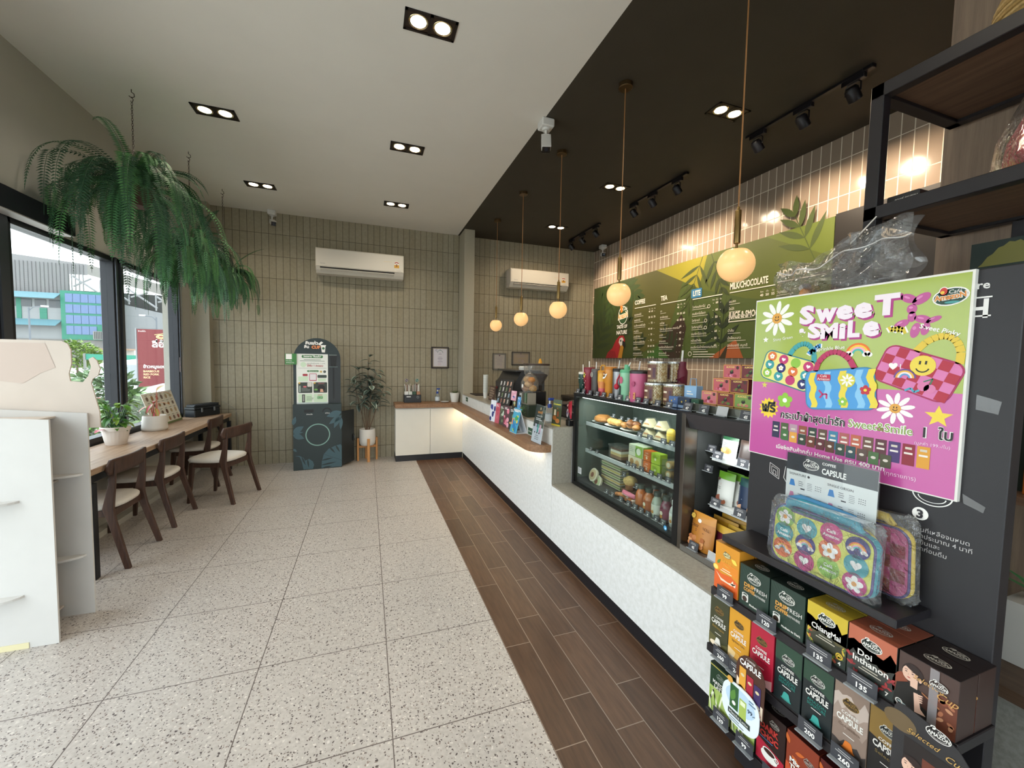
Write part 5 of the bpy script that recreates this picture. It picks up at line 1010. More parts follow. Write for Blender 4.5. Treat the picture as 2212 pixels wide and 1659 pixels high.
def art_matcha(A, w, h):
    A.rect(0.0005, 0.001, w - 0.0005, h * 0.52, c('#a8bd68')); A.rect(0.0005, h * 0.955, w - 0.0005, h * 0.975, c('#c9b458'), 2); rr = random.Random(8)
    for k in range(6): x = w * rr.uniform(0.1, 0.9); A.line([(x, h * 0.02), (x + rr.uniform(-0.01, 0.01), h * 0.2), (x + rr.uniform(-0.012, 0.012), h * 0.46)], 0.006, c(rr.choice(['#dbe4b4', '#8aa84a', '#eef0d8'])), 2)
    A.logo(w * 0.5, h * 0.80, 0.017, c('#8f9a90'), c('#1d3524')); A.text('MATCHA', w * 0.5, h * 0.62, 0.017, TW, L=4, fit=w * 0.66, bold=0.04); A.text('LATTE', w * 0.5, h * 0.53, 0.017, TW, L=4, fit=w * 0.5, bold=0.04)
def art_choc(A, w, h):
    A.poly([(0.0005, 0.001), (0.0005, h * 0.42), (w - 0.0005, h * 0.30), (w - 0.0005, 0.001)], c('#b02038')); A.logo(w * 0.62, h * 0.84, 0.016, c('#a8a49c'), c('#2a1a1a')); A.text('DARK', w * 0.46, h * 0.64, 0.026, c('#c23a34'), L=4, fit=w * 0.66, bold=0.05); A.text('CHOC', w * 0.46, h * 0.49, 0.026, c('#c23a34'), L=4, fit=w * 0.66, bold=0.05)
    A.rect(w * 0.12, h * 0.455, w * 0.6, h * 0.468, c('#4a7ab0'), 4); A.disc(w * 0.5, h * 0.2, w * 0.3, TW, 4, ry=h * 0.1); A.disc(w * 0.5, h * 0.28, w * 0.24, TW, 5, ry=h * 0.06); A.disc(w * 0.5, h * 0.28, w * 0.2, c('#3a1c16'), 6, ry=h * 0.045); A.ring(w * 0.76, h * 0.25, w * 0.08, w * 0.03, TW, 4)
def art_thai(A, w, h):
    hills(A, w, h * 0.35, h, ['#c0502c'], 2)
    for x, y, a in ((0.1, 0.78, 1.9), (0.3, 0.7, 0.4), (0.2, 0.62, -0.7), (0.75, 0.45, -0.6)): A.leaf(w * x, h * y, w * 0.32, w * 0.13, a, c('#c8642c'), 2)
    A.logo(w * 0.74, h * 0.72, 0.016, c('#a8a49c'), c('#5a2a1c')); A.text('Mix', w * 0.14, h * 0.50, 0.02, TW, L=4, al='l', bold=0.04); A.text('Thai', w * 0.14, h * 0.39, 0.02, TW, L=4, al='l', bold=0.04); A.text('Milk Tea', w * 0.14, h * 0.28, 0.018, TW, L=4, al='l', bold=0.04)
z0, z1 = 0.257, 0.435
carton(1.008, 1.101, z0, z1, '#1f3a26', 'green matcha carton, leftmost of the lowest box row', art_matcha, '#142a1a', x1=1.272)
carton(0.912, 1.004, z0, z1, '#1f3a26', 'dark green carton behind the pale blue oval price card', art_matcha, '#142a1a', x1=1.272)
carton(0.813, 0.906, z0, z1, '#2a1a18', 'dark chocolate carton with a red base and a white cup', art_choc, '#1c1010', x1=1.272)
carton(0.717, 0.809, z0, z1, '#8a3a24', 'orange-brown Thai tea carton in the lowest row', art_thai, '#4a1c14', x1=1.272)
carton(0.621, 0.713, z0, z1, '#5a1c18', 'dark red carton at the bottom edge, right of the Thai tea box', art_thai, '#3a1210', x1=1.272)
# ---------------------------------------------------------------- price tags
TAGC = c('#4a4c52', 0.4); TAGE = thin_glass('tag_acrylic', (0.9, 0.92, 0.93, 1), 1.5, 0.02, 0.25, (0.75, 0.78, 0.8, 1))
def price_tag(o, u, w, h, price, label, group, lean=0.0, dark='#45474d', name='price_tag', foot=True, simple=False):
    """small slate price card in an acrylic holder: o = bottom left corner as seen, u = direction to the right"""
    u = Vector(u).normalized(); z = Vector((0, 0, 1)); n = u.cross(z); v = (z * math.cos(lean) - n * math.sin(lean)).normalized(); nn = u.cross(v)
    M = Matrix(((u.x, v.x, nn.x, o[0]), (u.y, v.y, nn.y, o[1]), (u.z, v.z, nn.z, o[2]), (0, 0, 0, 1)))
    m = MB(); m.box(0, w, 0, h, -0.002, 0, c(dark, 0.4), M=M)
    if foot and not simple: m.box(-0.001, w + 0.001, -0.001, 0.003, -0.003, 0.012, c('#8f9498', 0.2), M=M)
    A = Art(m, o, u, v, 0.0004)
    if simple: A.rect(w * 0.2, h * 0.55, w * 0.8, h * 0.65, c('#b9b9ba')); A.rect(w * 0.3, h * 0.2, w * 0.62, h * 0.42, WHITE)
    else:
        A.rect(0.0015, 0.0015, w - 0.0015, h - 0.0015, c(shade(dark, 0.9), 0.4)); A.lines(w * 0.5, h * 0.78, w * 0.7, 2, h * 0.14, h * 0.05, c('#b9b9ba'), 2, seed=hash(price) % 7 if False else int(price or 0) % 7, al='c')
        if price: A.text(price, w * 0.5, h * 0.16, h * 0.44, WHITE, L=2, bold=0.03)
    return tag(m.build(name), label, 'price tag', group)
gt = 'price tags on the black stand'; U = (0, -1, 0)
for y, z, p, lb in ((1.072, 0.706, '99', 'price tag reading 99 under the orange carton'), (0.916, 0.708, '120', 'price tag reading 120 under the drip coffee cartons'), (0.758, 0.712, '135', 'price tag reading 135 under the yellow-topped carton'), (0.653, 0.708, '135', 'price tag reading 135 under the red-brown carton'),
                    (1.076, 0.480, '260', 'price tag reading 260 under the olive capsule carton'), (1.009, 0.476, '240', 'price tag reading 240 under the yellow-orange capsule carton'), (0.768, 0.478, '200', 'price tag reading 200 under the black and green cartons'), (0.680, 0.482, '260', 'price tag reading 260 under the pale brown carton'),
                    (1.064, 0.255, '129', 'price tag reading 129 under the matcha carton'), (0.968, 0.250, '99', 'price tag reading 99 under the oval card'), (0.868, 0.235, '99', 'price tag at the bottom edge under the chocolate carton')):
    price_tag((1.182, y, z), U, 0.066, 0.043, p, lb, gt)
# ---------------------------------------------------------------- shaped promotion cards on the shelf edge
m = MB(); ol = [(0.0, 0.0), (0.135, 0.0), (0.135, 0.21), (0.128, 0.245), (0.11, 0.268), (0.085, 0.28), (0.02, 0.292), (0.005, 0.288), (0.0, 0.275)]
M = Matrix(((0, 0, -1, 1.152), (-1, 0, 0, 0.538), (0, 1, 0, 0.475), (0, 0, 0, 1))); m.prism(ol, -0.002, 0.0, c('#2c2a2c', 0.45), M); A = Art(m, (1.152, 0.538, 0.475), U, (0, 0, 1), 0.0004)
A.disc(0.012, 0.25, 0.03, c('#6a573c'), 1, ry=0.022); A.rect(0.022, 0.0, 0.125, 0.225, c('#1f1614'), 1.5); A.rect(0.055, 0.0, 0.078, 0.2, c('#6a3626'), 2); A.rect(0.092, 0.05, 0.122, 0.15, c('#5a3222'), 2); A.rect(0.082, 0.0, 0.11, 0.045, c('#5a3222'), 2)
lady(A, 0.038, 0.135, 0.10); lady(A, 0.104, 0.095, 0.06); lady(A, 0.096, 0.0, 0.06)
A.logo(0.078, 0.275, 0.021, TW, c('#242020'), L=6); A.text('Selected', 0.052, 0.238, 0.016, c('#c9a05a'), L=5, shear=0.4, rot=-0.02); A.text('Cup', 0.105, 0.232, 0.019, c('#c9a05a'), L=5, shear=0.4)
tag(m.build('promotion_card'), 'dark promotion card with a woman and gold script, lower right corner', 'card')
m = MB(); M = Matrix(((0, 0, -1, 1.158), (-1, 0, 0, 0.957), (0, 1, 0, 0.42), (0, 0, 0, 1))); ol = [(0, 0), (0.10, 0.0)] + [(0.05 + 0.052 * math.cos(math.radians(a)), 0.11 + 0.065 * math.sin(math.radians(a))) for a in range(0, 181, 15)]
m.prism(ol, -0.002, 0, c('#4a2c22', 0.4), M); A = Art(m, (1.158, 0.957, 0.42), U, (0, 0, 1), 0.0004); A.poly([(0.002, 0.002), (0.002, 0.085), (0.05, 0.05), (0.098, 0.045), (0.098, 0.002)], c('#ead7c0')); A.text('CAPSULE', 0.05, 0.135, 0.026, WHITE, fit=0.075, L=4, bold=0.03); A.text('COFFEE', 0.05, 0.158, 0.010, WHITE, L=4)
for k, h in enumerate(('#dfa03a', '#a82238', '#3a2a5a')): A.rect(0.012 + k * 0.027, 0.045 - k * 0.008, 0.036 + k * 0.027, 0.125 - k * 0.012, c(h), 3); A.disc(0.024 + k * 0.027, 0.1 - k * 0.01, 0.007, c('#d8c8a0'), 4, ry=0.005); A.disc(0.024 + k * 0.027, 0.05 - k * 0.008, 0.010, c('#f2e8d8'), 4, ry=0.007)
A.disc(0.06, 0.025, 0.02, c('#d9762c'), 4, ry=0.006); A.disc(0.02, 0.05, 0.012, c('#e8c050'), 3); A.text('199', 0.085, 0.008, 0.014, c('#b02038'), L=5)
tag(m.build('promotion_card'), 'rounded brown capsule card in front of the red carton', 'card')
m = MB(); M = Matrix(((0, 0, -1, 1.148), (-1, 0, 0, 0.998), (0, 1, 0, 0.335), (0, 0, 0, 1))); ol = [(0.068 + 0.07 * math.copysign(abs(math.cos(a)) ** 0.7, math.cos(a)), 0.075 + 0.07 * math.copysign(abs(math.sin(a)) ** 0.7, math.sin(a))) for a in [2 * PI * k / 36 for k in range(36)]]
m.prism(ol, -0.002, 0, c('#e4edf3', 0.35), M); A = Art(m, (1.148, 0.998, 0.335), U, (0, 0, 1), 0.0004); A.disc(0.068, 0.095, 0.055, c('#bcd4ea'), 1, ry=0.04); A.rect(0.03, 0.055, 0.062, 0.135, c('#2f5a30'), 2); A.leaf(0.036, 0.08, 0.045, 0.02, 1.3, c('#5a8a3c'), 3); A.disc(0.046, 0.075, 0.007, WHITE, 3); A.rect(0.066, 0.045, 0.092, 0.11, c('#a9bd5c'), 2); A.rect(0.07, 0.09, 0.088, 0.105, c('#e4ebc8'), 3)
A.text('99.-', 0.11, 0.085, 0.018, c('#2a3a54'), L=3, bold=0.02); A.rect(0.025, 0.03, 0.108, 0.048, c('#37423c'), 2); A.text('Matcha Latte', 0.066, 0.035, 0.012, WHITE, L=4, fit=0.07); A.lines(0.03, 0.02, 0.06, 2, 0.008, 0.003, c('#6a7a84'), 2); A.disc(0.028, 0.145, 0.011, c('#d9a24a'), 3); A.lines(0.10, 0.125, 0.025, 2, 0.009, 0.004, c('#5a7a9a'), 3)
tag(m.build('promotion_card'), 'pale blue oval matcha card on the lowest shelf edge', 'card')
# capsule guide in an acrylic stand
t = thing('sign_holder', 'clear acrylic stand holding a white capsule guide with a dark header', 'sign holder', (1.287, 0.793, 0.922))
m = MB(); m.box(1.283, 1.286, 0.665, 0.922, 0.925, 1.262, thin_glass('acrylic', (0.95, 0.97, 0.98, 1), 1.3, 0.0)); m.box(1.287, 1.345, 0.665, 0.922, 0.9225, 0.926, thin_glass('acrylic', (0.95, 0.97, 0.98, 1), 1.3, 0.0)); m.build('holder', t)
m = MB(); m.box(1.2865, 1.2875, 0.669, 0.919, 0.93, 1.256, c('#e6e4e0', 0.4)); A = Art(m, (1.2865, 0.919, 0.93), U, (0, 0, 1), 0.0003); D = c('#33343a'); A.rect(0, 0.272, 0.25, 0.326, D); A.logo(0.075, 0.30, 0.024, TW, D, L=2); A.text('COFFEE', 0.107, 0.309, 0.011, WHITE, al='l', L=2, bold=0.02); A.text('CAPSULE', 0.107, 0.282, 0.024, WHITE, al='l', fit=0.066, L=2, bold=0.03)
A.text('SIGNATURE ●', 0.01, 0.257, 0.010, D, al='l'); A.text('SINGLE ORIGIN', 0.125, 0.252, 0.010, D, al='l'); A.text('IMPORTED BEANS', 0.12, 0.15, 0.010, D, al='l')
for x, y, h in ((0.012, 0.222, '#3f86c8'), (0.012, 0.182, '#d888a8'), (0.128, 0.222, '#3f86c8'), (0.128, 0.182, '#d888a8'), (0.012, 0.142, '#6a9a5a'), (0.128, 0.115, '#c8a04a')):
    A.poly([(x + 0.003, y + 0.02), (x + 0.013, y + 0.02), (x + 0.018, y), (x - 0.001, y)], c(h)); A.lines(x + 0.028, y + 0.017, 0.018, 3, 0.006, 0.002, c('#77777a'), seed=3); A.rect(x + 0.035, y - 0.006, x + 0.048, y - 0.002, D); A.lines(x + 0.055, y + 0.018, 0.016, 5, 0.005, 0.0015, c('#8a8a8c'), seed=5)
    for k in range(4):
        for q in range(3): A.disc(x + 0.08 + k * 0.005, y + 0.016 - q * 0.006, 0.0014, D, n=6)
m.build('leaflet', t)
# ---------------------------------------------------------------- wrapped lunch bags
FILM = None
def film():
    global FILM
    if FILM: return FILM
    m = thin_glass('crinkled_film', (0.93, 0.94, 0.95, 1), 3.2, 0.06, 0.03, (0.85, 0.86, 0.88, 1), 1.5); nt = m.node_tree
    g_ = nt.nodes.new('ShaderNodeNewGeometry'); n = nt.nodes.new('ShaderNodeTexNoise'); n.inputs['Scale'].default_value = 34; n.inputs['Detail'].default_value = 5; n.inputs['Roughness'].default_value = 0.6; n.inputs['Distortion'].default_value = 1.2
    b = nt.nodes.new('ShaderNodeBump'); b.inputs['Strength'].default_value = 0.9; b.inputs['Distance'].default_value = 0.02; nt.links.new(g_.outputs['Position'], n.inputs['Vector']); nt.links.new(n.outputs['Fac'], b.inputs['Height'])
    for x in nt.nodes:
        if x.type in ('BSDF_GLOSSY', 'LAYER_WEIGHT'): nt.links.new(b.outputs['Normal'], x.inputs['Normal'])
    FILM = m; return m
def rrpts(w, h, r, n=6):
    p = []
    for cx, cyy, a in ((w - r, r, -90), (w - r, h - r, 0), (r, h - r, 90), (r, r, 180)): p += [(cx + r * math.cos(math.radians(a + 90 * k / n)), cyy + r * math.sin(math.radians(a + 90 * k / n))) for k in range(n + 1)]
    return p
def lunch_bag(x0, th, y1, z0, w, h, label, face, side, art, handle, lean=0.0, roll=0.0, wrap=True):
    t = thing('lunch_bag', label, 'bag', (x0 + th / 2, y1 - w / 2, z0), 'wrapped gift bags on the stand')
    R = Matrix.Translation((x0, y1, z0)) @ Matrix.Rotation(lean, 4, 'Y') @ Matrix(((0, 0, -1, 0), (-1, 0, 0, 0), (0, 1, 0, 0), (0, 0, 0, 1))) @ Matrix.Translation((w / 2, 0, 0)) @ Matrix.Rotation(roll, 4, 'Z') @ Matrix.Translation((-w / 2, 0, 0))
    P_ = rrpts(w, h, 0.035); cx, cyy = w / 2, h / 2; sc = lambda k, z: [(cx + (a - cx) * k, cyy + (b - cyy) * k, z) for a, b in P_]
    m = MB(R); m.loft([sc(0.94, -th), sc(1.0, -th + 0.008), sc(1.0, -0.008), sc(0.965, -0.001)], c(side, 0.8)); m.build('body', t)
    m = MB(R); m.loft([sc(0.955, -0.0015), sc(0.95, 0.002), sc(0.7, 0.004), sc(0.3, 0.0045)], c(face, 0.75), smooth=False); A = Art(m, (0, 0, 0.0046), (1, 0, 0), (0, 1, 0), 0.0004); art(A, w, h); m.build('front', t)
    m = MB(R); ed = [(a, b, 0.001) for a, b in [(cx + (p[0] - cx) * 0.972, cyy + (p[1] - cyy) * 0.972) for p in P_]]; m.tube(ed, 0.003, c('#4a3a7a', 0.6), 6, closed=True); m.build('piping', t)
    m = MB(R); m.tube([(w * 0.12, h - 0.004, -th / 2), (w * 0.14, h + 0.016, -th / 2), (w * 0.25, h + 0.026, -th * 0.45), (w * 0.55, h + 0.022, -th * 0.45), (w * 0.78, h + 0.016, -th * 0.5), (w * 0.84, h - 0.002, -th / 2)], [0.009, 0.011, 0.013, 0.013, 0.012, 0.008], c(handle, 0.85), 10); m.build('handle', t)
    if wrap:
        rr = random.Random(len(label)); P2 = rrpts(w + 0.024, h + 0.05, 0.03, 8); cx2, cy2 = (w + 0.024) / 2, (h + 0.05) / 2
        def ring(k, z): return [((a - cx2) * k + w / 2 + rr.uniform(-0.004, 0.004), (b - cy2) * k + h / 2 + 0.012 + rr.uniform(-0.004, 0.004), z + rr.uniform(-0.002, 0.002)) for a, b in P2]
        m = MB(R); m.loft([ring(0.9, -th - 0.004), ring(1.0, -th / 2), ring(0.97, 0.004), ring(0.8, 0.0085), ring(0.4, 0.009)], film()); o = m.build('plastic_wrap', t)
    return t
def art_dots(A, w, h):
    cols = ['#7fb43c', '#3a9aa4', '#c03078', '#2f2a78', '#3a9aa4', '#2f2a78', '#dd6f2c', '#3a9aa4', '#e06a2c', '#c03078', '#8ec04a', '#c0307c']; kinds = 'FHTRTRFHRHTF'
    for j in range(3):
        for i in range(4):
            k = j * 4 + i; x = w * (0.145 + 0.235 * i); y = h * (0.80 - 0.29 * j) + (0.008 if i % 2 == 0 else -0.004); A.disc(x, y, 0.0295, c(cols[k], 0.75), 1, n=24); q = kinds[k]
            if q == 'H': A.heart(x, y + 0.001, 0.014, WHITE, 2)
            elif q == 'F': A.flower(x, y, 0.022, WHITE, c('#e0952c'), 2, n=5, wid=0.36)
            elif q == 'R': A.rainbow(x, y - 0.007, 0.022, 2)
            else: A.text('Café', x, y + 0.002, 0.013, WHITE, L=2, bold=0.02); A.text('Amazon', x, y - 0.011, 0.013, WHITE, L=2, bold=0.02)
def art_check(A, w, h):
    n = 8
    for i in range(n):
        for j in range(5):
            if (i + j) % 2 == 0: A.rect(w * (0.04 + 0.92 * i / n), h * (0.06 + 0.88 * j / 5), w * (0.04 + 0.92 * (i + 1) / n), h * (0.06 + 0.88 * (j + 1) / 5), c('#8a1030', 0.75))
def art_wave(A, w, h):
    for k in range(4): A.rect(w * (0.1 + 0.24 * k), h * 0.06, w * (0.2 + 0.24 * k), h * 0.94, c('#e6d040', 0.75))
    A.star(w * 0.08, h * 0.86, 0.009, 0.003, 8, c('#c03040'), 2)
lunch_bag(1.226, 0.03, 0.914, 0.9225, 0.282, 0.168, 'lime bag with colourful dots in plastic wrap, in front on the shelf', '#d6d862', '#3a9aa8', art_dots, '#3a97ad', 0.05)
lunch_bag(1.262, 0.018, 0.932, 0.9225, 0.28, 0.172, 'yellow and blue bag in plastic wrap, just behind the dotted bag', '#4d9ad8', '#e2cf3a', art_wave, '#4a8ab8', 0.02, wrap=False)
lunch_bag(1.30, 0.024, 0.865, 0.926, 0.275, 0.185, 'red and pink checked bag in plastic wrap behind the capsule guide', '#c2407c', '#d9b83a', art_check, '#d9b83a', 0.04, 0.06)
# ================================================================ menu board and display coolers
ORD = 'first second third fourth fifth sixth seventh eighth ninth tenth eleventh twelfth thirteenth fourteenth fifteenth'.split()
t = thing('menu_board', 'wide green illustrated drinks menu board on the glossy tiled wall, with a black end panel', 'menu board', (3.86, 4.0, 1.605))
m = MB(); ys = [6.43, 6.0, 5.284, 4.173, 3.561, 3.05, 2.45]
for a, b in zip(ys, ys[1:]): m.box(3.85, 3.879, b + 0.0015, a - 0.0015, 1.605, 2.845, c('#414f22', 0.5))
A = Art(m, (3.85, 0, 0), (0, -1, 0), (0, 0, 1), 0.0007); y_ = lambda pts: [(-a, b) for a, b in pts]
def mp(pts, col, L=1): A.poly(y_(pts), c(shade(col, 0.82), 0.5), L)
mp([(6.428, 1.607), (6.428, 2.843), (5.1, 2.843), (5.25, 2.2), (5.0, 1.607)], '#3b4a20'); mp([(5.25, 2.843), (4.77, 2.843), (4.25, 2.6), (4.5, 1.9), (5.2, 1.607), (5.3, 2.2)], '#5a5a26', 2)
mp([(4.769, 2.843), (3.863, 2.843), (3.972, 2.464)], '#a39a2c', 3); mp([(3.863, 2.843), (2.452, 2.843), (2.452, 2.1), (3.3, 2.25), (3.97, 2.46)], '#5d6a26', 2); mp([(3.1, 2.843), (2.452, 2.843), (2.452, 2.5)], '#6b7a2a', 3)
mp([(4.245, 2.175), (4.681, 1.787), (4.45, 1.607), (4.25, 1.607), (4.154, 2.006)], '#3a2a1e', 3); mp([(4.68, 1.78), (4.95, 1.607), (4.46, 1.607)], '#3f6a2a', 3); mp([(3.766, 1.607), (3.45, 1.79), (3.405, 1.814), (3.296, 1.607)], '#b5602f', 3); mp([(3.62, 1.607), (3.50, 1.78), (3.53, 1.607)], '#3a3018', 4)
rr = random.Random(21)
def frond(y, z, rot, ln, n, col, L, wd=0.05, spread=1.0):
    A.line([(-y, z), (-y + ln * math.cos(rot), z + ln * math.sin(rot))], 0.008, c(col, 0.5), L)
    for k in range(n):
        u = (k + 1) / n
        for s in (-1, 1): A.leaf(-y + ln * u * math.cos(rot), z + ln * u * math.sin(rot), ln * (0.75 - 0.35 * u) * spread, wd, rot + s * (0.95 - 0.5 * u), c(col, 0.5), L + 0.05 * k, 6)
frond(6.40, 1.66, 1.0, 0.95, 6, '#26331a', 4, 0.09, 0.7); frond(6.38, 2.2, 1.15, 0.5, 4, '#2c3d1c', 4, 0.09, 0.9); frond(5.75, 2.80, -1.9, 0.5, 4, '#31431e', 5, 0.08); frond(5.55, 2.80, -0.6, 0.45, 4, '#31431e', 5, 0.08); frond(5.6, 1.9, 0.9, 0.35, 3, '#23301a', 4, 0.08)
frond(3.93, 2.845, -1.95, 0.55, 5, '#3a4420', 5, 0.045, 0.9); frond(3.80, 2.845, -1.2, 0.45, 4, '#2f3a1c', 5, 0.05, 0.9); frond(4.3, 1.62, 2.2, 0.4, 4, '#26301a', 5, 0.05); frond(3.95, 1.61, 1.2, 0.42, 4, '#22301a', 5, 0.06); frond(3.62, 1.61, 1.5, 0.5, 3, '#1f2a16', 5, 0.07); frond(5.3, 1.61, 0.8, 0.35, 3, '#26321a', 5, 0.06); frond(2.6, 2.5, 2.0, 0.5, 4, '#3d4a20', 5, 0.06)
# emblem, motto, parrot
x, z = -5.53, 2.30
A.disc(x, z - 0.01, 0.125, WHITE, 7, ry=0.145); A.disc(x, z - 0.01, 0.115, c('#2a4a2c'), 7.5, ry=0.135); A.poly([(x - 0.06, z + 0.03), (x - 0.08, z + 0.14), (x - 0.02, z + 0.15), (x - 0.005, z + 0.05)], c('#d9782c'), 8); A.text('Café', x + 0.045, z + 0.065, 0.07, WHITE, L=8, shear=0.2)
A.text('AmazoN', x, z - 0.055, 0.12, WHITE, L=8, fit=0.27, bold=0.1, rot=0.12); A.text('AmazoN', x, z - 0.055, 0.12, c('#d79a2c'), L=9, fit=0.255, bold=0.02, rot=0.12)
A.text('TASTE OF', -5.55, 2.085, 0.075, WHITE, L=7, fit=0.28, bold=0.02); A.text('NATURE', -5.55, 1.99, 0.085, WHITE, L=7, fit=0.28, bold=0.02)
mp([(5.99, 1.607), (5.93, 1.70), (5.80, 1.77), (5.70, 1.90), (5.60, 1.97), (5.50, 1.965), (5.45, 1.90), (5.46, 1.84), (5.58, 1.82), (5.62, 1.607)], '#b3242c', 8); mp([(5.63, 1.607), (5.56, 1.84), (5.48, 1.80), (5.52, 1.607)], '#c98a2c', 8.5); mp([(5.62, 1.86), (5.60, 1.92), (5.53, 1.94), (5.49, 1.90), (5.50, 1.82), (5.57, 1.80)], '#e6e2da', 9); mp([(5.52, 1.89), (5.45, 1.86), (5.43, 1.80), (5.47, 1.765), (5.52, 1.82)], '#1d1a1c', 10); A.disc(-5.565, 1.885, 0.018, c('#1d1a1c'), 10); mp([(5.99, 1.607), (5.88, 1.73), (5.72, 1.72), (5.66, 1.607)], '#9a1d26', 8.7)
MT = c('#d9d5c8', 0.5)
def menu(title, yl, yr, zt, items, size=0.09, zl=None, box=None, fit=None):
    zl = zl or zt - 0.045
    A.text(title, -yl, zt, size, MT, al='l', L=9, bold=0.03, fit=fit); A.rect(-yl, zl, -yr, zl + 0.010, MT, 9); w = yl - yr; z = zl - 0.12
    for k, (nm, pr_) in enumerate(items):
        A.text(nm, -yl, z + 0.012, 0.038, MT, al='l', L=9); A.rect(-yl, z - 0.008, -yl + min(w * 0.55, 0.09 + 0.012 * len(nm)), z - 0.004, MT, 9)
        for j, p in enumerate(pr_.split()): A.text(p, -yr - (2 - j) * w * 0.115 - 0.02, z + 0.03, 0.036, MT, L=9, bold=0.02)
        z -= 0.083
    for j, s in enumerate(('ร้อน', 'เย็น', 'ปั่น')): A.text(s, -yr - (2 - j) * w * 0.115 - 0.02, zl - 0.05, 0.022, MT, L=9)
menu('COFFEE', 5.23, 4.75, 2.415, [('เอสเพรสโซ่', '40 60 -'), ('อเมริกาโน่', '50 55 70'), ('แบล็คคอฟฟี่น้ำผึ้ง', '- 75 -'), ('คาปูชิโน่', '40 60 -'), ('ลาเต้น้ำผึ้ง', '- 70 -'), ('แบล็คคอฟฟี่น้ำส้ม', '- 75 -'), ('มอคค่า', '50 65 70'), ('คาราเมลลาเต้', '55 70 75'), ('ลาเต้', '55 70 75'), ('เมล็ดกาแฟพิเศษ', '45 55 60')], zl=2.357, fit=0.24)
menu('TEA', 4.65, 4.18, 2.40, [('ชา', '45 - -'), ('ชาเขียวนม', '50 55 60'), ('ชาไทย', '45 50 55'), ('ไต้หวัน อู่หลงนม คาราเมล', '- 65 -'), ('ชาดำ', '- 40 -'), ('ชามะนาว', '- 50 -'), ('ชาเขียวน้ำผึ้งมะนาว', '- 60 -'), ('มัทฉะลาเต้', '- - 70'), ('โฮจิฉะ', '- - 70')], zl=2.35, fit=0.13)
A.rrect(-4.09, 2.355, -3.92, 2.465, 0.012, c('#2f6f9a'), 8); menu('LITE', 4.06, 3.61, 2.38, [('ไลท์อเมริกาโน่', '- 60 -'), ('อเมริกาโน่โซดา', '- 60 -'), ('ไลท์ลาเต้', '- 50 -'), ('ไลท์คาปูชิโน่', '- 60 -'), ('อเมริกาโน่มะนาว', '- 60 -'), ('กล้วยน้ำผึ้ง', '- 50 -'), ('อเมริกาโน่น้ำช่อดอกมะพร้าว', '- 60 -')], zl=2.335, fit=0.12)
for z in (2.225, 2.06, 1.975): A.ring(-3.80 if z > 2.2 else -3.84, z, 0.022, 0.006, MT, 9)
A.ring(-4.07, 1.66, 0.03, 0.007, MT, 9); A.lines(-4.02, 1.68, 0.36, 3, 0.03, 0.008, MT, 9)
menu('MILK/CHOCOLATE', 3.51, 2.97, 2.375, [('นมสด', '40 50 55'), ('โกโก้', '45 55 60'), ('ช็อกโกแลตชิพสตอรี่', '- 65 70')], 0.1, 2.335, fit=0.46); menu('JUICE & SMOOTHIE', 3.51, 2.97, 2.05, [('น้ำส้ม', '- 50 -'), ('น้ำผึ้งมะนาว', '- 55 -'), ('มิกซ์เบอร์รี่ สมูทตี้', '- - 70')], 0.1, 2.01, fit=0.5)
menu('ADD ON', 2.95, 2.5, 2.40, [('วิปครีม', '- 15 -'), ('ไข่มุก', '- 15 -')], 0.1, 2.355, fit=0.28)
m.build('board', t)
m = MB(); m.box(3.85, 3.879, 1.42, 2.448, 1.605, 2.86, c('#1b1817', 0.4)); A = Art(m, (3.85, 0, 0), (0, -1, 0), (0, 0, 1), 0.0007); A.logo(-1.98, 2.62, 0.13, c('#a89f8c', 0.5), c('#1b1817')); m.build('end_panel', t, label='black end panel with an emblem')

# ---------------------------------------------------------------- closed display cooler
KF = c('#141416', 0.3, 0.2); INNER = c('#59625c', 0.45, noise=0.06, nscale=12); SHELF = c('#b9bdbf', 0.35); CG = thin_glass('cooler_glass', (0.88, 0.92, 0.90, 1), 1.0)
t = thing('display_cooler', 'black-framed glass pastry cooler built into the counter, left of the open cooler', 'display cooler', (1.86, 2.3, 0.546))
m = MB(); m.box(1.57, 2.15, 1.70, 1.742, 0.548, 1.285, KF, 0.002); m.box(1.57, 1.60, 2.855, 2.888, 0.548, 1.285, KF); m.box(1.57, 1.60, 1.742, 2.855, 0.548, 0.572, KF); m.box(1.568, 1.60, 1.742, 2.888, 1.262, 1.278, KF); m.build('frame', t)
m = MB(); m.box(1.60, 2.15, 2.872, 2.888, 0.548, 1.262, INNER); m.box(2.13, 2.15, 1.742, 2.872, 0.548, 1.262, INNER); m.box(1.60, 2.15, 1.742, 2.888, 0.548, 0.598, c('#3a3c40', 0.4)); m.build('casing', t)
m = MB(); m.box(1.566, 2.15, 1.70, 2.89, 1.276, 1.286, c('#1d1d20', 0.2, coat=0.5)); m.build('top', t)
m = MB(); m.box(1.576, 1.582, 1.742, 2.855, 0.572, 1.262, CG); m.build('pane', t)
for z in (1.050, 0.830):
    m = MB(); m.box(1.685, 2.12, 1.742, 2.868, z - 0.006, z, thin_glass('shelf_glass', (0.85, 0.9, 0.88, 1), 1.0)); m.box(1.676, 1.686, 1.742, 2.868, z - 0.026, z + 0.003, SHELF, 0.001); m.build('shelf', t)
m = MB(); m.box(1.61, 1.63, 1.80, 2.82, 1.250, 1.262, c('#f4f6f4', 0.4, emit=3.0)); m.build('lamp', t, label='assumed white light strip inside')  # assumed strip, added with the area light below to brighten the shelves
light('cooler_fill', 'AREA', (1.64, 2.3, 1.246), 3.0, (0.95, 1.0, 0.97), size=0.06, size_y=1.0, rot=(0, math.radians(-25), 0), parent=t)
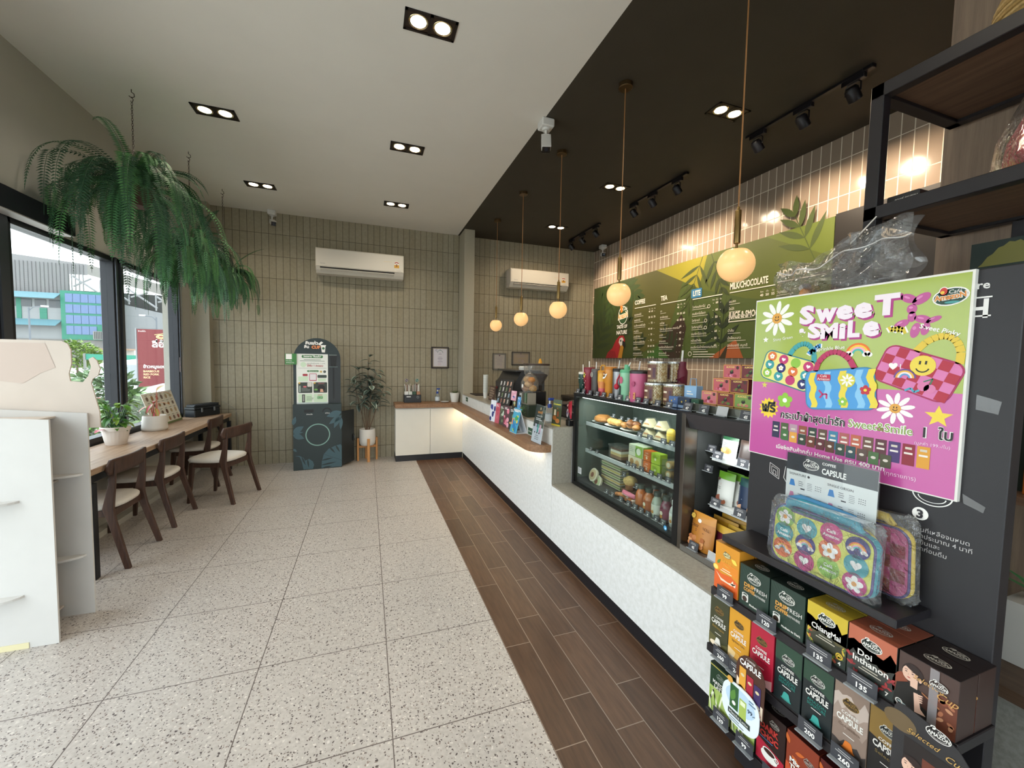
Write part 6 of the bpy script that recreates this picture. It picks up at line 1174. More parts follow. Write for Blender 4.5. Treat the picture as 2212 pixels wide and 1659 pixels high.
m = MB(); M = T(1.5755, 1.795, 0.612, 0, 0, -PI / 2); m.lathe([(0, 0.0), (0.021, 0.0), (0.021, 0.0006)], c('#22303a', 0.4), 24, M); A = Art(m, (1.5749, 1.795, 0.612), U, (0, 0, 1), 0.0004); A.disc(0, 0, 0.013, c('#4aa5dc'), 1); A.text('(', -0.002, -0.005, 0.016, WHITE, L=2); A.disc(0.003, -0.002, 0.005, c('#d6ecf8'), 2)
tag(m.build('glass_sticker'), 'small round blue sticker low on the cooler glass by the black post', 'sticker')
m = MB(); m.box(1.5750, 1.5756, 2.745, 2.80, 0.655, 0.705, c('#b9bcbc')); A = Art(m, (1.575, 2.80, 0.655), U, (0, 0, 1), 0.0003); A.lines(0.004, 0.042, 0.045, 4, 0.01, 0.004, c('#6a6d70')); tag(m.build('glass_sticker'), 'small rectangular pale label at the lower left of the cooler glass', 'sticker')
PLATE = c('#d8d8d2', 0.35); CLEAR = thin_glass('clear_tub', (0.93, 0.95, 0.94, 1), 1.6, 0.05, 0.05, (0.9, 0.9, 0.88, 1)); BUN = c('#a8713a', 0.55, noise=0.25, nscale=50, bump=0.3); BUN2 = c('#c99a58', 0.6, noise=0.2, nscale=60, bump=0.3); NUT = c('#7a4a26', 0.6, noise=0.3, nscale=70)
def pastry(x, y, z, label, kind):
    t = thing('pastry', label, 'pastry', (x, y, z), 'pastries on the top cooler shelf'); m = MB(); m.lathe([(0, 0.004), (0.06, 0.004), (0.085, 0.012), (0.087, 0.015), (0.06, 0.0), (0, 0.0)], PLATE, 24, T(x, y, z)); m.build('plate', t); m = MB()
    if kind == 0: m.lathe([(0, 0.012), (0.055, 0.014), (0.072, 0.028), (0.066, 0.05), (0.04, 0.066), (0, 0.07)], BUN, 24, T(x, y, z))
    elif kind == 1:
        for k in range(3): m.ball(0.034, BUN2, T(x - 0.01, y - 0.05 + k * 0.05, z + 0.036), 14, 0.75)
    else:
        for k in range(7): m.ball(0.03, (BUN, NUT)[k % 2], T(x + 0.02 * (k % 3 - 1), y - 0.07 + k * 0.023, z + 0.035 + 0.02 * (k % 2)), 12, 0.7)
    m.build('bun', t)
pastry(1.77, 2.765, 1.051, 'round glazed bun on a white plate, leftmost in the cooler', 0); pastry(1.77, 2.585, 1.051, 'plate of pale rolls beside the glazed bun in the cooler', 1); pastry(1.77, 2.385, 1.051, 'plate of nut-topped pastries in the middle of the top cooler shelf', 2)
def triangle_pack(x, y, z, label):
    t = thing('sandwich_pack', label, 'sandwich', (x, y, z), 'triangular sandwich packs in the cooler'); w, h, d = 0.10, 0.062, 0.075
    M = Matrix(((0, 0, 1, x), (-1, 0, 0, y), (0, 1, 0, z), (0, 0, 0, 1)))
    m = MB(); m.prism([(-w / 2, 0), (w / 2, 0), (0, h)], -d / 2, d / 2, CLEAR, M); m.build('wrapper', t); m = MB(); m.prism([(-w * 0.44, 0.003), (w * 0.44, 0.003), (0, h * 0.9)], -d * 0.42, d * 0.4, c('#d9c9a4', 0.7), M); m.prism([(-w * 0.30, h * 0.28), (w * 0.30, h * 0.28), (w * 0.2, h * 0.45), (-w * 0.2, h * 0.45)], -d * 0.425, d * 0.3, c('#b8804c', 0.6), M); m.build('sandwich', t)
k = 0
for z in (1.051, 1.116):
    for y in (2.17, 2.055): triangle_pack(1.75, y, z, 'triangular sandwich pack, %s pair, %s of the two' % (('lower', 'upper')[z > 1.1], ('left', 'right')[y < 2.1]))
for y, lb in ((1.975, 'yellow pudding cup beside the triangular sandwiches'), (1.885, 'second yellow cup next to the black cooler post')):
    t = thing('dessert_cup', lb, 'dessert', (1.75, y, 1.12), 'yellow cups'); m = MB(); m.cyl(0.026, 0.0, 0.045, CLEAR, 20, T(1.75, y, 1.051), 0.033); m.cyl(0.026, 0.045, 0.075, CLEAR, 20, T(1.75, y, 1.051), 0.034); m.build('cup', t); m = MB(); m.cyl(0.024, 0.003, 0.05, c('#d8b53a', 0.5), 20, T(1.75, y, 1.051), 0.029); m.ball(0.028, c('#e2c04a', 0.5), T(1.75, y, 1.11), 14); m.build('filling', t)
def packet(x0, x1, y0, y1, z0, z1, col, label, art=None, cat='box', group='packed cakes on the middle cooler shelf', name='cake_box', side=None):
    m = MB(); m.box(x0, x1, y0, y1, z0, z1, c(col, 0.45), 0.003)
    if side: m.box(x0 + 0.004, x1 + 0.001, y0 - 0.0005, y0 + 0.001, z0 + 0.004, z1 - 0.004, c(side, 0.45))
    if art: art(Art(m, (x0, y1, z0), U, (0, 0, 1), 0.0004), y1 - y0, z1 - z0)
    return tag(m.build(name), label, cat, group)
z = 0.831
t = thing('cake_slice', 'layered cream cake slice in a clear tub, left on the middle cooler shelf', 'cake', (1.75, 2.49, z)); m = MB(); m.box(1.70, 1.80, 2.41, 2.57, z, z + 0.085, CLEAR, 0.004); m.box(1.695, 1.805, 2.405, 2.575, z + 0.085, z + 0.10, CLEAR, 0.004); m.build('tub', t)
m = MB()
for k, (h, cl) in enumerate(((0.022, '#8a5a34'), (0.02, '#d9b878'), (0.018, '#e9e2d0'), (0.014, '#6a3f2a'))): zz = z + 0.004 + sum((0.022, 0.02, 0.018, 0.014)[:k]); m.box(1.708, 1.79, 2.425, 2.555, zz, zz + h, c(cl, 0.7))
m.build('cake', t)
def art_w(A, w, h): A.disc(w * 0.62, h * 0.55, h * 0.28, c('#5f8f3a')); A.rect(w * 0.5, h * 0.02, w * 0.99, h * 0.98, c('#9cc05a'), 0.5); A.disc(w * 0.72, h * 0.5, h * 0.3, c('#eef0e0'), 2, n=14); A.lines(w * 0.08, h * 0.7, w * 0.3, 3, h * 0.15, h * 0.05, c('#a0a894'))
packet(1.70, 1.78, 2.175, 2.325, z + 0.072, z + 0.15, '#d9dcc4', 'pale green and white cake carton, upper, left of the orange boxes', art_w, side='#8fb54a')
packet(1.70, 1.78, 2.185, 2.33, z, z + 0.07, '#d8cdb0', 'cream coloured bread pack under the pale green cake carton', lambda A, w, h: (A.disc(w * 0.3, h * 0.5, h * 0.3, c('#b08a58')), A.disc(w * 0.7, h * 0.45, h * 0.3, c('#c79f6a'))))
ao = lambda A, w, h: (A.text('CAKE', w * 0.5, h * 0.7, h * 0.18, WHITE), A.disc(w * 0.5, h * 0.3, h * 0.13, c('#f2d9b8')), A.lines(w * 0.2, h * 0.55, w * 0.6, 2, h * 0.08, h * 0.03, c('#f6e2c8')))
al = lambda A, w, h: (A.disc(w * 0.5, h * 0.45, h * 0.12, c('#e8f0c0')), A.lines(w * 0.2, h * 0.75, w * 0.6, 3, h * 0.09, h * 0.035, c('#6a8a2a')))
for zz, a, b in ((z, 'lower', 0), (z + 0.07, 'middle', 1), (z + 0.14, 'upper', 2)):
    if b < 2: packet(1.70, 1.76, 2.098, 2.168, zz, zz + 0.068, '#cf6a2a', a.replace('middle', 'upper') + ' orange cake box of the stack in the cooler', ao)
for zz, a in ((z, 'lower'), (z + 0.07, 'upper')): packet(1.70, 1.76, 2.008, 2.092, zz, zz + 0.068, '#a8c23c', a + ' lime green cake box of the stack in the cooler', al)
for k, (y, zz, lb) in enumerate(((1.95, z, 'lower left roll cake tub beside the lime boxes'), (1.95, z + 0.06, 'upper left roll cake tub beside the lime boxes'), (1.835, z, 'lower right roll cake tub next to the cooler post'), (1.835, z + 0.06, 'upper right roll cake tub next to the cooler post'))):
    t = thing('roll_cake', lb, 'cake', (1.74, y, zz), 'roll cake tubs'); m = MB(); m.box(1.70, 1.78, y - 0.045, y + 0.045, zz, zz + 0.058, CLEAR, 0.006); m.build('tub', t); m = MB(); M = T(1.745, y, zz + 0.029, 0, 0, -PI / 2); m.cyl(0.024, -0.03, 0.03, c('#c9a060', 0.7), 20, M); m.cyl(0.015, -0.031, 0.032, c('#efe3c6', 0.7), 16, M); m.build('cake', t)
z = 0.599
for k, (y, zz, lb) in enumerate(((2.70, 0.66, 'upper round salad pack standing at the lower left of the cooler'), (2.66, 0.615, 'lower round salad pack at the bottom left of the cooler'))):
    m = MB(); M = T(1.655 + 0.01 * k, y, zz, 0, 0, -PI / 2 + 0.35); m.lathe([(0, -0.02), (0.045, -0.018), (0.05, 0.0), (0.053, 0.002), (0, 0.006)], c('#cfc9b4', 0.5), 24, M); m.lathe([(0.042, 0.006), (0.0, 0.009)], c(('#b9a884', '#a9b48c')[k], 0.6), 24, M); m.lathe([(0.02, 0.009), (0.0, 0.0095)], c('#7a4a34', 0.6), 12, M); tag(m.build('salad_pack'), lb, 'salad', 'round salad packs')
rr = random.Random(9)
for k in range(5):
    y0 = 2.44; m = MB(); zz = z + 0.036 * k; m.box(1.72, 1.80, y0, y0 + 0.27 - 0.02 * (k % 2), zz, zz + 0.033, CLEAR, 0.004); m.box(1.725, 1.795, y0 + 0.006, y0 + 0.255, zz + 0.003, zz + 0.012, c('#d8cdb0', 0.7)); m.box(1.723, 1.795, y0 + 0.006, y0 + 0.255, zz + 0.012, zz + 0.02, c(('#8aa04a', '#d9a83a', '#6a8a44', '#d8c04a', '#7a9a54')[k], 0.6)); m.box(1.725, 1.795, y0 + 0.006, y0 + 0.255, zz + 0.02, zz + 0.03, c('#d0c4a4', 0.7))
    tag(m.build('sandwich_pack'), '%s sandwich tray from the bottom of the stack in the lower cooler' % ORD[k], 'sandwich', 'stacked sandwich trays')
t = thing('muffin', 'pale muffin behind the pink packet in the lower cooler', 'muffin', (1.73, 2.335, z)); m = MB(); m.cyl(0.03, 0, 0.05, c('#8a5a34', 0.7), 20, T(1.73, 2.335, z + 0.05), 0.038); m.build('case', t); m = MB(); m.ball(0.05, c('#d0b070', 0.7, noise=0.2, nscale=60), T(1.73, 2.335, z + 0.11), 16, 0.7); m.build('top', t)
m = MB(); m.box(1.70, 1.77, 2.28, 2.40, z, z + 0.048, c('#6a4a34', 0.6), 0.004); tag(m.build('cake_box'), 'brown carton under the muffin in the lower cooler', 'box')
def pillow(m, x, y, z, w, h, d, mat, M=None, nz=0):
    m.grid(lambda u, v: (x - d * (math.sin(PI * u) * math.sin(PI * v)) ** 0.5, y - w * u, z + h * v), 10, 10, mat); m.grid(lambda u, v: (x + d * 0.6 * (math.sin(PI * u) * math.sin(PI * v)) ** 0.5, y - w * u, z + h * v), 10, 10, mat)
m = MB(); pillow(m, 1.66, 2.32, z + 0.035, 0.135, 0.03, 0.03, c('#d0708a', 0.35)); A = Art(m, (1.628, 2.30, z + 0.04), U, (0, 0, 1)); A.text('Strawberry', 0.05, 0.005, 0.016, WHITE); tag(m.build('snack_packet'), 'pink snack packet lying in the lower cooler', 'snack')
m = MB()
for k in range(6): m.ball(0.026, c('#b5733c', 0.6, noise=0.25, nscale=60), T(1.655, 2.37 - k * 0.03, z + 0.015 + 0.008 * (k % 2)), 10, 0.5)
tag(m.build('cookie_pack'), 'row of brown cookies beneath the pink packet', 'cookies', kind='stuff')
m = MB(); m.box(1.64, 1.69, 2.18, 2.30, z, z + 0.03, c('#d8cfc4', 0.4), 0.006); m.box(1.638, 1.64, 2.19, 2.29, z + 0.006, z + 0.024, c('#b8543c', 0.4)); tag(m.build('snack_packet'), 'white and red packet in front of the juice bottles', 'snack')
def juice(x, y, body, label, cap='#2c3a34', band=None, art=None):
    t = thing('juice_bottle', label, 'bottle', (x, y, z), 'juice bottles in the cooler'); b = c(body, 0.2, coat=0.5)
    m = MB(); m.lathe([(0, 0), (0.032, 0), (0.035, 0.006), (0.035, 0.085), (0.028, 0.108), (0.020, 0.122), (0.020, 0.135)], b, 24, T(x, y, z)); m.build('bottle', t)
    m = MB(); m.lathe([(0.0225, 0.128), (0.0225, 0.15), (0.02, 0.153), (0, 0.153)], c(cap, 0.35), 20, T(x, y, z)); m.build('cap', t)
    if band: m = MB(); m.lathe([(0.0354, 0.02), (0.0356, 0.03), (0.0356, 0.075), (0.0354, 0.08)], c(band, 0.4), 24, T(x, y, z), cap=False); A = Art(m, (x - 0.0362, y, z), U, (0, 0, 1)); A.disc(0, 0.055, 0.012, c('#e8e0c8')); A.disc(0, 0.035, 0.01, c('#c98a3c')); m.build('label', t)
for x, y, col, band, lb in ((1.665, 2.13, '#b8642a', None, 'orange juice bottle, leftmost of the front bottles'), (1.665, 2.052, '#b5652c', '#a8562a', 'second orange juice bottle in the lower cooler'), (1.665, 1.974, '#9aa394', '#d9dcd0', 'white-labelled juice bottle in the lower cooler'), (1.665, 1.896, '#6a1f3a', '#7a2444', 'dark purple juice bottle in the lower cooler'), (1.665, 1.818, '#c9cbc8', '#e6e8e6', 'white yoghurt drink bottle beside the black post'),
                           (1.75, 2.10, '#a85a2a', None, 'orange bottle behind, left in the back row'), (1.75, 2.02, '#6a5a34', None, 'brown bottle in the middle of the back row'), (1.75, 1.94, '#4a3a2a', None, 'dark bottle in the back row of the cooler'), (1.75, 1.86, '#5a2a3a', None, 'purple bottle behind, right in the back row')):
    juice(x, y, col, lb, band=band, cap='#d8dad8' if 'white yoghurt' in lb else '#2c3a34')
PR = '45 55 35 40 60 65 49 59 75 39 50 70 45'.split()
for k, (y, zz) in enumerate(((2.36, 1.13), (2.30, 1.128), (2.585, 1.126), (2.50, 1.126), (2.42, 1.14), (2.69, 1.13))): price_tag((1.80, y, zz - 0.02), U, 0.038, 0.026, PR[k], '%s small price tag standing among the pastries, top cooler shelf' % ORD[k], 'price tags among the pastries', 0.2)
for k, y in enumerate((2.20, 2.10, 1.975, 1.90)): price_tag((1.668, y, 1.053), U, 0.05, 0.033, ('35', '55', '40', '45')[k], '%s price tag along the top shelf edge, under the sandwiches' % ORD[k], 'price tags on the top shelf edge', 0.15)
for k, y in enumerate((2.79, 2.70)): price_tag((1.668, y, 0.833), U, 0.04, 0.028, ('65', '60')[k], '%s of two price tags on the empty left of the middle shelf' % ORD[k], 'price tags on the left of the middle shelf', 0.15)
for k, y in enumerate((2.31, 2.245, 2.165, 2.07, 1.995, 1.92)): price_tag((1.668, y, 0.833), U, 0.045, 0.032, ('45', '55', '45', '40', '45', '60')[k], '%s price tag along the middle shelf under the cake boxes' % ORD[k], 'price tags on the middle shelf', 0.15)
for k, y in enumerate((2.47, 2.40, 2.30, 2.215, 2.145, 2.085, 2.02, 1.945, 1.885)): price_tag((1.612, y, 0.60), U, 0.045, 0.03, ('45', '35', '50', '45', '60', '65', '45', '60', '70')[k], '%s price tag along the cooler floor, counted from the left' % ORD[k], 'price tags on the cooler floor', 0.25)
price_tag((1.70, 2.395, 0.735), U, 0.045, 0.032, '45', 'price tag standing over the muffin in the lower cooler', 'loose price tags in the cooler', 0.15); price_tag((1.69, 2.235, 0.70), U, 0.045, 0.032, '65', 'price tag over the pink packet in the lower cooler', 'loose price tags in the cooler', 0.15)
# ---------------------------------------------------------------- open cooler
STL = c('#6d665f', 0.25, 0.85); WS = c('#d3d6d6', 0.4)
t = thing('open_cooler', 'open-fronted chilled cabinet of packed snacks between the pastry cooler and the black stand', 'display cooler', (1.86, 1.35, 0.546))
m = MB(); m.box(1.57, 1.655, 1.672, 1.699, 0.548, 1.285, STL, 0.002); m.box(1.655, 2.15, 1.672, 1.699, 0.548, 1.285, c('#3a3c3c', 0.4)); m.box(1.57, 2.15, 0.98, 1.0, 0.548, 1.285, c('#222224', 0.4)); m.box(2.13, 2.15, 1.0, 1.672, 0.548, 1.285, c('#2a2d2c', 0.45)); m.build('casing', t)
m = MB(); m.box(1.57, 2.13, 1.0, 1.672, 0.548, 0.572, c('#4a403a', 0.4)); m.box(1.568, 1.576, 1.0, 1.672, 0.548, 0.576, c('#8f8c88', 0.3, 0.7)); m.build('deck', t)
m = MB(); m.box(1.566, 2.15, 0.98, 1.70, 1.276, 1.286, c('#232326', 0.2, coat=0.4)); m.build('top', t)
m = MB(); m.loft([[(1.566, y, 1.276), (1.60, y, 1.20), (1.605, y, 1.195), (1.615, y, 1.20), (1.58, y, 1.276)] for y in (1.672, 1.0)], c('#4a494d', 0.12, 0.2, coat=0.6), smooth=False); m.build('canopy', t)
for z in (1.062, 0.815):
    m = MB(); m.box(1.70, 2.13, 1.0, 1.60, z - 0.012, z, WS, 0.001); m.box(1.685, 1.70, 1.0, 1.60, z - 0.024, z + 0.002, WS, 0.001); m.build('shelf', t)
for z in (1.10, 0.99, 0.80):
    m = MB(); m.box(1.80, 2.13, 1.60, 1.672, z - 0.01, z, c('#2a2c2c', 0.4)); m.build('rear_shelf', t)
light('cooler_fill', 'AREA', (1.63, 1.33, 1.19), 1.4, (0.95, 1.0, 0.96), size=0.05, size_y=0.55, rot=(0, math.radians(-30), 0), parent=t)  # added light without a fixture, brightens the open shelves
def pouch(x, y1, z, w, h, body, top, label, art=None, d=0.022, win=None, group='snack pouches in the open cooler'):
    t = thing('snack_pouch', label, 'snack', (x, y1 - w / 2, z), group); m = MB(); bm_ = c(body, 0.35)
    f = lambda s: (lambda u, v: (x + s * d * (math.sin(PI * u) ** 0.7) * (1 - v) ** 0.45 * (0.35 + 0.65 * min(1, v * 5 + 0.3)) + 0.02 * v, y1 - w * u, z + h * v))
    m.grid(f(-1), 12, 12, bm_); m.grid(f(1), 12, 4, bm_); m.build('pouch', t)
    m = MB(); m.grid(lambda u, v: (f(-1)(u, 0.78 + 0.22 * v)[0] - 0.0008, y1 - w * u, z + h * (0.78 + 0.22 * v)), 8, 4, c(top, 0.35)); A = Art(m, (x - d * 0.95, y1, z), U, Vector((0.22, 0, 1)), 0.0006)
    if art: art(A, w, h)
    m.build('print', t)
an = lambda A, w, h: (A.disc(w * 0.5, h * 0.32, w * 0.34, c('#c8965c'), 1, ry=h * 0.15), A.disc(w * 0.38, h * 0.34, w * 0.12, c('#e0b880'), 2), A.disc(w * 0.62, h * 0.3, w * 0.12, c('#b07a44'), 2), A.text('Natural', w * 0.5, h * 0.62, 0.013, c('#3a3a34'), L=2), A.lines(w * 0.25, h * 0.56, w * 0.4, 2, 0.008, 0.003, c('#8a8a84'), 2))
pouch(1.735, 1.595, 1.063, 0.095, 0.11, '#c9ccd0', '#2c5a3c', 'silver nut pouch with a green top on the upper white shelf', an); pouch(1.735, 1.49, 1.063, 0.075, 0.10, '#3a302e', '#4a3a34', 'dark pouch beside the silver nut pouch on the upper shelf'); pouch(1.735, 1.405, 1.063, 0.08, 0.105, '#5a3a9a', '#5a3a9a', 'purple pouch at the right of the upper white shelf')
aw = lambda A, w, h: (A.disc(w * 0.32, h * 0.2, w * 0.2, c('#8a4a34'), 1, ry=h * 0.1), A.disc(w * 0.55, h * 0.12, w * 0.2, c('#a8674a'), 1.5, ry=h * 0.08), A.text('Snack', w * 0.42, h * 0.6, 0.014, c('#b06a4a'), L=2), A.lines(w * 0.12, h * 0.52, w * 0.5, 2, 0.009, 0.004, c('#9a9a94'), 2), A.disc(w * 0.12, h * 0.78, 0.008, c('#4a3a2a'), 2))
for k, (x, y, lb) in enumerate(((1.725, 1.60, 'white and green pouch, front left on the lower white shelf'), (1.76, 1.585, 'white and green pouch just behind the front left one'), (1.75, 1.495, 'white and green pouch in the middle of the lower white shelf'), (1.785, 1.48, 'white and green pouch behind the middle one'))): pouch(x, y, 0.816, 0.10, 0.165, '#d6d8d4', '#6fa82c', lb, aw)
ab = lambda A, w, h: (A.disc(w * 0.5, h * 0.62, w * 0.22, WHITE, 1, ry=h * 0.12), A.text('Salmon', w * 0.5, h * 0.42, 0.016, WHITE, L=2, shear=0.3), A.disc(w * 0.45, h * 0.2, w * 0.32, c('#c89a78'), 1, ry=h * 0.1))
pouch(1.705, 1.455, 0.816, 0.10, 0.17, '#1f2f4a', '#1c4a4a', 'navy pouch in front on the lower white shelf', ab)
ac = lambda A, w, h: (A.disc(w * 0.42, h * 0.82, 0.012, WHITE, 2, ry=0.01), A.text('CRISPY ROLL', w * 0.5, h * 0.62, 0.02, c('#5a3014'), L=2, fit=w * 0.8), A.lines(w * 0.3, h * 0.56, w * 0.4, 2, 0.008, 0.003, c('#6a3a1a'), 2), [A.disc(w * (0.2 + 0.15 * (q % 4)), h * (0.15 + 0.09 * (q // 4)), w * 0.11, c(('#c07a44', '#d89a62', '#a8602c')[q % 3]), 2 + 0.1 * q, ry=w * 0.08) for q in range(12)], A.flower(w * 0.12, h * 0.9, 0.014, c('#d9b44a'), c('#c8964a'), 2))
pouch(1.625, 1.662, 0.574, 0.15, 0.185, '#b8772c', '#c48634', 'tall golden crispy roll bag leaning at the front of the open cooler', ac, 0.035)
for k in range(3): pouch(1.70 + k * 0.035, 1.60 - 0.02 * k, 0.574, 0.15, 0.175 + 0.01 * k, '#a87a20', '#b98a26', '%s gold bag behind the crispy roll bag, counted from the front' % ORD[k], None, 0.018)
for k in range(3): pouch(1.655 + k * 0.035, 1.535 - 0.035 * k, 0.574, 0.15, 0.155 + 0.008 * k, '#5a1a2c', '#c8a03a', '%s maroon and gold bag right of the crispy roll bag' % ORD[k], None, 0.02)
m = MB(); M = T(1.60, 1.25, 0.573); m.box(0, 0.006, 0, 0.18, 0, 0.14, c('#a79a98', 0.6), M=M); m.box(0, 0.10, 0.0, 0.006, 0, 0.20, c('#a79a98', 0.6), M=M); m.box(0, 0.10, 0.174, 0.18, 0, 0.10, c('#a79a98', 0.6), M=M); tag(m.build('display_tray'), 'grey cardboard display tray at the right of the open cooler', 'tray')
m = MB(); m.box(1.70, 1.76, 1.62, 1.668, 0.573, 0.72, c('#1c2a3a', 0.4), 0.004); A = Art(m, (1.70, 1.668, 0.573), U, (0, 0, 1)); A.text('WATER', 0.024, 0.08, 0.012, WHITE); A.rect(0, 0.1, 0.048, 0.14, c('#2a6a9a')); tag(m.build('snack_packet'), 'dark blue packet behind the steel side of the open cooler', 'snack')
for k, (zz, hh, cl, lb) in enumerate(((1.10, 0.05, '#6a7a5a', 'clear salad tub on the top rear shelf of the open cooler'), (0.99, 0.06, '#8a8a6a', 'clear tub on the second rear shelf of the open cooler'), (0.80, 0.07, '#9a9a88', 'lower clear sandwich tub at the rear of the open cooler'), (0.872, 0.07, '#8a8e78', 'upper clear sandwich tub at the rear of the open cooler'))):
    m = MB(); m.box(1.81, 1.90, 1.602, 1.668, zz, zz + hh, CLEAR, 0.006); m.box(1.82, 1.89, 1.608, 1.662, zz + 0.003, zz + hh * 0.6, c(cl, 0.6)); tag(m.build('food_tub'), lb, 'food tub', 'clear tubs at the rear of the open cooler')
gt = 'price tags in the open cooler'
for o, p, w, lb in (((1.66, 1.575, 1.058), '40', 0.06, 'price tag reading 40 on the upper white shelf'), ((1.66, 1.43, 1.052), '39', 0.06, 'price tag reading 39 at the right of the upper white shelf'), ((1.66, 1.575, 0.815), '40', 0.06, 'price tag reading 40 on the lower white shelf'), ((1.66, 1.435, 0.81), '59', 0.065, 'price tag reading 59 at the right of the lower white shelf'), ((1.578, 1.625, 0.577), '45', 0.062, 'price tag reading 45 in front of the crispy roll bag'), ((1.72, 1.668, 1.07), '65', 0.055, 'price tag reading 65 high on the left of the open cooler'), ((1.70, 1.664, 0.965), '45', 0.055, 'price tag reading 45 above the clear sandwich tubs')): price_tag(o, U, w, w * 0.68, p, lb, gt, 0.2)
price_tag((1.578, 1.50, 0.577), U, 0.06, 0.042, '', 'blank white price card beside the orange carton', gt, 0.2, '#d5d6d8')
# ---------------------------------------------------------------- on top of the coolers
ZT = 1.2865
for k, y in enumerate((2.875, 2.79, 2.69, 2.59, 2.505, 2.415, 2.31, 2.22, 2.115, 2.04, 1.935, 1.84)): price_tag((1.580, y, ZT + 0.002), U, 0.05, 0.034, ('45', '25', '39', '35', '49', '29', '490', '390', '79', '69', '59', '49')[k], '%s price tag from the left along the top of the pastry cooler' % ORD[k], 'price tags along the top of the pastry cooler', 0.25)
for k, (y, p) in enumerate(((1.71, '47'), (1.60, '45'), (1.36, '45'))): price_tag((1.580, y, ZT + 0.002), U, 0.062, 0.045, p, ('price tag reading 47 beside the black cooler post', 'price tag reading 45 left of the blank white card', 'price tag reading 45 at the edge of the black stand')[k], 'price tags along the top of the open cooler', 0.25)
price_tag((1.580, 1.49, ZT + 0.002), U, 0.062, 0.048, '', 'blank white card along the top of the open cooler', 'price tags along the top of the open cooler', 0.25, '#c3c5c9')
m = MB(); m.box(1.582, 1.584, 2.12, 2.18, ZT + 0.02, ZT + 0.062, c('#d99a6a', 0.4)); A = Art(m, (1.582, 2.18, ZT + 0.02), U, (0, 0, 1)); A.text('BEST SELLER', 0.03, 0.024, 0.010, c('#8a2a24'), fit=0.05, bold=0.03); A.text('Macadamia', 0.03, 0.010, 0.009, c('#8a2a24'), fit=0.045); tag(m.build('promotion_card'), 'small orange best-seller card in front of the nut jars', 'card')
XT = 1.632
def tumbler(y, label, col, h=0.205, r=0.036, lid='#2a2a2c', straw=None, handle=None, low=None, step=True, extra=None, metal=0.0, gradient=None):
    t = thing('tumbler', label, 'tumbler', (XT, y, ZT), 'drink tumblers on the pastry cooler'); m = MB(); M = T(XT, y, ZT); b = c(col, 0.3, metal)
    rb = r * 0.82 if step else r; pr = [(0, 0), (rb * 0.96, 0), (rb, 0.004), (rb, h * 0.42), (r, h * 0.47), (r, h * 0.86)] if step else [(0, 0), (r * 0.9, 0), (r * 0.93, 0.004), (r, h * 0.86)]
    if gradient:
        m.lathe([(0, 0), (rb * 0.96, 0), (rb, 0.004), (rb, h * 0.3)], c(gradient[0], 0.35), 28, M, cap=False); m.lathe([(rb, h * 0.3), (r, h * 0.55)], c(gradient[1], 0.35), 28, M, cap=False); m.lathe([(r, h * 0.55), (r, h * 0.86)], c(gradient[2], 0.35), 28, M)
    else: m.lathe(pr, b, 28, M)
    m.build('body', t); m = MB(); m.lathe([(r * 1.03, h * 0.86), (r * 1.03, h * 0.93), (r * 0.9, h * 0.965), (0, h * 0.965)], c(lid, 0.4), 28, M); m.build('lid', t)
    if straw: m = MB(); m.tube([(XT, y, ZT + h * 0.95), (XT + 0.004, y + straw[1], ZT + h * 0.95 + straw[0])], 0.0042, c(straw[2], 0.3), 8); m.build('straw', t)
    if handle == 'side': m = MB(); m.tube([(XT, y + r, ZT + h * 0.8), (XT, y + r + 0.025, ZT + h * 0.78), (XT, y + r + 0.025, ZT + h * 0.5), (XT, y + r, ZT + h * 0.48)], 0.005, c(shade(col, 0.8), 0.4), 8); m.build('handle', t)
    if handle == 'top': m = MB(); m.tube([(XT, y + r * 0.9, ZT + h * 0.9), (XT, y + r * 0.8, ZT + h * 1.1), (XT, y + r * 0.3, ZT + h * 1.16), (XT, y - r * 0.6, ZT + h * 1.15), (XT, y - r * 0.8, ZT + h * 0.95)], 0.0055, c(shade(col, 0.92), 0.4), 8); m.build('handle', t)
    if extra:
        m = MB(); A = Art(m, (XT - r - 0.0008, y, ZT), U, (0, 0, 1), 0.0006); extra(A, r, h); m.build('print', t)
    return t
tumbler(2.86, 'dark green tumbler with a white straw, leftmost on the cooler', '#1f4038', 0.175, 0.036, '#d8d4ca', (0.06, 0.012, '#e8e6e0'), 'side', extra=lambda A, r, h: A.rect(-0.018, h * 0.66, 0.018, h * 0.68, c('#c8cfc8')))
def ared(A, r, h):
    for k in range(10): A.disc((k % 3 - 1) * 0.02, h * (0.1 + 0.075 * k), 0.004, c('#e8c8c8'))
    A.disc(0.0, h * 0.68, 0.014, c('#d9b44a'), 2, ry=0.02); A.disc(0, h * 0.7, 0.009, c('#4a6a3a'), 3)
tumbler(2.765, 'crimson spotted tumbler second from the left on the cooler', '#8a1f34', 0.215, 0.042, '#7a1a2c', (0.05, 0.01, '#e8e6e0'), extra=ared)
tumbler(2.665, 'smoke-grey tumbler with a straw between the crimson and yellow ones', '#4a4644', 0.205, 0.036, '#5a5654', (0.055, 0.006, '#dcdad6'), step=False, extra=lambda A, r, h: (A.disc(0, h * 0.75, 0.02, c('#9a9890')), A.text('C', 0, h * 0.71, 0.024, c('#2a2826'), L=2)))
tumbler(2.572, 'yellow to pink fading tumbler with a carrying loop', '#d9a02c', 0.195, 0.037, '#c98a20', None, 'top', gradient=('#cf5a62', '#d88a4a', '#dca228'))
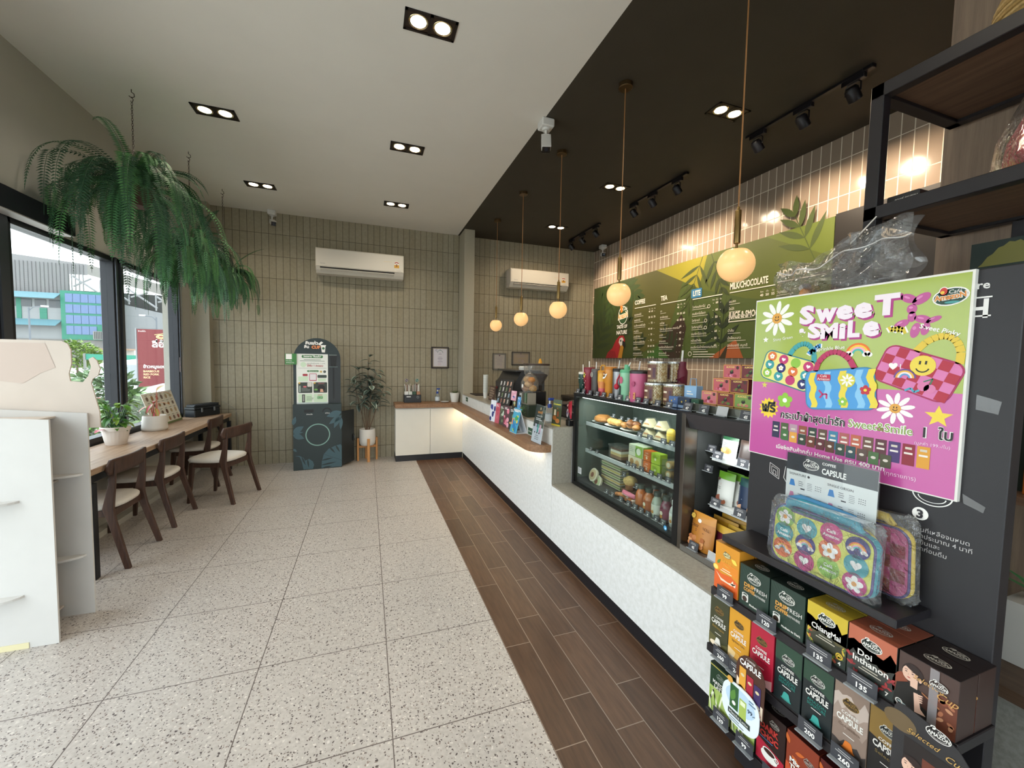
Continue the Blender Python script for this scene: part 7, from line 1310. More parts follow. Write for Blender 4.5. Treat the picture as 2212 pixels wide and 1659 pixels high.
tumbler(2.475, 'tall orange tumbler with a white feather print', '#d08a30', 0.225, 0.043, '#c07a28', None, None, extra=lambda A, r, h: (A.leaf(-0.03, h * 0.58, 0.07, 0.025, 0.6, c('#f0ece4'), 1), A.disc(-0.012, h * 0.72, 0.014, c('#8a4a2a'), 1, ry=0.018), A.disc(-0.012, h * 0.72, 0.008, c('#e8c8a0'), 2)))
tumbler(2.375, 'brushed silver tumbler with a black lid', '#8f8f92', 0.215, 0.041, '#1f1f21', (0.06, -0.004, '#c8c6c4'), step=False, metal=0.8)
tm = tumbler(2.28, 'mint green tumbler with a red tassel and green cap', '#8fcaa6', 0.21, 0.044, '#5fae84', (0.05, -0.03, '#e4e8e4'), None, extra=lambda A, r, h: (A.disc(0.0, h * 0.63, 0.02, c('#c0607a'), 1, ry=0.024), A.text('c', 0.0, h * 0.38, 0.02, c('#4a6a5a'), L=2)))
m = MB(); m.tube([(XT - 0.02, 2.325, ZT + 0.17), (XT - 0.035, 2.338, ZT + 0.13), (XT - 0.036, 2.34, ZT + 0.10)], 0.005, c('#b82038', 0.6), 8); m.ball(0.018, c('#b82038', 0.6), T(XT - 0.037, 2.34, ZT + 0.085), 14, 1.15); m.build('tassel', tm, label='red tassel'); m = MB(); m.cyl(0.02, 0.20, 0.235, c('#5fae84', 0.4), 18, T(XT, 2.28, ZT), 0.017); m.build('cap', tm)
tumbler(2.155, 'large rose pink tumbler with a black lid, beside the nut jars', '#c25f86', 0.21, 0.056, '#2a2527', (0.06, -0.006, '#c8c6c8'), step=False, extra=lambda A, r, h: A.disc(0.02, h * 0.55, 0.016, c('#a84a70')))
JG = thin_glass('jar_plastic', (0.96, 0.97, 0.96, 1), 1.6, 0.02)
t = thing('nut_jar', 'clear jar of pale nuts, upper jar of the stack on the cooler', 'jar', (0, 0, 0), 'stacked nut jars on the cooler'); m = MB(); m.lathe([(0, 0), (0.056, 0), (0.06, 0.004), (0.06, 0.118), (0.056, 0.122)], JG, 32, cap=False); m.build('jar', t); m = MB(); m.lathe([(0.061, 0.118), (0.061, 0.128), (0.058, 0.130), (0, 0.130)], c('#b9bcbc', 0.25, 0.7), 32); m.build('lid', t)
rr = random.Random(12); m = MB(); q = [c('#c9b48a', 0.55), c('#b89a68', 0.55), c('#d8c8a2', 0.55)]
for k in range(13):
    for i in range(20): a = 2 * PI * (i + 0.5 * (k % 2)) / 20; m.ball(0.0095, q[rr.randrange(3)], T(0.047 * math.cos(a), 0.047 * math.sin(a), 0.011 + k * 0.0088), 6)
m.build('nuts', t)['kind'] = 'stuff'
m = MB(); n = 14; m.grid(lambda u, v: (0.0606 * math.cos(PI + 0.75 - 1.1 * u), 0.0606 * math.sin(PI + 0.75 - 1.1 * u), 0.02 + 0.09 * v), n, 1, c('#6a4232', 0.45)); m.grid(lambda u, v: (0.0609 * math.cos(PI + 0.65 - 0.25 * u), 0.0609 * math.sin(PI + 0.65 - 0.25 * u), 0.03 + 0.06 * v), 4, 1, c('#4a1f34', 0.45)); m.grid(lambda u, v: (0.0609 * math.cos(PI + 0.2 - 0.45 * u), 0.0609 * math.sin(PI + 0.2 - 0.45 * u), 0.032 + 0.014 * v), 4, 1, c('#c9b088', 0.45)); m.grid(lambda u, v: (0.0609 * math.cos(PI + 0.2 - 0.45 * u), 0.0609 * math.sin(PI + 0.2 - 0.45 * u), 0.075 + 0.012 * v), 4, 1, c('#e0d4bc', 0.45)); m.build('label', t)
t.location = (1.675, 2.03, ZT + 0.131); t.rotation_euler = (0, 0, 0.0)
for x, y, z, lb in ((1.655, 2.03, ZT, 'clear jar of pale nuts, front lower left jar of the stack'), (1.70, 1.915, ZT, 'clear jar of pale nuts, lower right jar of the stack'), (1.79, 2.08, ZT, 'clear jar of nuts, lower jar at the rear of the stack'), (1.795, 2.05, ZT + 0.131, 'clear jar of nuts, upper jar at the rear of the stack')): dup(t, (x, y, z), lb)
t = thing('gift_bottle', 'burgundy bottle with a bow behind the nut jars', 'bottle', (1.83, 2.0, ZT)); m = MB(); m.lathe([(0, 0), (0.034, 0), (0.036, 0.2), (0.026, 0.225), (0.026, 0.26), (0, 0.262)], c('#6a1f34', 0.45), 20, T(1.83, 2.0, ZT)); m.build('bottle', t); m = MB()
for s in (-1, 1): m.prism([(0, 0), (s * 0.05, 0.022), (s * 0.05, -0.022)], -0.006, 0.006, c('#6a1f34', 0.4), Matrix(((0, 0, 1, 1.79), (-1, 0, 0, 1.985), (0, 1, 0, ZT + 0.15), (0, 0, 0, 1))))
m.build('bow', t); m = MB(); m.tube([(1.83, 2.0, ZT + 0.25), (1.83, 1.995, ZT + 0.33)], 0.006, c('#d8d6d2', 0.3), 8); m.build('straw', t)
def bx(x0, x1, y0, y1, z0, z1, col, label, group, art=None, cat='box', name='gift_box'):
    return packet(x0, x1, y0, y1, z0, z1, col, label, art, cat, group, name)
star_art = lambda A, w, h: (A.star(w * 0.35, h * 0.6, h * 0.14, h * 0.05, 5, c('#d9b84a')), A.star(w * 0.7, h * 0.75, h * 0.1, h * 0.04, 5, c('#d9b84a')), A.rect(w * 0.05, h * 0.05, w * 0.95, h * 0.3, c('#8aa8d0')))
bx(1.64, 1.70, 1.815, 1.885, ZT, ZT + 0.062, '#4a6aa0', 'blue patterned box on the cooler beside the nut jars', 'small gift boxes', star_art); bx(1.64, 1.70, 1.725, 1.812, ZT, ZT + 0.062, '#22324a', 'navy patterned box next to the blue patterned box', 'small gift boxes', star_art); bx(1.625, 1.68, 1.648, 1.70, ZT, ZT + 0.062, '#1c4a34', 'dark green box with a small pale emblem, above the cooler post', 'small gift boxes', lambda A, w, h: A.disc(w * 0.5, h * 0.6, 0.008, c('#b8c8b8')))
t = thing('gift_bag', 'pale blue gift bag standing on the boxes by the cooler post', 'gift bag', (1.735, 1.80, ZT)); m = MB(); m.box(1.71, 1.755, 1.75, 1.84, ZT, ZT + 0.125, c('#8fb8de', 0.5)); A = Art(m, (1.71, 1.84, ZT), U, (0, 0, 1)); A.disc(0.045, 0.035, 0.03, c('#d9cf7a'), 1, ry=0.015); A.disc(0.045, 0.05, 0.02, c('#c8dcf0'), 2, ry=0.012); A.lines(0.02, 0.09, 0.05, 2, 0.014, 0.006, WHITE); m.build('bag', t); m = MB(); m.tube([(1.73, 1.77, ZT + 0.12), (1.73, 1.775, ZT + 0.165), (1.73, 1.815, ZT + 0.165), (1.73, 1.82, ZT + 0.12)], 0.003, c('#7aa0c4', 0.5), 6); m.build('handle', t)
m = MB(); m.box(1.61, 1.80, 1.32, 1.675, ZT, ZT + 0.042, c('#7d8078', 0.15, 0.6, coat=0.3), 0.002); tag(m.build('display_riser'), 'low shiny riser under the stacked almond boxes', 'riser')
def art_alm(fruit):
    def art(A, w, h):
        A.rect(0.0005, 0.001, w - 0.0005, 0.004, c('#d9a24a')); A.rect(0.0005, h - 0.004, w - 0.0005, h - 0.001, c('#d9a24a')); A.rect(0.0005, 0.001, 0.003, h - 0.001, c('#d9a24a')); A.rect(w - 0.003, 0.001, w - 0.0005, h - 0.001, c('#d9a24a')); A.text('ALMOND', w * 0.42, h * 0.76, 0.012, c('#f0d080'), L=2, fit=w * 0.5, bold=0.03); A.disc(w * 0.82, h * 0.78, 0.008, c('#4a3028'), 2)
        for k in range(5): A.disc(w * (0.28 + 0.1 * k), h * (0.22 + 0.05 * (k % 2)), w * 0.10, c(fruit[k % len(fruit)]), 2 + 0.1 * k, ry=h * 0.10)
        A.disc(w * 0.5, h * 0.46, w * 0.1, c('#2a1a1c'), 3, ry=h * 0.13); A.leaf(w * 0.45, h * 0.5, w * 0.18, w * 0.07, 0.6, c('#5a7a3a'), 4)
    return art
P1, P2, P3 = art_alm(['#c8607a', '#a83a4a', '#d890a8']), art_alm(['#8a4a34', '#5a7a34', '#6a3a2a']), art_alm(['#c87a6a', '#a8b86a'])
za = ZT + 0.0425; ga = 'almond boxes stacked on the open cooler'
for y0, zz, col, art, lb in ((1.563, za, '#c8707a', P1, 'pink almond box at the left of the bottom row'), (1.461, za, '#7a2028', P2, 'dark red almond box in the middle of the bottom row'), (1.36, za, '#7a9a4a', P3, 'green almond box at the right of the bottom row'), (1.49, za + 0.069, '#c05a62', P1, 'pink almond box at the left of the middle row'), (1.388, za + 0.069, '#6a1c24', P2, 'dark red almond box at the right of the middle row'), (1.432, za + 0.138, '#c05a62', P1, 'pink almond box on the top of the stack'), (1.33, za + 0.138, '#6a1c24', P2, 'dark red almond box on the top, cut off by the stand')):
    carton(y0, y0 + 0.10, zz, zz + 0.068, col, lb, art, None, 1.66, 1.72, ga, 'box', 'almond_box')
# ================================================================ things along the counter
ZC2, ZW = 1.0065, 0.8615
BLK = c('#1a191a', 0.35)
t = thing('paper_cup_stack', 'slim stack of white paper cups at the far end of the counter', 'cups', (1.555, 5.42, ZC2)); m = MB()
for k in range(22): m.lathe([(0.026, k * 0.0115), (0.034, k * 0.0115 + 0.08), (0.036, k * 0.0115 + 0.082), (0.034, k * 0.0115 + 0.084)], c(('#e2e0da', '#c9cfca')[k % 2], 0.5), 16, T(1.555, 5.42, ZC2), cap=False)
m.build('cups', t)['kind'] = 'stuff'
m = MB(); m.box(1.50, 1.78, 5.75, 6.11, ZC2, ZC2 + 0.012, c('#2a2422', 0.5), 0.003); tag(m.build('counter_mat'), 'dark mat on the counter top beside the column', 'mat')
m = MB(); M = T(1.535, 5.21, ZC2, 0, 0, 0.12); m.box(0, 0.004, -0.26, 0, 0, 0.19, c('#4a332a', 0.45), M=M); mb2 = MB(M); A = Art(mb2, (0, 0, 0), U, (0, 0, 1)); 
for k in range(5): A.lines(0.03, 0.165 - k * 0.032, 0.2, 2, 0.012, 0.004, c('#c9b49a'), seed=k)
m.merge(mb2); tag(m.build('menu_card'), 'brown menu card standing left of the black espresso machine', 'menu card')
t = thing('espresso_machine', 'bulky black espresso machine behind the leaflet racks', 'espresso machine', (1.78, 4.72, ZC2)); m = MB()
m.loft([[(1.60, y, ZC2 + 0.02), (1.60, y, 1.26), (1.64, y, 1.30), (1.70, y, 1.405), (1.98, y, 1.405), (2.0, y, 1.38), (2.0, y, ZC2 + 0.02)] for y in (5.10, 4.42)], c('#201f20', 0.3), smooth=False); m.build('body', t); m = MB(); m.box(1.63, 1.95, 4.40, 5.12, 1.405, 1.425, c('#2b2a2b', 0.3), 0.004); m.build('cup_tray', t); m = MB(); A = Art(m, (1.599, 5.10, 1.12), U, (0, 0, 1)); A.heart(0.06, 0.06, 0.022, c('#b3222c')); m.build('emblem', t)
m = MB()
for y in (4.45, 5.07):
    for x in (1.64, 1.96): m.cyl(0.02, 0, 0.022, BLK, 10, T(x, y, ZC2))
m.build('feet', t)
m = MB(); m.lathe([(0, 0), (0.055, 0), (0.06, 0.03), (0.05, 0.045), (0, 0.045)], c('#c9c8c4', 0.4), 24, T(1.76, 4.50, 1.426)); tag(m.build('white_lid'), 'white round lid lying on top of the espresso machine', 'lid')
t = thing('leaflet_rack', 'tall dark slanted drinks rack in front of the espresso machine', 'leaflet rack', (1.49, 4.50, ZC2)); m = MB(); M = T(1.47, 4.68, ZC2, 0.25, 0, 0.22); m.box(0, 0.006, -0.30, 0, 0, 0.31, c('#2f2c2a', 0.4), M=M); mb2 = MB(M); A = Art(mb2, (0, 0, 0), U, (0, 0, 1)); rr = random.Random(7)
for r_ in range(4):
    for k in range(4): x, y = 0.04 + k * 0.07, 0.03 + r_ * 0.07; A.rect(x - 0.014, y, x + 0.014, y + 0.045, c(rr.choice(['#b8b4b0', '#9a6a5a', '#8aa0b0', '#c9a08a', '#6a7a5a']))); A.lines(x - 0.02, y - 0.008, 0.04, 1, 0.01, 0.004, c('#b0aca6'))
m.merge(mb2); m.build('panel', t); m = MB(M); m.box(0.0, 0.11, -0.30, 0, -0.0, 0.004, BLK); m.add([(0.006, -0.004, 0), (0.11, -0.004, 0), (0.006, -0.004, 0.29), (0.006, -0.0, 0), (0.11, 0.0, 0), (0.006, 0.0, 0.29)], [(0, 1, 2), (3, 5, 4), (0, 2, 5, 3), (1, 4, 5, 2)], BLK); m.build('stand', t)
def card(y1, w, h, x, z, lean, base, label, art, th=0.003, rz=0.0, name='leaflet', cat='leaflet', back=None, group=None):
    M = T(x, y1, z, rz, 0, lean); m = MB(); m.box(0, th, -w, 0, 0, h, c(base, 0.35), M=M); b = MB(M); art(Art(b, (0, 0, 0), U, (0, 0, 1), 0.0005), w, h); m.merge(b)
    if back: Mb = T(x + back, y1, z, rz, 0, -lean * 0.9 - 0.12); m.box(0, th, -w, 0, 0, h * 0.98, c('#dcdce0', 0.5), M=Mb); m.box(0, back, -w, 0, 0, 0.003, c('#dcdce0', 0.5), M=T(x, y1, z, rz))
    return tag(m.build(name), label, cat, group)
def blobs(cols, n, seed):
    def f(A, w, h):
        rr = random.Random(seed)
        for k in range(n): A.disc(w * rr.uniform(0.15, 0.85), h * rr.uniform(0.1, 0.8), w * rr.uniform(0.1, 0.24), c(rr.choice(cols)), 1 + 0.1 * k, ry=h * rr.uniform(0.04, 0.14), n=12)
        A.lines(w * 0.15, h * 0.9, w * 0.6, 2, h * 0.06, h * 0.025, WHITE, 4)
    return f
gl = 'leaflets along the walnut ledge'
card(4.31, 0.12, 0.235, 1.285, ZW, 0.10, '#dde0ea', 'white and blue shaped leaflet, leftmost on the walnut ledge', blobs(['#3a3f8a', '#2c3070', '#c8cce4'], 7, 1), rz=0.2, group=gl)
card(4.16, 0.09, 0.215, 1.30, ZW, 0.10, '#c05a6a', 'red leaflet second from the left on the walnut ledge', blobs(['#d87a84', '#b04454'], 5, 2), rz=0.2, group=gl)
card(4.04, 0.10, 0.205, 1.31, ZW, 0.10, '#4a4640', 'dark leaflet with pale drinks in the middle of the walnut ledge', blobs(['#8fa89a', '#b8c4b4', '#6a7a5a'], 7, 3), rz=0.2, group=gl)
card(3.90, 0.115, 0.215, 1.305, ZW, 0.10, '#5a3a40', 'dark leaflet with pink drinks, right of the pale-drinks one', blobs(['#d87a90', '#e0a0b0', '#8a3a4a'], 8, 4), rz=0.2, group=gl)
card(3.74, 0.125, 0.21, 1.31, ZW, 0.10, '#3a3c3a', 'dark leaflet partly hidden by the green tent card', blobs(['#6a8a6a', '#c9a05a'], 5, 5), rz=0.2, group=gl)
card(3.60, 0.155, 0.235, 1.275, ZW, 0.22, '#4aa0c0', 'green and blue tent card with a white back on the walnut ledge', blobs(['#3a9a5a', '#2f78b8', '#d9c24a', '#e08a3a', '#c8e0ea'], 12, 6), rz=0.06, name='tent_card', cat='tent card', back=0.11)
t = thing('acrylic_sign', 'clear upright sign with three cups at the rounded end of the walnut ledge', 'sign holder', (1.31, 3.03, ZW)); M = T(1.30, 3.125, ZW, 0.05, 0, 0.16); m = MB(M); m.box(-0.004, -0.002, -0.182, 0.002, 0, 0.315, thin_glass('acrylic', (0.95, 0.97, 0.98, 1), 1.3)); m.box(-0.004, 0.09, -0.182, 0.002, 0.0, 0.003, thin_glass('acrylic', (0.95, 0.97, 0.98, 1), 1.3)); m.build('holder', t)
m = MB(M); m.box(0, 0.0015, -0.18, 0, 0.004, 0.312, c('#d9dadf', 0.35)); A = Art(m, (0, 0, 0), U, (0, 0, 1)); A.rect(0.001, 0.13, 0.179, 0.311, c('#3a4038')); A.disc(0.09, 0.285, 0.012, c('#c9b08a'), 2); A.text('แจกฟรี!', 0.09, 0.245, 0.028, c('#d98a3a'), L=2, bold=0.04); A.text('แลกกระติกน้ำ', 0.09, 0.218, 0.018, WHITE, L=2); A.lines(0.03, 0.2, 0.12, 2, 0.012, 0.005, WHITE, 2)
for x, h in ((0.05, '#d9d4e4'), (0.09, '#4aa09a'), (0.13, '#d9a0b8')): A.poly([(x - 0.016, 0.155), (x + 0.016, 0.155), (x + 0.011, 0.09), (x - 0.011, 0.09)], c(h), 3); A.disc(x - 0.005, 0.085, 0.01, c('#2a2a2c'), 4, ry=0.006)
A.lines(0.09, 0.06, 0.08, 3, 0.015, 0.005, c('#8a8a90'), 2, al='c'); m.build('leaflet', t)
t = thing('straw_caddy', 'square caddy holding a bundle of green straws, on the leafy green box', 'caddy', (1.46, 3.60, ZC2 + 0.115)); m = MB()
za = ZC2 + 0.1155
for a in ((1.42, 1.424, 3.52, 3.66), (1.50, 1.504, 3.52, 3.66)): m.box(a[0], a[1], a[2], a[3], za, za + 0.11, thin_glass('acrylic', (0.95, 0.97, 0.98, 1), 1.3))
m.box(1.42, 1.504, 3.52, 3.66, za, za + 0.004, c('#8a8478', 0.4)); m.box(1.419, 1.505, 3.515, 3.521, za, za + 0.11, c('#8a8478', 0.4)); m.box(1.419, 1.505, 3.659, 3.665, za, za + 0.11, c('#8a8478', 0.4)); m.build('holder', t); m = MB(); rr = random.Random(5)
for k in range(44): y = 3.53 + 0.12 * rr.random(); x = 1.43 + 0.06 * rr.random(); m.tube([(x, y, za + 0.006), (x, y, za + 0.095 + 0.012 * rr.random())], 0.003, c(rr.choice(['#2f5a34', '#3f6a3e', '#a9b8a0', '#26462c'])), 5)
m.build('straws', t)['kind'] = 'stuff'
def art_leafy(A, w, h):
    rr = random.Random(3)
    for k in range(60): A.leaf(rr.uniform(0.01, w - 0.02), rr.uniform(0.01, h - 0.015), 0.014, 0.006, rr.uniform(0, 6), c(rr.choice(['#4a6a3a', '#2f4a2a', '#6a8a54'])), 1 + 0.02 * k, 3)
    A.rect(w * 0.05, h * 0.3, w * 0.3, h * 0.7, c('#3f7a45'), 4); A.text('amazon', w * 0.17, h * 0.45, 0.014, WHITE, L=5, fit=w * 0.2)
packet(1.412, 1.56, 3.48, 3.66, ZC2, ZC2 + 0.115, '#1f2c20', 'dark green leafy carton on the counter under the straw caddy', art_leafy, group=None, name='leafy_box')
card(3.98, 0.10, 0.20, 1.43, ZC2, 0.08, '#3a3a34', 'small dark rack card with yellow and blue drinks beside the straws', blobs(['#c9a84a', '#7a9ab8', '#b8c4a4'], 6, 8), rz=0.2, group='rack cards by the straws')
card(3.83, 0.12, 0.22, 1.44, ZC2, 0.06, '#33332e', 'small dark rack card with green drinks beside the straws', blobs(['#c9a84a', '#5a7a4a', '#a8a89a'], 7, 9), rz=0.2, group='rack cards by the straws')
card(3.93, 0.10, 0.10, 1.40, ZC2 + 0.12, 0.10, '#dca0b4', 'tilted pink card over the counter leaflets', blobs(['#4a5aa0', '#e8c8d4'], 4, 10), rz=0.2, name='tilted_card', cat='card'); card(3.76, 0.06, 0.14, 1.405, ZC2 + 0.03, 0.08, '#5a9ad0', 'narrow blue and white card over the counter leaflets', blobs(['#e4ecf0', '#3a78b8'], 5, 11), rz=0.2, name='tilted_card', cat='card')
t = thing('bread_bag', 'clear tied bag of golden bread rolls above the counter racks', 'bread', (1.47, 3.62, za + 0.111)); m = MB(); rr = random.Random(2)
for k in range(7): a = k * 0.9; m.ball(0.04, (BUN2, BUN)[k % 2], T(1.475 + 0.028 * math.cos(a), 3.60 + 0.05 * math.sin(a), za + 0.15 + 0.05 * (k % 3) * 0.8, rr.random()), 14, 0.8)
m.build('rolls', t); m = MB(); m.lathe([(0.0, 0.0), (0.06, 0.0), (0.085, 0.04), (0.085, 0.10), (0.06, 0.15), (0.02, 0.185), (0.008, 0.20), (0.025, 0.235), (0.03, 0.25)], film(), 20, T(1.475, 3.60, za + 0.1115), cap=False); m.build('bag', t); m = MB(); m.box(1.388, 1.391, 3.555, 3.59, za + 0.16, za + 0.19, c('#d8d4cc')); m.build('label', t)
t = thing('coffee_grinder', 'coffee grinder with a clear hopper half full of beans', 'coffee grinder', (1.68, 3.92, ZC2)); m = MB(); m.box(1.60, 1.76, 3.83, 4.02, ZC2, ZC2 + 0.22, c('#1c1b1c', 0.3), 0.01); m.box(1.58, 1.62, 3.88, 3.97, ZC2 + 0.1, ZC2 + 0.14, c('#8a6a54', 0.4, 0.5), 0.004); m.cyl(0.06, 0.22, 0.275, c('#232122', 0.3), 24, T(1.68, 3.925, ZC2)); m.build('body', t)
def sq(r, z): return [(1.68 + r * math.copysign(abs(math.cos(a)) ** 0.45, math.cos(a)), 3.925 + r * math.copysign(abs(math.sin(a)) ** 0.45, math.sin(a)), z) for a in [2 * PI * k / 24 for k in range(24)]]
m = MB(); m.loft([sq(0.05, 1.28), sq(0.085, 1.34), sq(0.112, 1.40), sq(0.118, 1.49)], thin_glass('hopper_plastic', (0.88, 0.87, 0.86, 1), 1.4, 0.05, 0.10, (0.7, 0.7, 0.7, 1)), caps=False); m.build('hopper', t); m = MB(); m.loft([sq(0.045, 1.282), sq(0.078, 1.34), sq(0.102, 1.39), sq(0.09, 1.40), sq(0.02, 1.405)], c('#33211a', 0.5, noise=0.5, nscale=110, bump=0.8)); m.build('beans', t)
m = MB(); m.loft([sq(0.122, 1.49), sq(0.124, 1.497), sq(0.12, 1.508), sq(0.02, 1.51)], c('#3a2c26', 0.35)); m.build('lid', t); m = MB(); m.lathe([(0.02, 1.51), (0.02, 1.525), (0.008, 1.56), (0, 1.562)], c('#d99a2c', 0.4), 16, T(1.71, 3.90, 0)); m.build('knob', t, label='yellow knob on the lid')
pump_bottle(1.475, 3.14, ZC2, 0.215, 0.035, 'clear sanitiser bottle with a blue pump at the counter end', None)
card(3.035, 0.115, 0.215, 1.445, ZC2, 0.08, '#3f4a34', 'dark green croissant card at the stone counter end', lambda A, w, h: (A.text('Croissant', w * 0.5, h * 0.8, 0.018, c('#d9cf3a'), fit=w * 0.85, bold=0.03), A.text('75.-', w * 0.6, h * 0.64, 0.016, c('#d98a3a')), A.rect(0, 0, w, h * 0.06, c('#c9b83a')), A.disc(w * 0.3, h * 0.3, w * 0.22, c('#a8642c'), 2, ry=h * 0.09), A.disc(w * 0.65, h * 0.2, w * 0.24, c('#b8743a'), 2.2, ry=h * 0.09), A.rect(w * 0.2, h * 0.4, w * 0.42, h * 0.62, c('#e0d4bc'), 2), A.rect(w * 0.55, h * 0.36, w * 0.75, h * 0.56, c('#8a4a2c'), 2)), rz=0.2, name='promotion_card', cat='card')
t = thing('snack_pouch', 'red and white packet leaning at the counter end beside the cooler', 'snack', (1.56, 2.97, ZC2 + 0.02)); M = T(1.575, 2.985, ZC2 + 0.045, -0.15, -0.25, 0.1); m = MB(M); m.grid(lambda u, v: (-0.02 * (math.sin(PI * u) * math.sin(PI * v)) ** 0.6, -0.075 * u, 0.15 * v), 8, 10, c('#b8283c', 0.35)); m.grid(lambda u, v: (0.012 * (math.sin(PI * u) * math.sin(PI * v)) ** 0.6, -0.075 * u, 0.15 * v), 8, 10, c('#b8283c', 0.35)); m.build('pouch', t); m = MB(M); A = Art(m, (-0.022, 0, 0), U, (0, 0, 1)); A.disc(0.037, 0.05, 0.026, c('#dcd4dc'), 1, ry=0.035); A.disc(0.03, 0.05, 0.012, c('#5a6ab0'), 2); A.disc(0.045, 0.06, 0.01, c('#c0485a'), 2.2); A.disc(0.037, 0.115, 0.02, c('#e8b0b4'), 1, ry=0.01); m.build('print', t)
m = MB(); m.box(1.55, 1.60, 2.925, 2.985, ZC2, ZC2 + 0.05, BLK, 0.004); m.box(1.56, 1.60, 2.93, 2.99, ZC2 + 0.05, ZC2 + 0.115, c('#3a3a3c', 0.5), 0.008); tag(m.build('card_reader'), 'small black card stand behind the red packet at the counter end', 'card reader')
m = MB(); m.grid(lambda u, v: (1.605 + 0.03 * math.sin(3 * v) - 0.02 * math.sin(PI * u), 2.93 + 0.09 * u, ZC2 + 0.001 + 0.13 * math.sin(PI * u) ** 0.5 * (1 - 0.5 * v)), 10, 6, c('#8f8f92', 0.8)); tag(m.build('grey_cloth'), 'crumpled grey cloth at the counter end by the cooler frame', 'cloth')
for y0, z0_, lb in ((5.84, 0.918, 'small green sticker on the white riser beside the column'), (3.35, 0.868, 'small green sticker on the riser behind the three-cup sign')):
    m = MB(); m.box(1.389, 1.3915, y0 - 0.06, y0 + 0.06, z0_, z0_ + 0.062, c('#2f4f38', 0.5)); A = Art(m, (1.389, y0 + 0.06, z0_), U, (0, 0, 1)); A.text('amazon', 0.05, 0.025, 0.02, WHITE, fit=0.075); tag(m.build('riser_sticker'), lb, 'sticker')
t = thing('back_counter', 'dark back counter along the glossy tiled wall behind the bar', 'counter', (3.55, 4.2, 0)); m = MB(); m.box(3.30, 3.875, 1.2, 6.5, 0.0, 0.90, c('#2b2624', 0.5)); m.build('cabinet', t); m = MB(); m.box(3.27, 3.875, 1.2, 6.5, 0.90, 0.94, c('#3a3430', 0.35)); m.build('counter_top', t)
for x0, x1, y0, y1, h, lb in ((3.4, 3.75, 5.4, 5.9, 0.36, 'black brewing machine on the back counter, seen past the grinder'), (3.4, 3.75, 4.55, 4.95, 0.30, 'second low black machine on the back counter')):
    m = MB(); m.box(x0, x1, y0, y1, 0.9405, 0.94 + h, BLK, 0.02); m.box(x0 - 0.02, x0 + 0.02, y0 + 0.05, y1 - 0.05, 0.94 + h * 0.6, 0.94 + h * 0.9, c('#2e2b2b', 0.3), 0.01); m.cyl(0.05, 0, 0.05, c('#4a4644', 0.3), 16, T((x0 + x1) / 2, (y0 + y1) / 2, 0.94 + h)); tag(m.build('brewing_machine'), lb, 'coffee machine', 'machines on the back counter')
t = thing('bar_sink_caddy', 'dark brown covered crate behind the counter end', 'crate', (1.86, 3.35, ZC2)); m = MB(); m.box(1.74, 2.0, 3.15, 3.6, ZC2, ZC2 + 0.13, c('#2c2422', 0.5), 0.02); m.build('crate', t); m = MB(); m.grid(lambda u, v: (1.72 + 0.29 * u, 3.12 + 0.5 * v, ZC2 + 0.132 + 0.012 * math.sin(9 * u + 7 * v)), 10, 14, c('#3a2e2a', 0.8)); m.build('cover', t)
# ================================================================ rack and cabinet on the right
RK = c('#201d20', 0.4, 0.2); RW = wood('rack_wood', '#5a4334', '#745a47', 'Y', 1.0, 0.5)
t = thing('wall_rack', 'black metal rack with wooden shelves above the right-hand cabinet', 'rack', (1.91, 0.2, 0.60))
def rail(x0, x1, y0, y1, z0, z1, nm='rail'): m = MB(); m.box(x0, x1, y0, y1, z0, z1, RK, 0.002); m.build(nm, t)
rail(1.685, 1.725, 0.94, 0.98, 0.0, 2.52, 'post'); rail(1.685, 1.725, -1.2, -1.16, 0.0, 2.52, 'post'); rail(2.115, 2.15, 0.735, 0.77, 0.601, 2.05, 'post')
for z in (2.475, 2.055):
    rail(1.685, 1.725, -1.2, 0.98, z, z + 0.045); rail(2.13, 2.17, -1.2, 0.98, z, z + 0.045); rail(1.685, 2.17, 0.94, 0.98, z, z + 0.045); rail(2.16, 2.199, 0.0, 0.04, z, z + 0.045)
    m = MB(); m.box(1.725, 2.13, -1.16, 0.94, z + 0.012, z + 0.034, RW); m.build('shelf_board', t)
m = MB(); m.box(1.95, 2.19, -1.16, 0.74, 1.105, 1.13, RW); m.build('shelf_board', t)
t = thing('side_cabinet', 'stone-fronted low cabinet with a wooden top at the right edge', 'cabinet', (1.98, -0.15, 0)); m = MB(); m.box(1.80, 2.195, -1.2, 0.93, 0, 0.562, stone('grey_stone_cabinet', '#77766f', '#8b8a84', 0.5, 50)); m.build('body', t); m = MB(); m.box(1.772, 2.195, -1.2, 0.93, 0.562, 0.60, wood('dark_cabinet_top', '#4a382c', '#645040', 'Y', 1.0, 0.45)); m.build('wood_top', t)
t = thing('cushion', 'large red cushion in clear plastic on the upper rack shelf', 'cushion', (1.92, 0.44, 2.0895)); m = MB(); M = T(1.915, 0.46, 2.0895); pr = [(0.0, 0.002), (0.17, 0.002), (0.195, 0.05), (0.19, 0.13), (0.155, 0.24), (0.09, 0.32), (0.0, 0.345)]; m.lathe([(r, z) for r, z in pr], c('#a3182c', 0.85, noise=0.1, nscale=30), 28, M @ Matrix.Diagonal((1, 1.35, 1, 1))); m.build('cushion', t); m = MB(); m.lathe([(r * 1.05 + 0.008, z * 1.07) for r, z in pr[1:]], film(), 28, M @ Matrix.Diagonal((1, 1.35, 1, 1)), cap=False); m.build('plastic_wrap', t)
t = thing('woven_basket', 'woven straw basket at the top right corner on the top rack shelf', 'basket', (1.92, 0.55, 2.51)); m = MB()
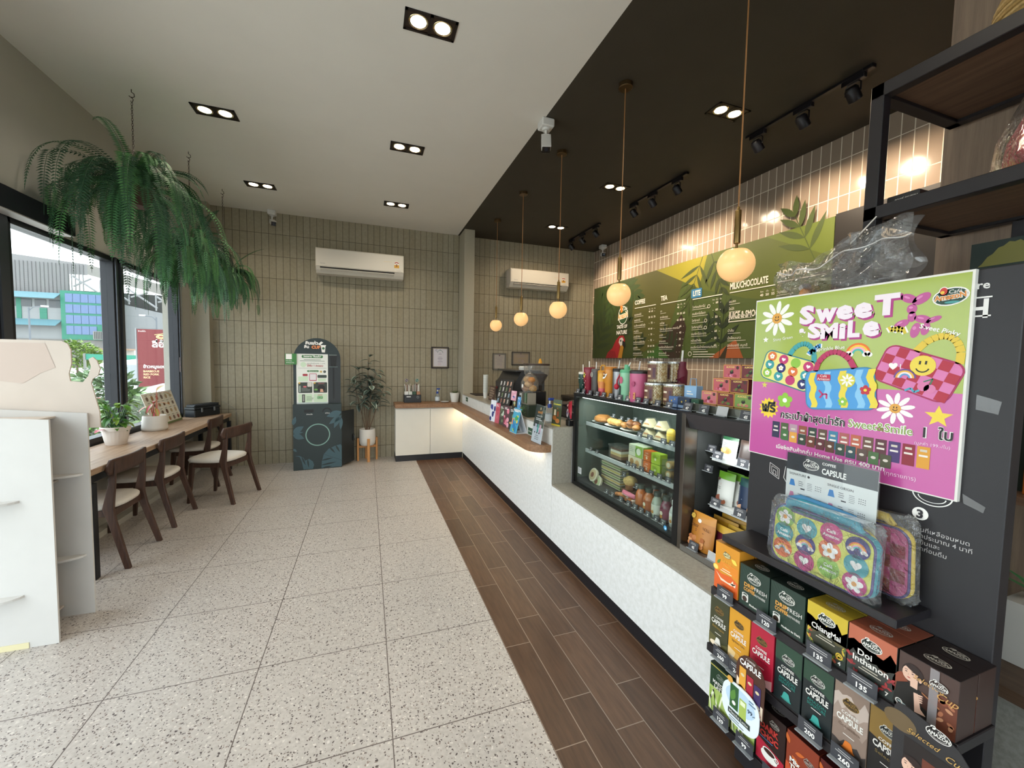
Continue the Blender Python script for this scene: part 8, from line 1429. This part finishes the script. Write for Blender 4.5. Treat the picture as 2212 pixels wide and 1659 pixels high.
for k in range(16): r = 0.12 + 0.05 * math.sin(PI * (k + 2) / 20); m.tube([(1.93 + r * math.cos(a), 0.55 + r * math.sin(a) * 1.3, 2.518 + k * 0.0125) for a in [2 * PI * i / 32 for i in range(32)]], 0.0075, c(('#c0a06a', '#a98850')[k % 2], 0.8, noise=0.2, nscale=120), 6, closed=True)
m.build('weave', t)
t = thing('flat_box', 'flat black box with small white lettering on the upper rack shelf', 'box', (1.86, 0.90, 2.0895)); m = MB(); m.box(1.73, 1.95, 0.845, 1.0 - 0.065, 2.0895, 2.132, c('#1b1918', 0.45), 0.002); m.build('box', t); m = MB(); A = Art(m, (1.73, 0.935, 2.0895), U, (0, 0, 1)); A.text('กาแฟ อเมซอน', 0.055, 0.022, 0.011, c('#c9c6c0')); m.build('lettering', t)
m = MB(); m.box(2.05, 2.07, 0.66, 0.84, 1.1305, 1.98, c('#24332e', 0.5)); A = Art(m, (2.05, 0.84, 1.1305), U, (0, 0, 1), 0.001); A.poly([(0.02, 0.765)] + [(0.03 + 0.15 * k / 12, 0.775 + 0.06 * math.sin(PI * k / 12) + 0.006 * (k % 2)) for k in range(13)] + [(0.178, 0.765)], c('#7f7a3c')); tag(m.build('rack_sign'), 'dark green sign with a yellow-green fan shape, behind the stand on the rack', 'sign')
m = MB(); m.box(2.0, 2.08, 0.50, 0.655, 1.1305, 1.50, c('#b3641f', 0.45), 0.004); A = Art(m, (2.0, 0.655, 1.1305), U, (0, 0, 1)); A.text('AMAZON', 0.06, 0.27, 0.03, BLACK, fit=0.1); A.disc(0.05, 0.18, 0.04, c('#d9a83a')); A.disc(0.07, 0.08, 0.03, c('#e8e0d0')); tag(m.build('coffee_packet'), 'orange packet on the rack at the right edge of the photo', 'packet')
t = thing('shopping_bag', 'white paper bag with greenery standing on the right-hand cabinet', 'bag', (2.0, 0.55, 0.60)); m = MB(); m.loft([[(1.93, 0.65, z0_), (1.93, 0.50, z0_), (2.05, 0.50, z0_), (2.05, 0.65, z0_)] for z0_ in (0.601, 0.80)], c('#b9b6b0', 0.6), smooth=False); m.build('bag', t); m = MB(); rr = random.Random(4)
for k in range(30): a = rr.uniform(0, 6.28); leaf3(m, (1.99, 0.575, 0.79), (0.6 * math.cos(a), 0.6 * math.sin(a), 1), (0, 0, 1), rr.uniform(0.08, 0.15), 0.025, (c('#2f5a34', 0.5), c('#3f6a3c', 0.5)), 0.6, 0.2, 3)
m.build('leaves', t)
# clear plastic bag tied to the rack post
t = thing('plastic_bag', 'crumpled clear plastic bag tied by a string above the poster', 'bag', (1.66, 1.03, 1.80)); m = MB(); rr = random.Random(8); G_ = {}
def sheet(u, v):
    y = 1.275 - 0.455 * u; pin = math.exp(-((u - 0.6) / 0.10) ** 2); top = (1.975 - 0.02 * math.sin(6 * u) + (0.06 * math.sin(2.6 * (u - 0.6)) if u > 0.62 else 0)) ; z0_ = 1.80
    return (1.655 - 0.055 * math.sin(PI * u) * math.sin(PI * min(1, v + 0.1)) + 0.012 * math.sin(17 * u + 9 * v) + 0.008 * math.sin(31 * u - 13 * v), y + 0.03 * (0.6 - u) * pin * v, z0_ + (top - z0_) * v + 0.03 * pin * v ** 2 + 0.006 * math.sin(23 * u + 11 * v))
FB = thin_glass('bag_film', (0.74, 0.72, 0.72, 1), 2.6, 0.10, 0.14, (0.6, 0.58, 0.57, 1)); m.grid(sheet, 44, 20, film()); m.grid(lambda u, v: (sheet(u, v)[0] + 0.05 + 0.03 * math.sin(8 * v + 5 * u), sheet(u, v)[1], sheet(u, v)[2]), 30, 14, FB); m.build('film', t)
m = MB(); m.tube([sheet(k / 30, 0.72) for k in range(31)], 0.002, c('#d8d6d6', 0.4), 5); m.build('seam', t); m = MB(); m.tube([(1.68, 0.935, 2.062), (1.655, 0.984, 1.992), (1.645, 0.99, 1.98)], 0.0022, c('#cfcac4', 0.5), 6); m.lathe([(0.0, 0), (0.014, 0.01), (0.01, 0.03), (0.018, 0.05)], film(), 10, T(1.65, 0.985, 1.965), cap=False); m.build('string', t)
m = MB(); m.ball(0.022, c('#dcd4cc', 0.5), T(1.675, 1.165, 1.852), 14, 0.8); m.cyl(0.02, -0.05, 0.0, c('#d98a2c', 0.5), 16, T(1.675, 1.158, 1.845, 0, 0.3)); m.build('toy', t); m = MB(); m.ball(0.03, c('#a8283c', 0.6), T(1.69, 1.06, 1.80), 14, 0.6); m.build('toy', t)
# ================================================================ white cardboard stand, left foreground
CB = c('#c9c7c4', 0.65, noise=0.015, nscale=10); CB2 = c('#c9bdb2', 0.7, noise=0.03, nscale=6)
t = thing('cardboard_stand', 'blank white cardboard display stand with a cut-out header, left foreground', 'display stand', (-1.8, 2.9, 0))
def arch_panel(y, x0, x1, zt0, zt1, holes, nm):
    m = MB(); th = 0.012; xs = sorted(set([x0, x1])); 
    m.add([(x0, y, 0), (x1, y, 0), (x1, y, zt1), (x0, y, zt0), (x0, y + th, 0), (x1, y + th, 0), (x1, y + th, zt1), (x0, y + th, zt0)], [(0, 1, 2, 3), (5, 4, 7, 6), (1, 5, 6, 2), (4, 0, 3, 7), (3, 2, 6, 7), (0, 4, 5, 1)], CB)
    o = m.build(nm, t)
    for hx, hz, r, hh in holes:
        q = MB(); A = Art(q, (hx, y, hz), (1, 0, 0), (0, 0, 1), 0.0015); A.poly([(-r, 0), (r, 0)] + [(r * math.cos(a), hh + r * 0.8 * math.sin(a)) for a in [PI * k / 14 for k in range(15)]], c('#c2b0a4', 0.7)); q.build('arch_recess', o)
        q = MB(); P_ = [(hx - 0.22, y)] + [(hx + 0.22 * math.cos(a) - 0.06 + 0.06, y - 0.085 * math.sin(a)) for a in [PI * k / 14 for k in range(15)]][::-1]; q.prism(P_, hz - 0.012, hz, CB); q.build('tray', o)
arch_panel(2.735, -2.10, -1.538, 1.228, 1.188, [(-1.885, 0.78, 0.075, 0.06), (-1.885, 0.285, 0.075, 0.07)], 'side_panel'); arch_panel(3.005, -2.10, -1.522, 1.235, 1.188, [(-1.77, 0.84, 0.06, 0.06), (-1.77, 0.36, 0.06, 0.07)], 'side_panel')
m = MB(); m.box(-2.10, -2.09, 2.748, 3.004, 0.0, 1.2, CB2); m.build('back_panel', t)
for z in (0.06, 0.80, 1.165): m = MB(); m.box(-2.088, -1.66, 2.748, 3.004, z, z + 0.01, CB2); m.build('shelf', t)
hp = [(-2.30, 1.1), (-2.30, 1.60), (-1.75, 1.602), (-1.63, 1.60), (-1.605, 1.585), (-1.592, 1.55), (-1.592, 1.47), (-1.605, 1.415), (-1.60, 1.372), (-1.545, 1.365), (-1.52, 1.40), (-1.505, 1.455), (-1.515, 1.50), (-1.495, 1.512), (-1.478, 1.49), (-1.465, 1.445), (-1.475, 1.405), (-1.50, 1.385), (-1.508, 1.36), (-1.49, 1.27), (-1.475, 1.19), (-1.475, 1.1)]
hm = MB(); hm.prism(hp, 0, 0.01, CB2, Matrix(((1, 0, 0, 0), (0, 0, -1, 3.035), (0, 1, 0, 0), (0, 0, 0, 1)))); h = hm.build('header_board', t)
m = MB(); A = Art(m, (0, 3.0245, 0), (1, 0, 0), (0, 0, 1), 0.0008); A.poly([(-2.28, 1.2), (-2.28, 1.585), (-1.70, 1.585), (-1.66, 1.45), (-1.72, 1.42), (-1.80, 1.36), (-1.95, 1.38), (-2.05, 1.3)], c('#c2b1a6', 0.7)); m.build('faded_print', h, label='faded warm tint showing through')
m = MB(); m.box(-2.05, -1.655, 2.7315, 2.7345, 0.0, 0.03, c('#d8cfa8', 0.7)); m.build('torn_edge', t)
# ================================================================ outside the windows
m = MB(); m.box(-75, 20, -30, 110, -0.30, -0.16, c('#c9c7c1', 0.9, noise=0.05, nscale=0.6)); struct(m.build('ground'))
m = MB(); m.box(-2.83, -2.66, 7.50, 7.66, -0.16, 3.3, c('#dcdcda', 0.6)); struct(m.build('trim_3'))
m = MB(); m.box(-2.60, XL - 0.2, YF, 8.0, 2.62, 2.80, c('#d0888a', 0.6)); struct(m.build('canopy_edge'))
def loft_box(m, x0, x1, y0, y1, z0, z1, mat): m.box(x0, x1, y0, y1, z0, z1, mat)
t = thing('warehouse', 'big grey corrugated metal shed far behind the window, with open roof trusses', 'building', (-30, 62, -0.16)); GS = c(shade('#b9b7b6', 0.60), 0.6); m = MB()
m.add([(-44, 61, -0.16), (-31.9, 61, -0.16), (-31.9, 61, 10.46), (-30.3, 61, 10.46), (-30.3, 61, 11.7), (-35.5, 61, 12.17), (-44, 61, 12.9)], [(0, 1, 2, 3, 4, 5, 6)], GS); 
for k in range(40): x = -44 + k * 0.34; m.box(x, x + 0.09, 60.93, 61, 8.0, 11.6 - 0.0 * k, c(shade('#a8a6a5', 0.60), 0.6))
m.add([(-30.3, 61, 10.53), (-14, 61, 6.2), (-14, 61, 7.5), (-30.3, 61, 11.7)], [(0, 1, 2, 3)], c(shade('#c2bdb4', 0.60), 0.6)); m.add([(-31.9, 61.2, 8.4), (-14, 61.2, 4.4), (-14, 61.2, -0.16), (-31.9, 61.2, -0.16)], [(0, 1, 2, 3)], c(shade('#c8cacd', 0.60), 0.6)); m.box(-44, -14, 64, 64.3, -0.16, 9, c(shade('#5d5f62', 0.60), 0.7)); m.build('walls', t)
for k in range(5):
    x = -31.7 + k * 2.6; dz = -0.62 * k; m = MB(); W_ = c(shade('#d6d6d8', 0.60), 0.5); m.tube([(x, 61.0, 10.3 + dz), (x + 2.6, 61.0, 8.3 + dz)], 0.11, W_, 5); m.tube([(x + 0.1, 61.0, 9.1 + dz * 0.7), (x + 1.7, 61.0, 10.1 + dz)], 0.10, W_, 5); m.tube([(x + 2.5, 61.0, 10.0 + dz), (x + 2.5, 61.0, 8.0 + dz)], 0.08, W_, 5); m.build('truss', t)
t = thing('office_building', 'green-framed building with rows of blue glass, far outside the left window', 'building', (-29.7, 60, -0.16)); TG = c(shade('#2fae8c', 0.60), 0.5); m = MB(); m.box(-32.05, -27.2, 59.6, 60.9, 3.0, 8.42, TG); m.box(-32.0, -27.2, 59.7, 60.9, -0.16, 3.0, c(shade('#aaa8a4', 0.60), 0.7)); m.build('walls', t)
for r_ in range(4):
    for k in range(6):
        if r_ == 3 and k > 3: continue
        x = -31.62 + k * 0.67; z = 7.16 - r_ * 1.19; m = MB(); m.box(x, x + 0.63, 59.55, 59.6, z, z + 0.95, c(shade('#6f95d2', 0.60), 0.15, coat=0.5)); m.build('window', t)
m = MB(); m.box(-29.2, -27.9, 59.3, 59.6, 3.05, 4.0, c(shade('#c9c8c2', 0.60), 0.5)); 
for k in range(8): m.box(-29.1 + k * 0.15, -29.02 + k * 0.15, 59.28, 59.3, 3.12, 3.95, c(shade('#55585a', 0.60), 0.5))
m.build('grille', t)
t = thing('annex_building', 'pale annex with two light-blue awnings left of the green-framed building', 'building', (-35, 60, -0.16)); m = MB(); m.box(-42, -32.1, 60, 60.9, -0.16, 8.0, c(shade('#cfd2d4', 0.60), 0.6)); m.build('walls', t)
for z in (8.1, 5.15): m = MB(); m.add([(-42, 59.9, z), (-32.1, 59.9, z), (-32.2, 58.9, z - 0.7), (-42, 58.9, z - 0.7)], [(0, 1, 2, 3)], c(shade('#8fc9d8', 0.60), 0.5)); m.build('awning', t, solid=0.05)
for k in range(5): m = MB(); m.box(-38.0 + k * 1.2, -37.05 + k * 1.2, 59.95, 60, 6.5, 7.35, c(shade('#6a6f74', 0.60), 0.2)); m.build('window', t)
m = MB(); m.box(-34.0, -33.4, 59.94, 60, 5.2, 6.4, TG); m.build('door', t); m = MB(); m.box(-35.9, -35.5, 59.94, 60, 5.2, 7.4, TG); m.build('trim_panel', t); m = MB(); m.box(-42, -32.1, 59.9, 60, 1.5, 3.0, c(shade('#a9a39c', 0.60), 0.6)); m.build('shutter', t)
def lamp_post(x, y, h, label, s=1): t = thing('street_lamp', label, 'street lamp', (x, y, -0.16), 'street lamps outside'); G2 = c('#5a5f66', 0.5); m = MB(); m.tube([(x, y, -0.16), (x, y, h)], 0.06, G2, 8); m.build('pole', t); m = MB(); m.tube([(x, y, h - 0.3), (x + s * 0.3, y, h + 0.05), (x + s * 1.0, y, h + 0.12)], 0.035, G2, 6); m.box(min(x + s * 0.8, x + s * 1.2), max(x + s * 0.8, x + s * 1.2), y - 0.1, y + 0.1, h + 0.08, h + 0.2, c('#b9bcc0', 0.4)); m.build('lamp_arm', t)
lamp_post(-26.2, 45, 5.2, 'thin street lamp in front of the pale annex outside'); lamp_post(-17.72, 45, 4.8, 'street lamp above the red banner in the right window', -1)
def foliage(name, label, cat, x, y, z, rx, rz, n, ls, cols, seed, trunk=True, group=None):
    t = thing(name, label, cat, (x, y, -0.16), group); rr = random.Random(seed); m = MB()
    for k in range(n):
        a, b = rr.uniform(0, 2 * PI), math.asin(rr.uniform(-0.7, 1)); q = rr.uniform(0.55, 1.0); p = Vector((x + rx * q * math.cos(a) * math.cos(b), y + rx * q * math.sin(a) * math.cos(b), z + rz * q * math.sin(b))); d = Vector((math.cos(a + rr.uniform(-1, 1)), math.sin(a), rr.uniform(-0.3, 0.9))).normalized(); sd = d.cross(Vector((rr.uniform(-1, 1), rr.uniform(-1, 1), 1))).normalized() * ls * 0.22; l = ls * rr.uniform(0.6, 1.1)
        m.add([p, p + d * l * 0.5 + sd, p + d * l, p + d * l * 0.5 - sd], [(0, 1, 2, 3)], c(rr.choice(cols), 0.6))
    m.build('foliage', t); m = MB(); m.tube([(x, y, -0.16), (x + 0.02, y, z)], [max(0.02, rx * 0.06), max(0.01, rx * 0.03)], c('#5a4a3a', 0.8), 6); m.build('stem', t)
foliage('roadside_tree', 'bright yellow-green tree in front of the green-framed building', 'tree', -17.6, 34, 1.15, 1.15, 1.2, 1800, 0.30, ['#6f8a36', '#5f7a2e', '#80984a', '#4d6a28'], 2)
foliage('shrub', 'grey-green leafy shrub just outside the left window pane', 'shrub', -3.45, 7.2, 0.80, 0.36, 0.58, 1300, 0.13, ['#5d7a54', '#6f8a62', '#4a6a48', '#8aa07a'], 3, group='shrubs outside the window'); foliage('shrub', 'lower leafy shrub outside behind the window mullion', 'shrub', -3.05, 7.0, 0.60, 0.30, 0.45, 900, 0.13, ['#4f7046', '#64824f', '#7a9a62'], 5, group='shrubs outside the window'); foliage('shrub', 'low green shrub outside behind the red-veined plant', 'shrub', -2.9, 6.0, 0.55, 0.26, 0.36, 700, 0.11, ['#4f7046', '#6f9a4f', '#86a862'], 6, group='shrubs outside the window')
m = MB(); m.grid(lambda u, v: (-16.2 + 6 * u, 32, 1.12 + 0.36 * v - 0.05 * math.sin(PI * u) * v), 12, 3, c('#2c7a66', 0.7)); m.box(-16.25, -16.15, 31.95, 32.05, -0.16, 1.5, c('#6a6a66')); m.box(-10.25, -10.15, 31.95, 32.05, -0.16, 1.5, c('#6a6a66')); tag(m.build('green_net'), 'green shade netting fence outside, behind the white car', 'net', kind='thing')
t = thing('outdoor_unit', 'white outdoor air-conditioner unit on a ledge below the blue glass building', 'air conditioner unit', (-18.5, 40, 1.9)); m = MB(); m.box(-18.82, -18.26, 39.8, 40.2, 1.91, 2.46, c('#d8d8d4', 0.5), 0.02); m.lathe([(0.2, 0), (0.2, 0.02), (0, 0.02)], c('#8a8c8c', 0.5), 20, T(-18.5, 39.8, 2.18, 0, PI / 2)); m.build('case', t); m = MB(); m.box(-19.6, -17.4, 39.7, 40.6, 1.79, 1.905, c('#8a6f5a', 0.7)); m.box(-19.6, -17.4, 40.4, 40.6, -0.16, 1.8, c('#a8a49e', 0.7)); m.build('ledge', t)
t = thing('car', 'white car parked outside the left window', 'car', (-4.6, 10.6, -0.16)); CW = c('#d9dadb', 0.2, coat=0.8); m = MB()
def csec(x, w, z0_, z1_): return [(x, 10.6 - w, z0_), (x, 10.6 - w * 1.02, (z0_ + z1_) / 2), (x, 10.6 - w * 0.93, z1_), (x, 10.6 + w * 0.93, z1_), (x, 10.6 + w * 1.02, (z0_ + z1_) / 2), (x, 10.6 + w, z0_)]
m.loft([csec(-6.35, 0.6, 0.25, 0.55), csec(-6.2, 0.78, 0.1, 0.72), csec(-5.6, 0.86, 0.05, 0.86), csec(-5.2, 0.88, 0.05, 0.93), csec(-2.9, 0.88, 0.05, 0.93), csec(-2.2, 0.8, 0.1, 0.88), csec(-2.05, 0.65, 0.2, 0.7)], CW, smooth=True); m.build('body', t, sharp=50)
m = MB(); m.loft([csec(-5.35, 0.80, 0.90, 0.95), csec(-4.75, 0.72, 0.92, 1.36), csec(-4.2, 0.70, 0.92, 1.44), csec(-3.3, 0.70, 0.92, 1.40), csec(-2.5, 0.78, 0.90, 0.95)], CW, smooth=True); m.build('roof', t, sharp=50)
m = MB(); m.add([(-5.12, 9.855, 0.97), (-3.9, 9.84, 0.97), (-3.9, 9.90, 1.33), (-4.66, 9.90, 1.31)], [(0, 1, 2, 3)], c('#8f979c', 0.1)); m.build('side_window', t); m = MB(); m.add([(-3.82, 9.84, 0.97), (-2.85, 9.85, 0.97), (-3.3, 9.91, 1.30), (-3.82, 9.90, 1.33)], [(0, 1, 2, 3)], c('#8f979c', 0.1)); m.build('side_window', t)
for x in (-5.45, -2.9):
    for y in (9.80, 11.4): m = MB(); M = T(x, y, 0.15, 0, PI / 2); m.lathe([(0.31, -0.1), (0.31, 0.1)], c('#232325', 0.8), 24, M); m.lathe([(0.2, 0.101), (0, 0.102)], c('#a9abad', 0.3, 0.6), 20, M); m.build('wheel', t)
for x0 in (-4.95, -4.0): m = MB(); m.box(x0, x0 + 0.42, 9.69, 9.72, 0.58, 0.70, c('#b3303c', 0.4), 0.01); m.build('tail_light', t, label='red tail light')  # unlit red blocks standing for the car's tail lights
t = thing('banner', 'dark red restaurant banner with Thai lettering outside the right window', 'banner', (-3.55, 9.0, 0.4)); m = MB(); m.box(-3.83, -3.18, 9.0, 9.012, 0.45, 1.975, c('#752a30', 0.6)); A = Art(m, (-3.83, 9.0, 0.45), (1, 0, 0), (0, 0, 1), 0.002)
A.poly([(0, 0.0), (0.65, 0.0), (0.65, 0.56), (0.35, 0.56), (0.15, 0.50), (0, 0.44)], c('#d9d9d6')); A.text('ร้านลี่ฮั้ว', 0.02, 1.475, 0.035, WHITE, al='l'); A.text('ลี่ฮั้ว', 0.34, 1.21, 0.155, WHITE, fit=0.26, bold=0.03); A.disc(0.345, 1.395, 0.075, c('#d9c48a'), 1, ry=0.04); A.line([(0.25, 1.43), (0.46, 1.47)], 0.01, c('#d9c48a')); A.ring(0.345, 1.395, 0.055, 0.008, c('#8c2f35'), 2, 180, 360, ry=0.03); A.disc(0.345, 1.40, 0.03, c('#8c2f35'), 2, ry=0.012)
A.text('ข้าวหมูแดง', 0.075, 0.835, 0.075, WHITE, al='l', fit=0.32, bold=0.03)
for k, s in enumerate(('BARBECUE', 'RED PORK', 'RICE')): A.text(s, 0.075, 0.76 - k * 0.055, 0.048, c('#e2bf94'), al='l', bold=0.03)
for k in range(3): A.ring(0.535, 1.04 - k * 0.15, 0.062, 0.008, WHITE); A.line([(0.505, 1.04 - k * 0.15), (0.565, 1.05 - k * 0.15)], 0.01, WHITE); A.line([(0.535, 1.0 - k * 0.15), (0.53, 1.08 - k * 0.15)], 0.01, WHITE); A.line([(0.50, 1.01 - k * 0.15), (0.53, 1.03 - k * 0.15)], 0.01, WHITE)
m.build('sheet', t); m = MB(); m.tube([(-3.845, 9.005, -0.16), (-3.845, 9.005, 1.985), (-3.17, 9.005, 1.985), (-3.17, 9.005, -0.16)], 0.012, c('#8a8c8e', 0.4, 0.5), 6); m.build('frame', t)
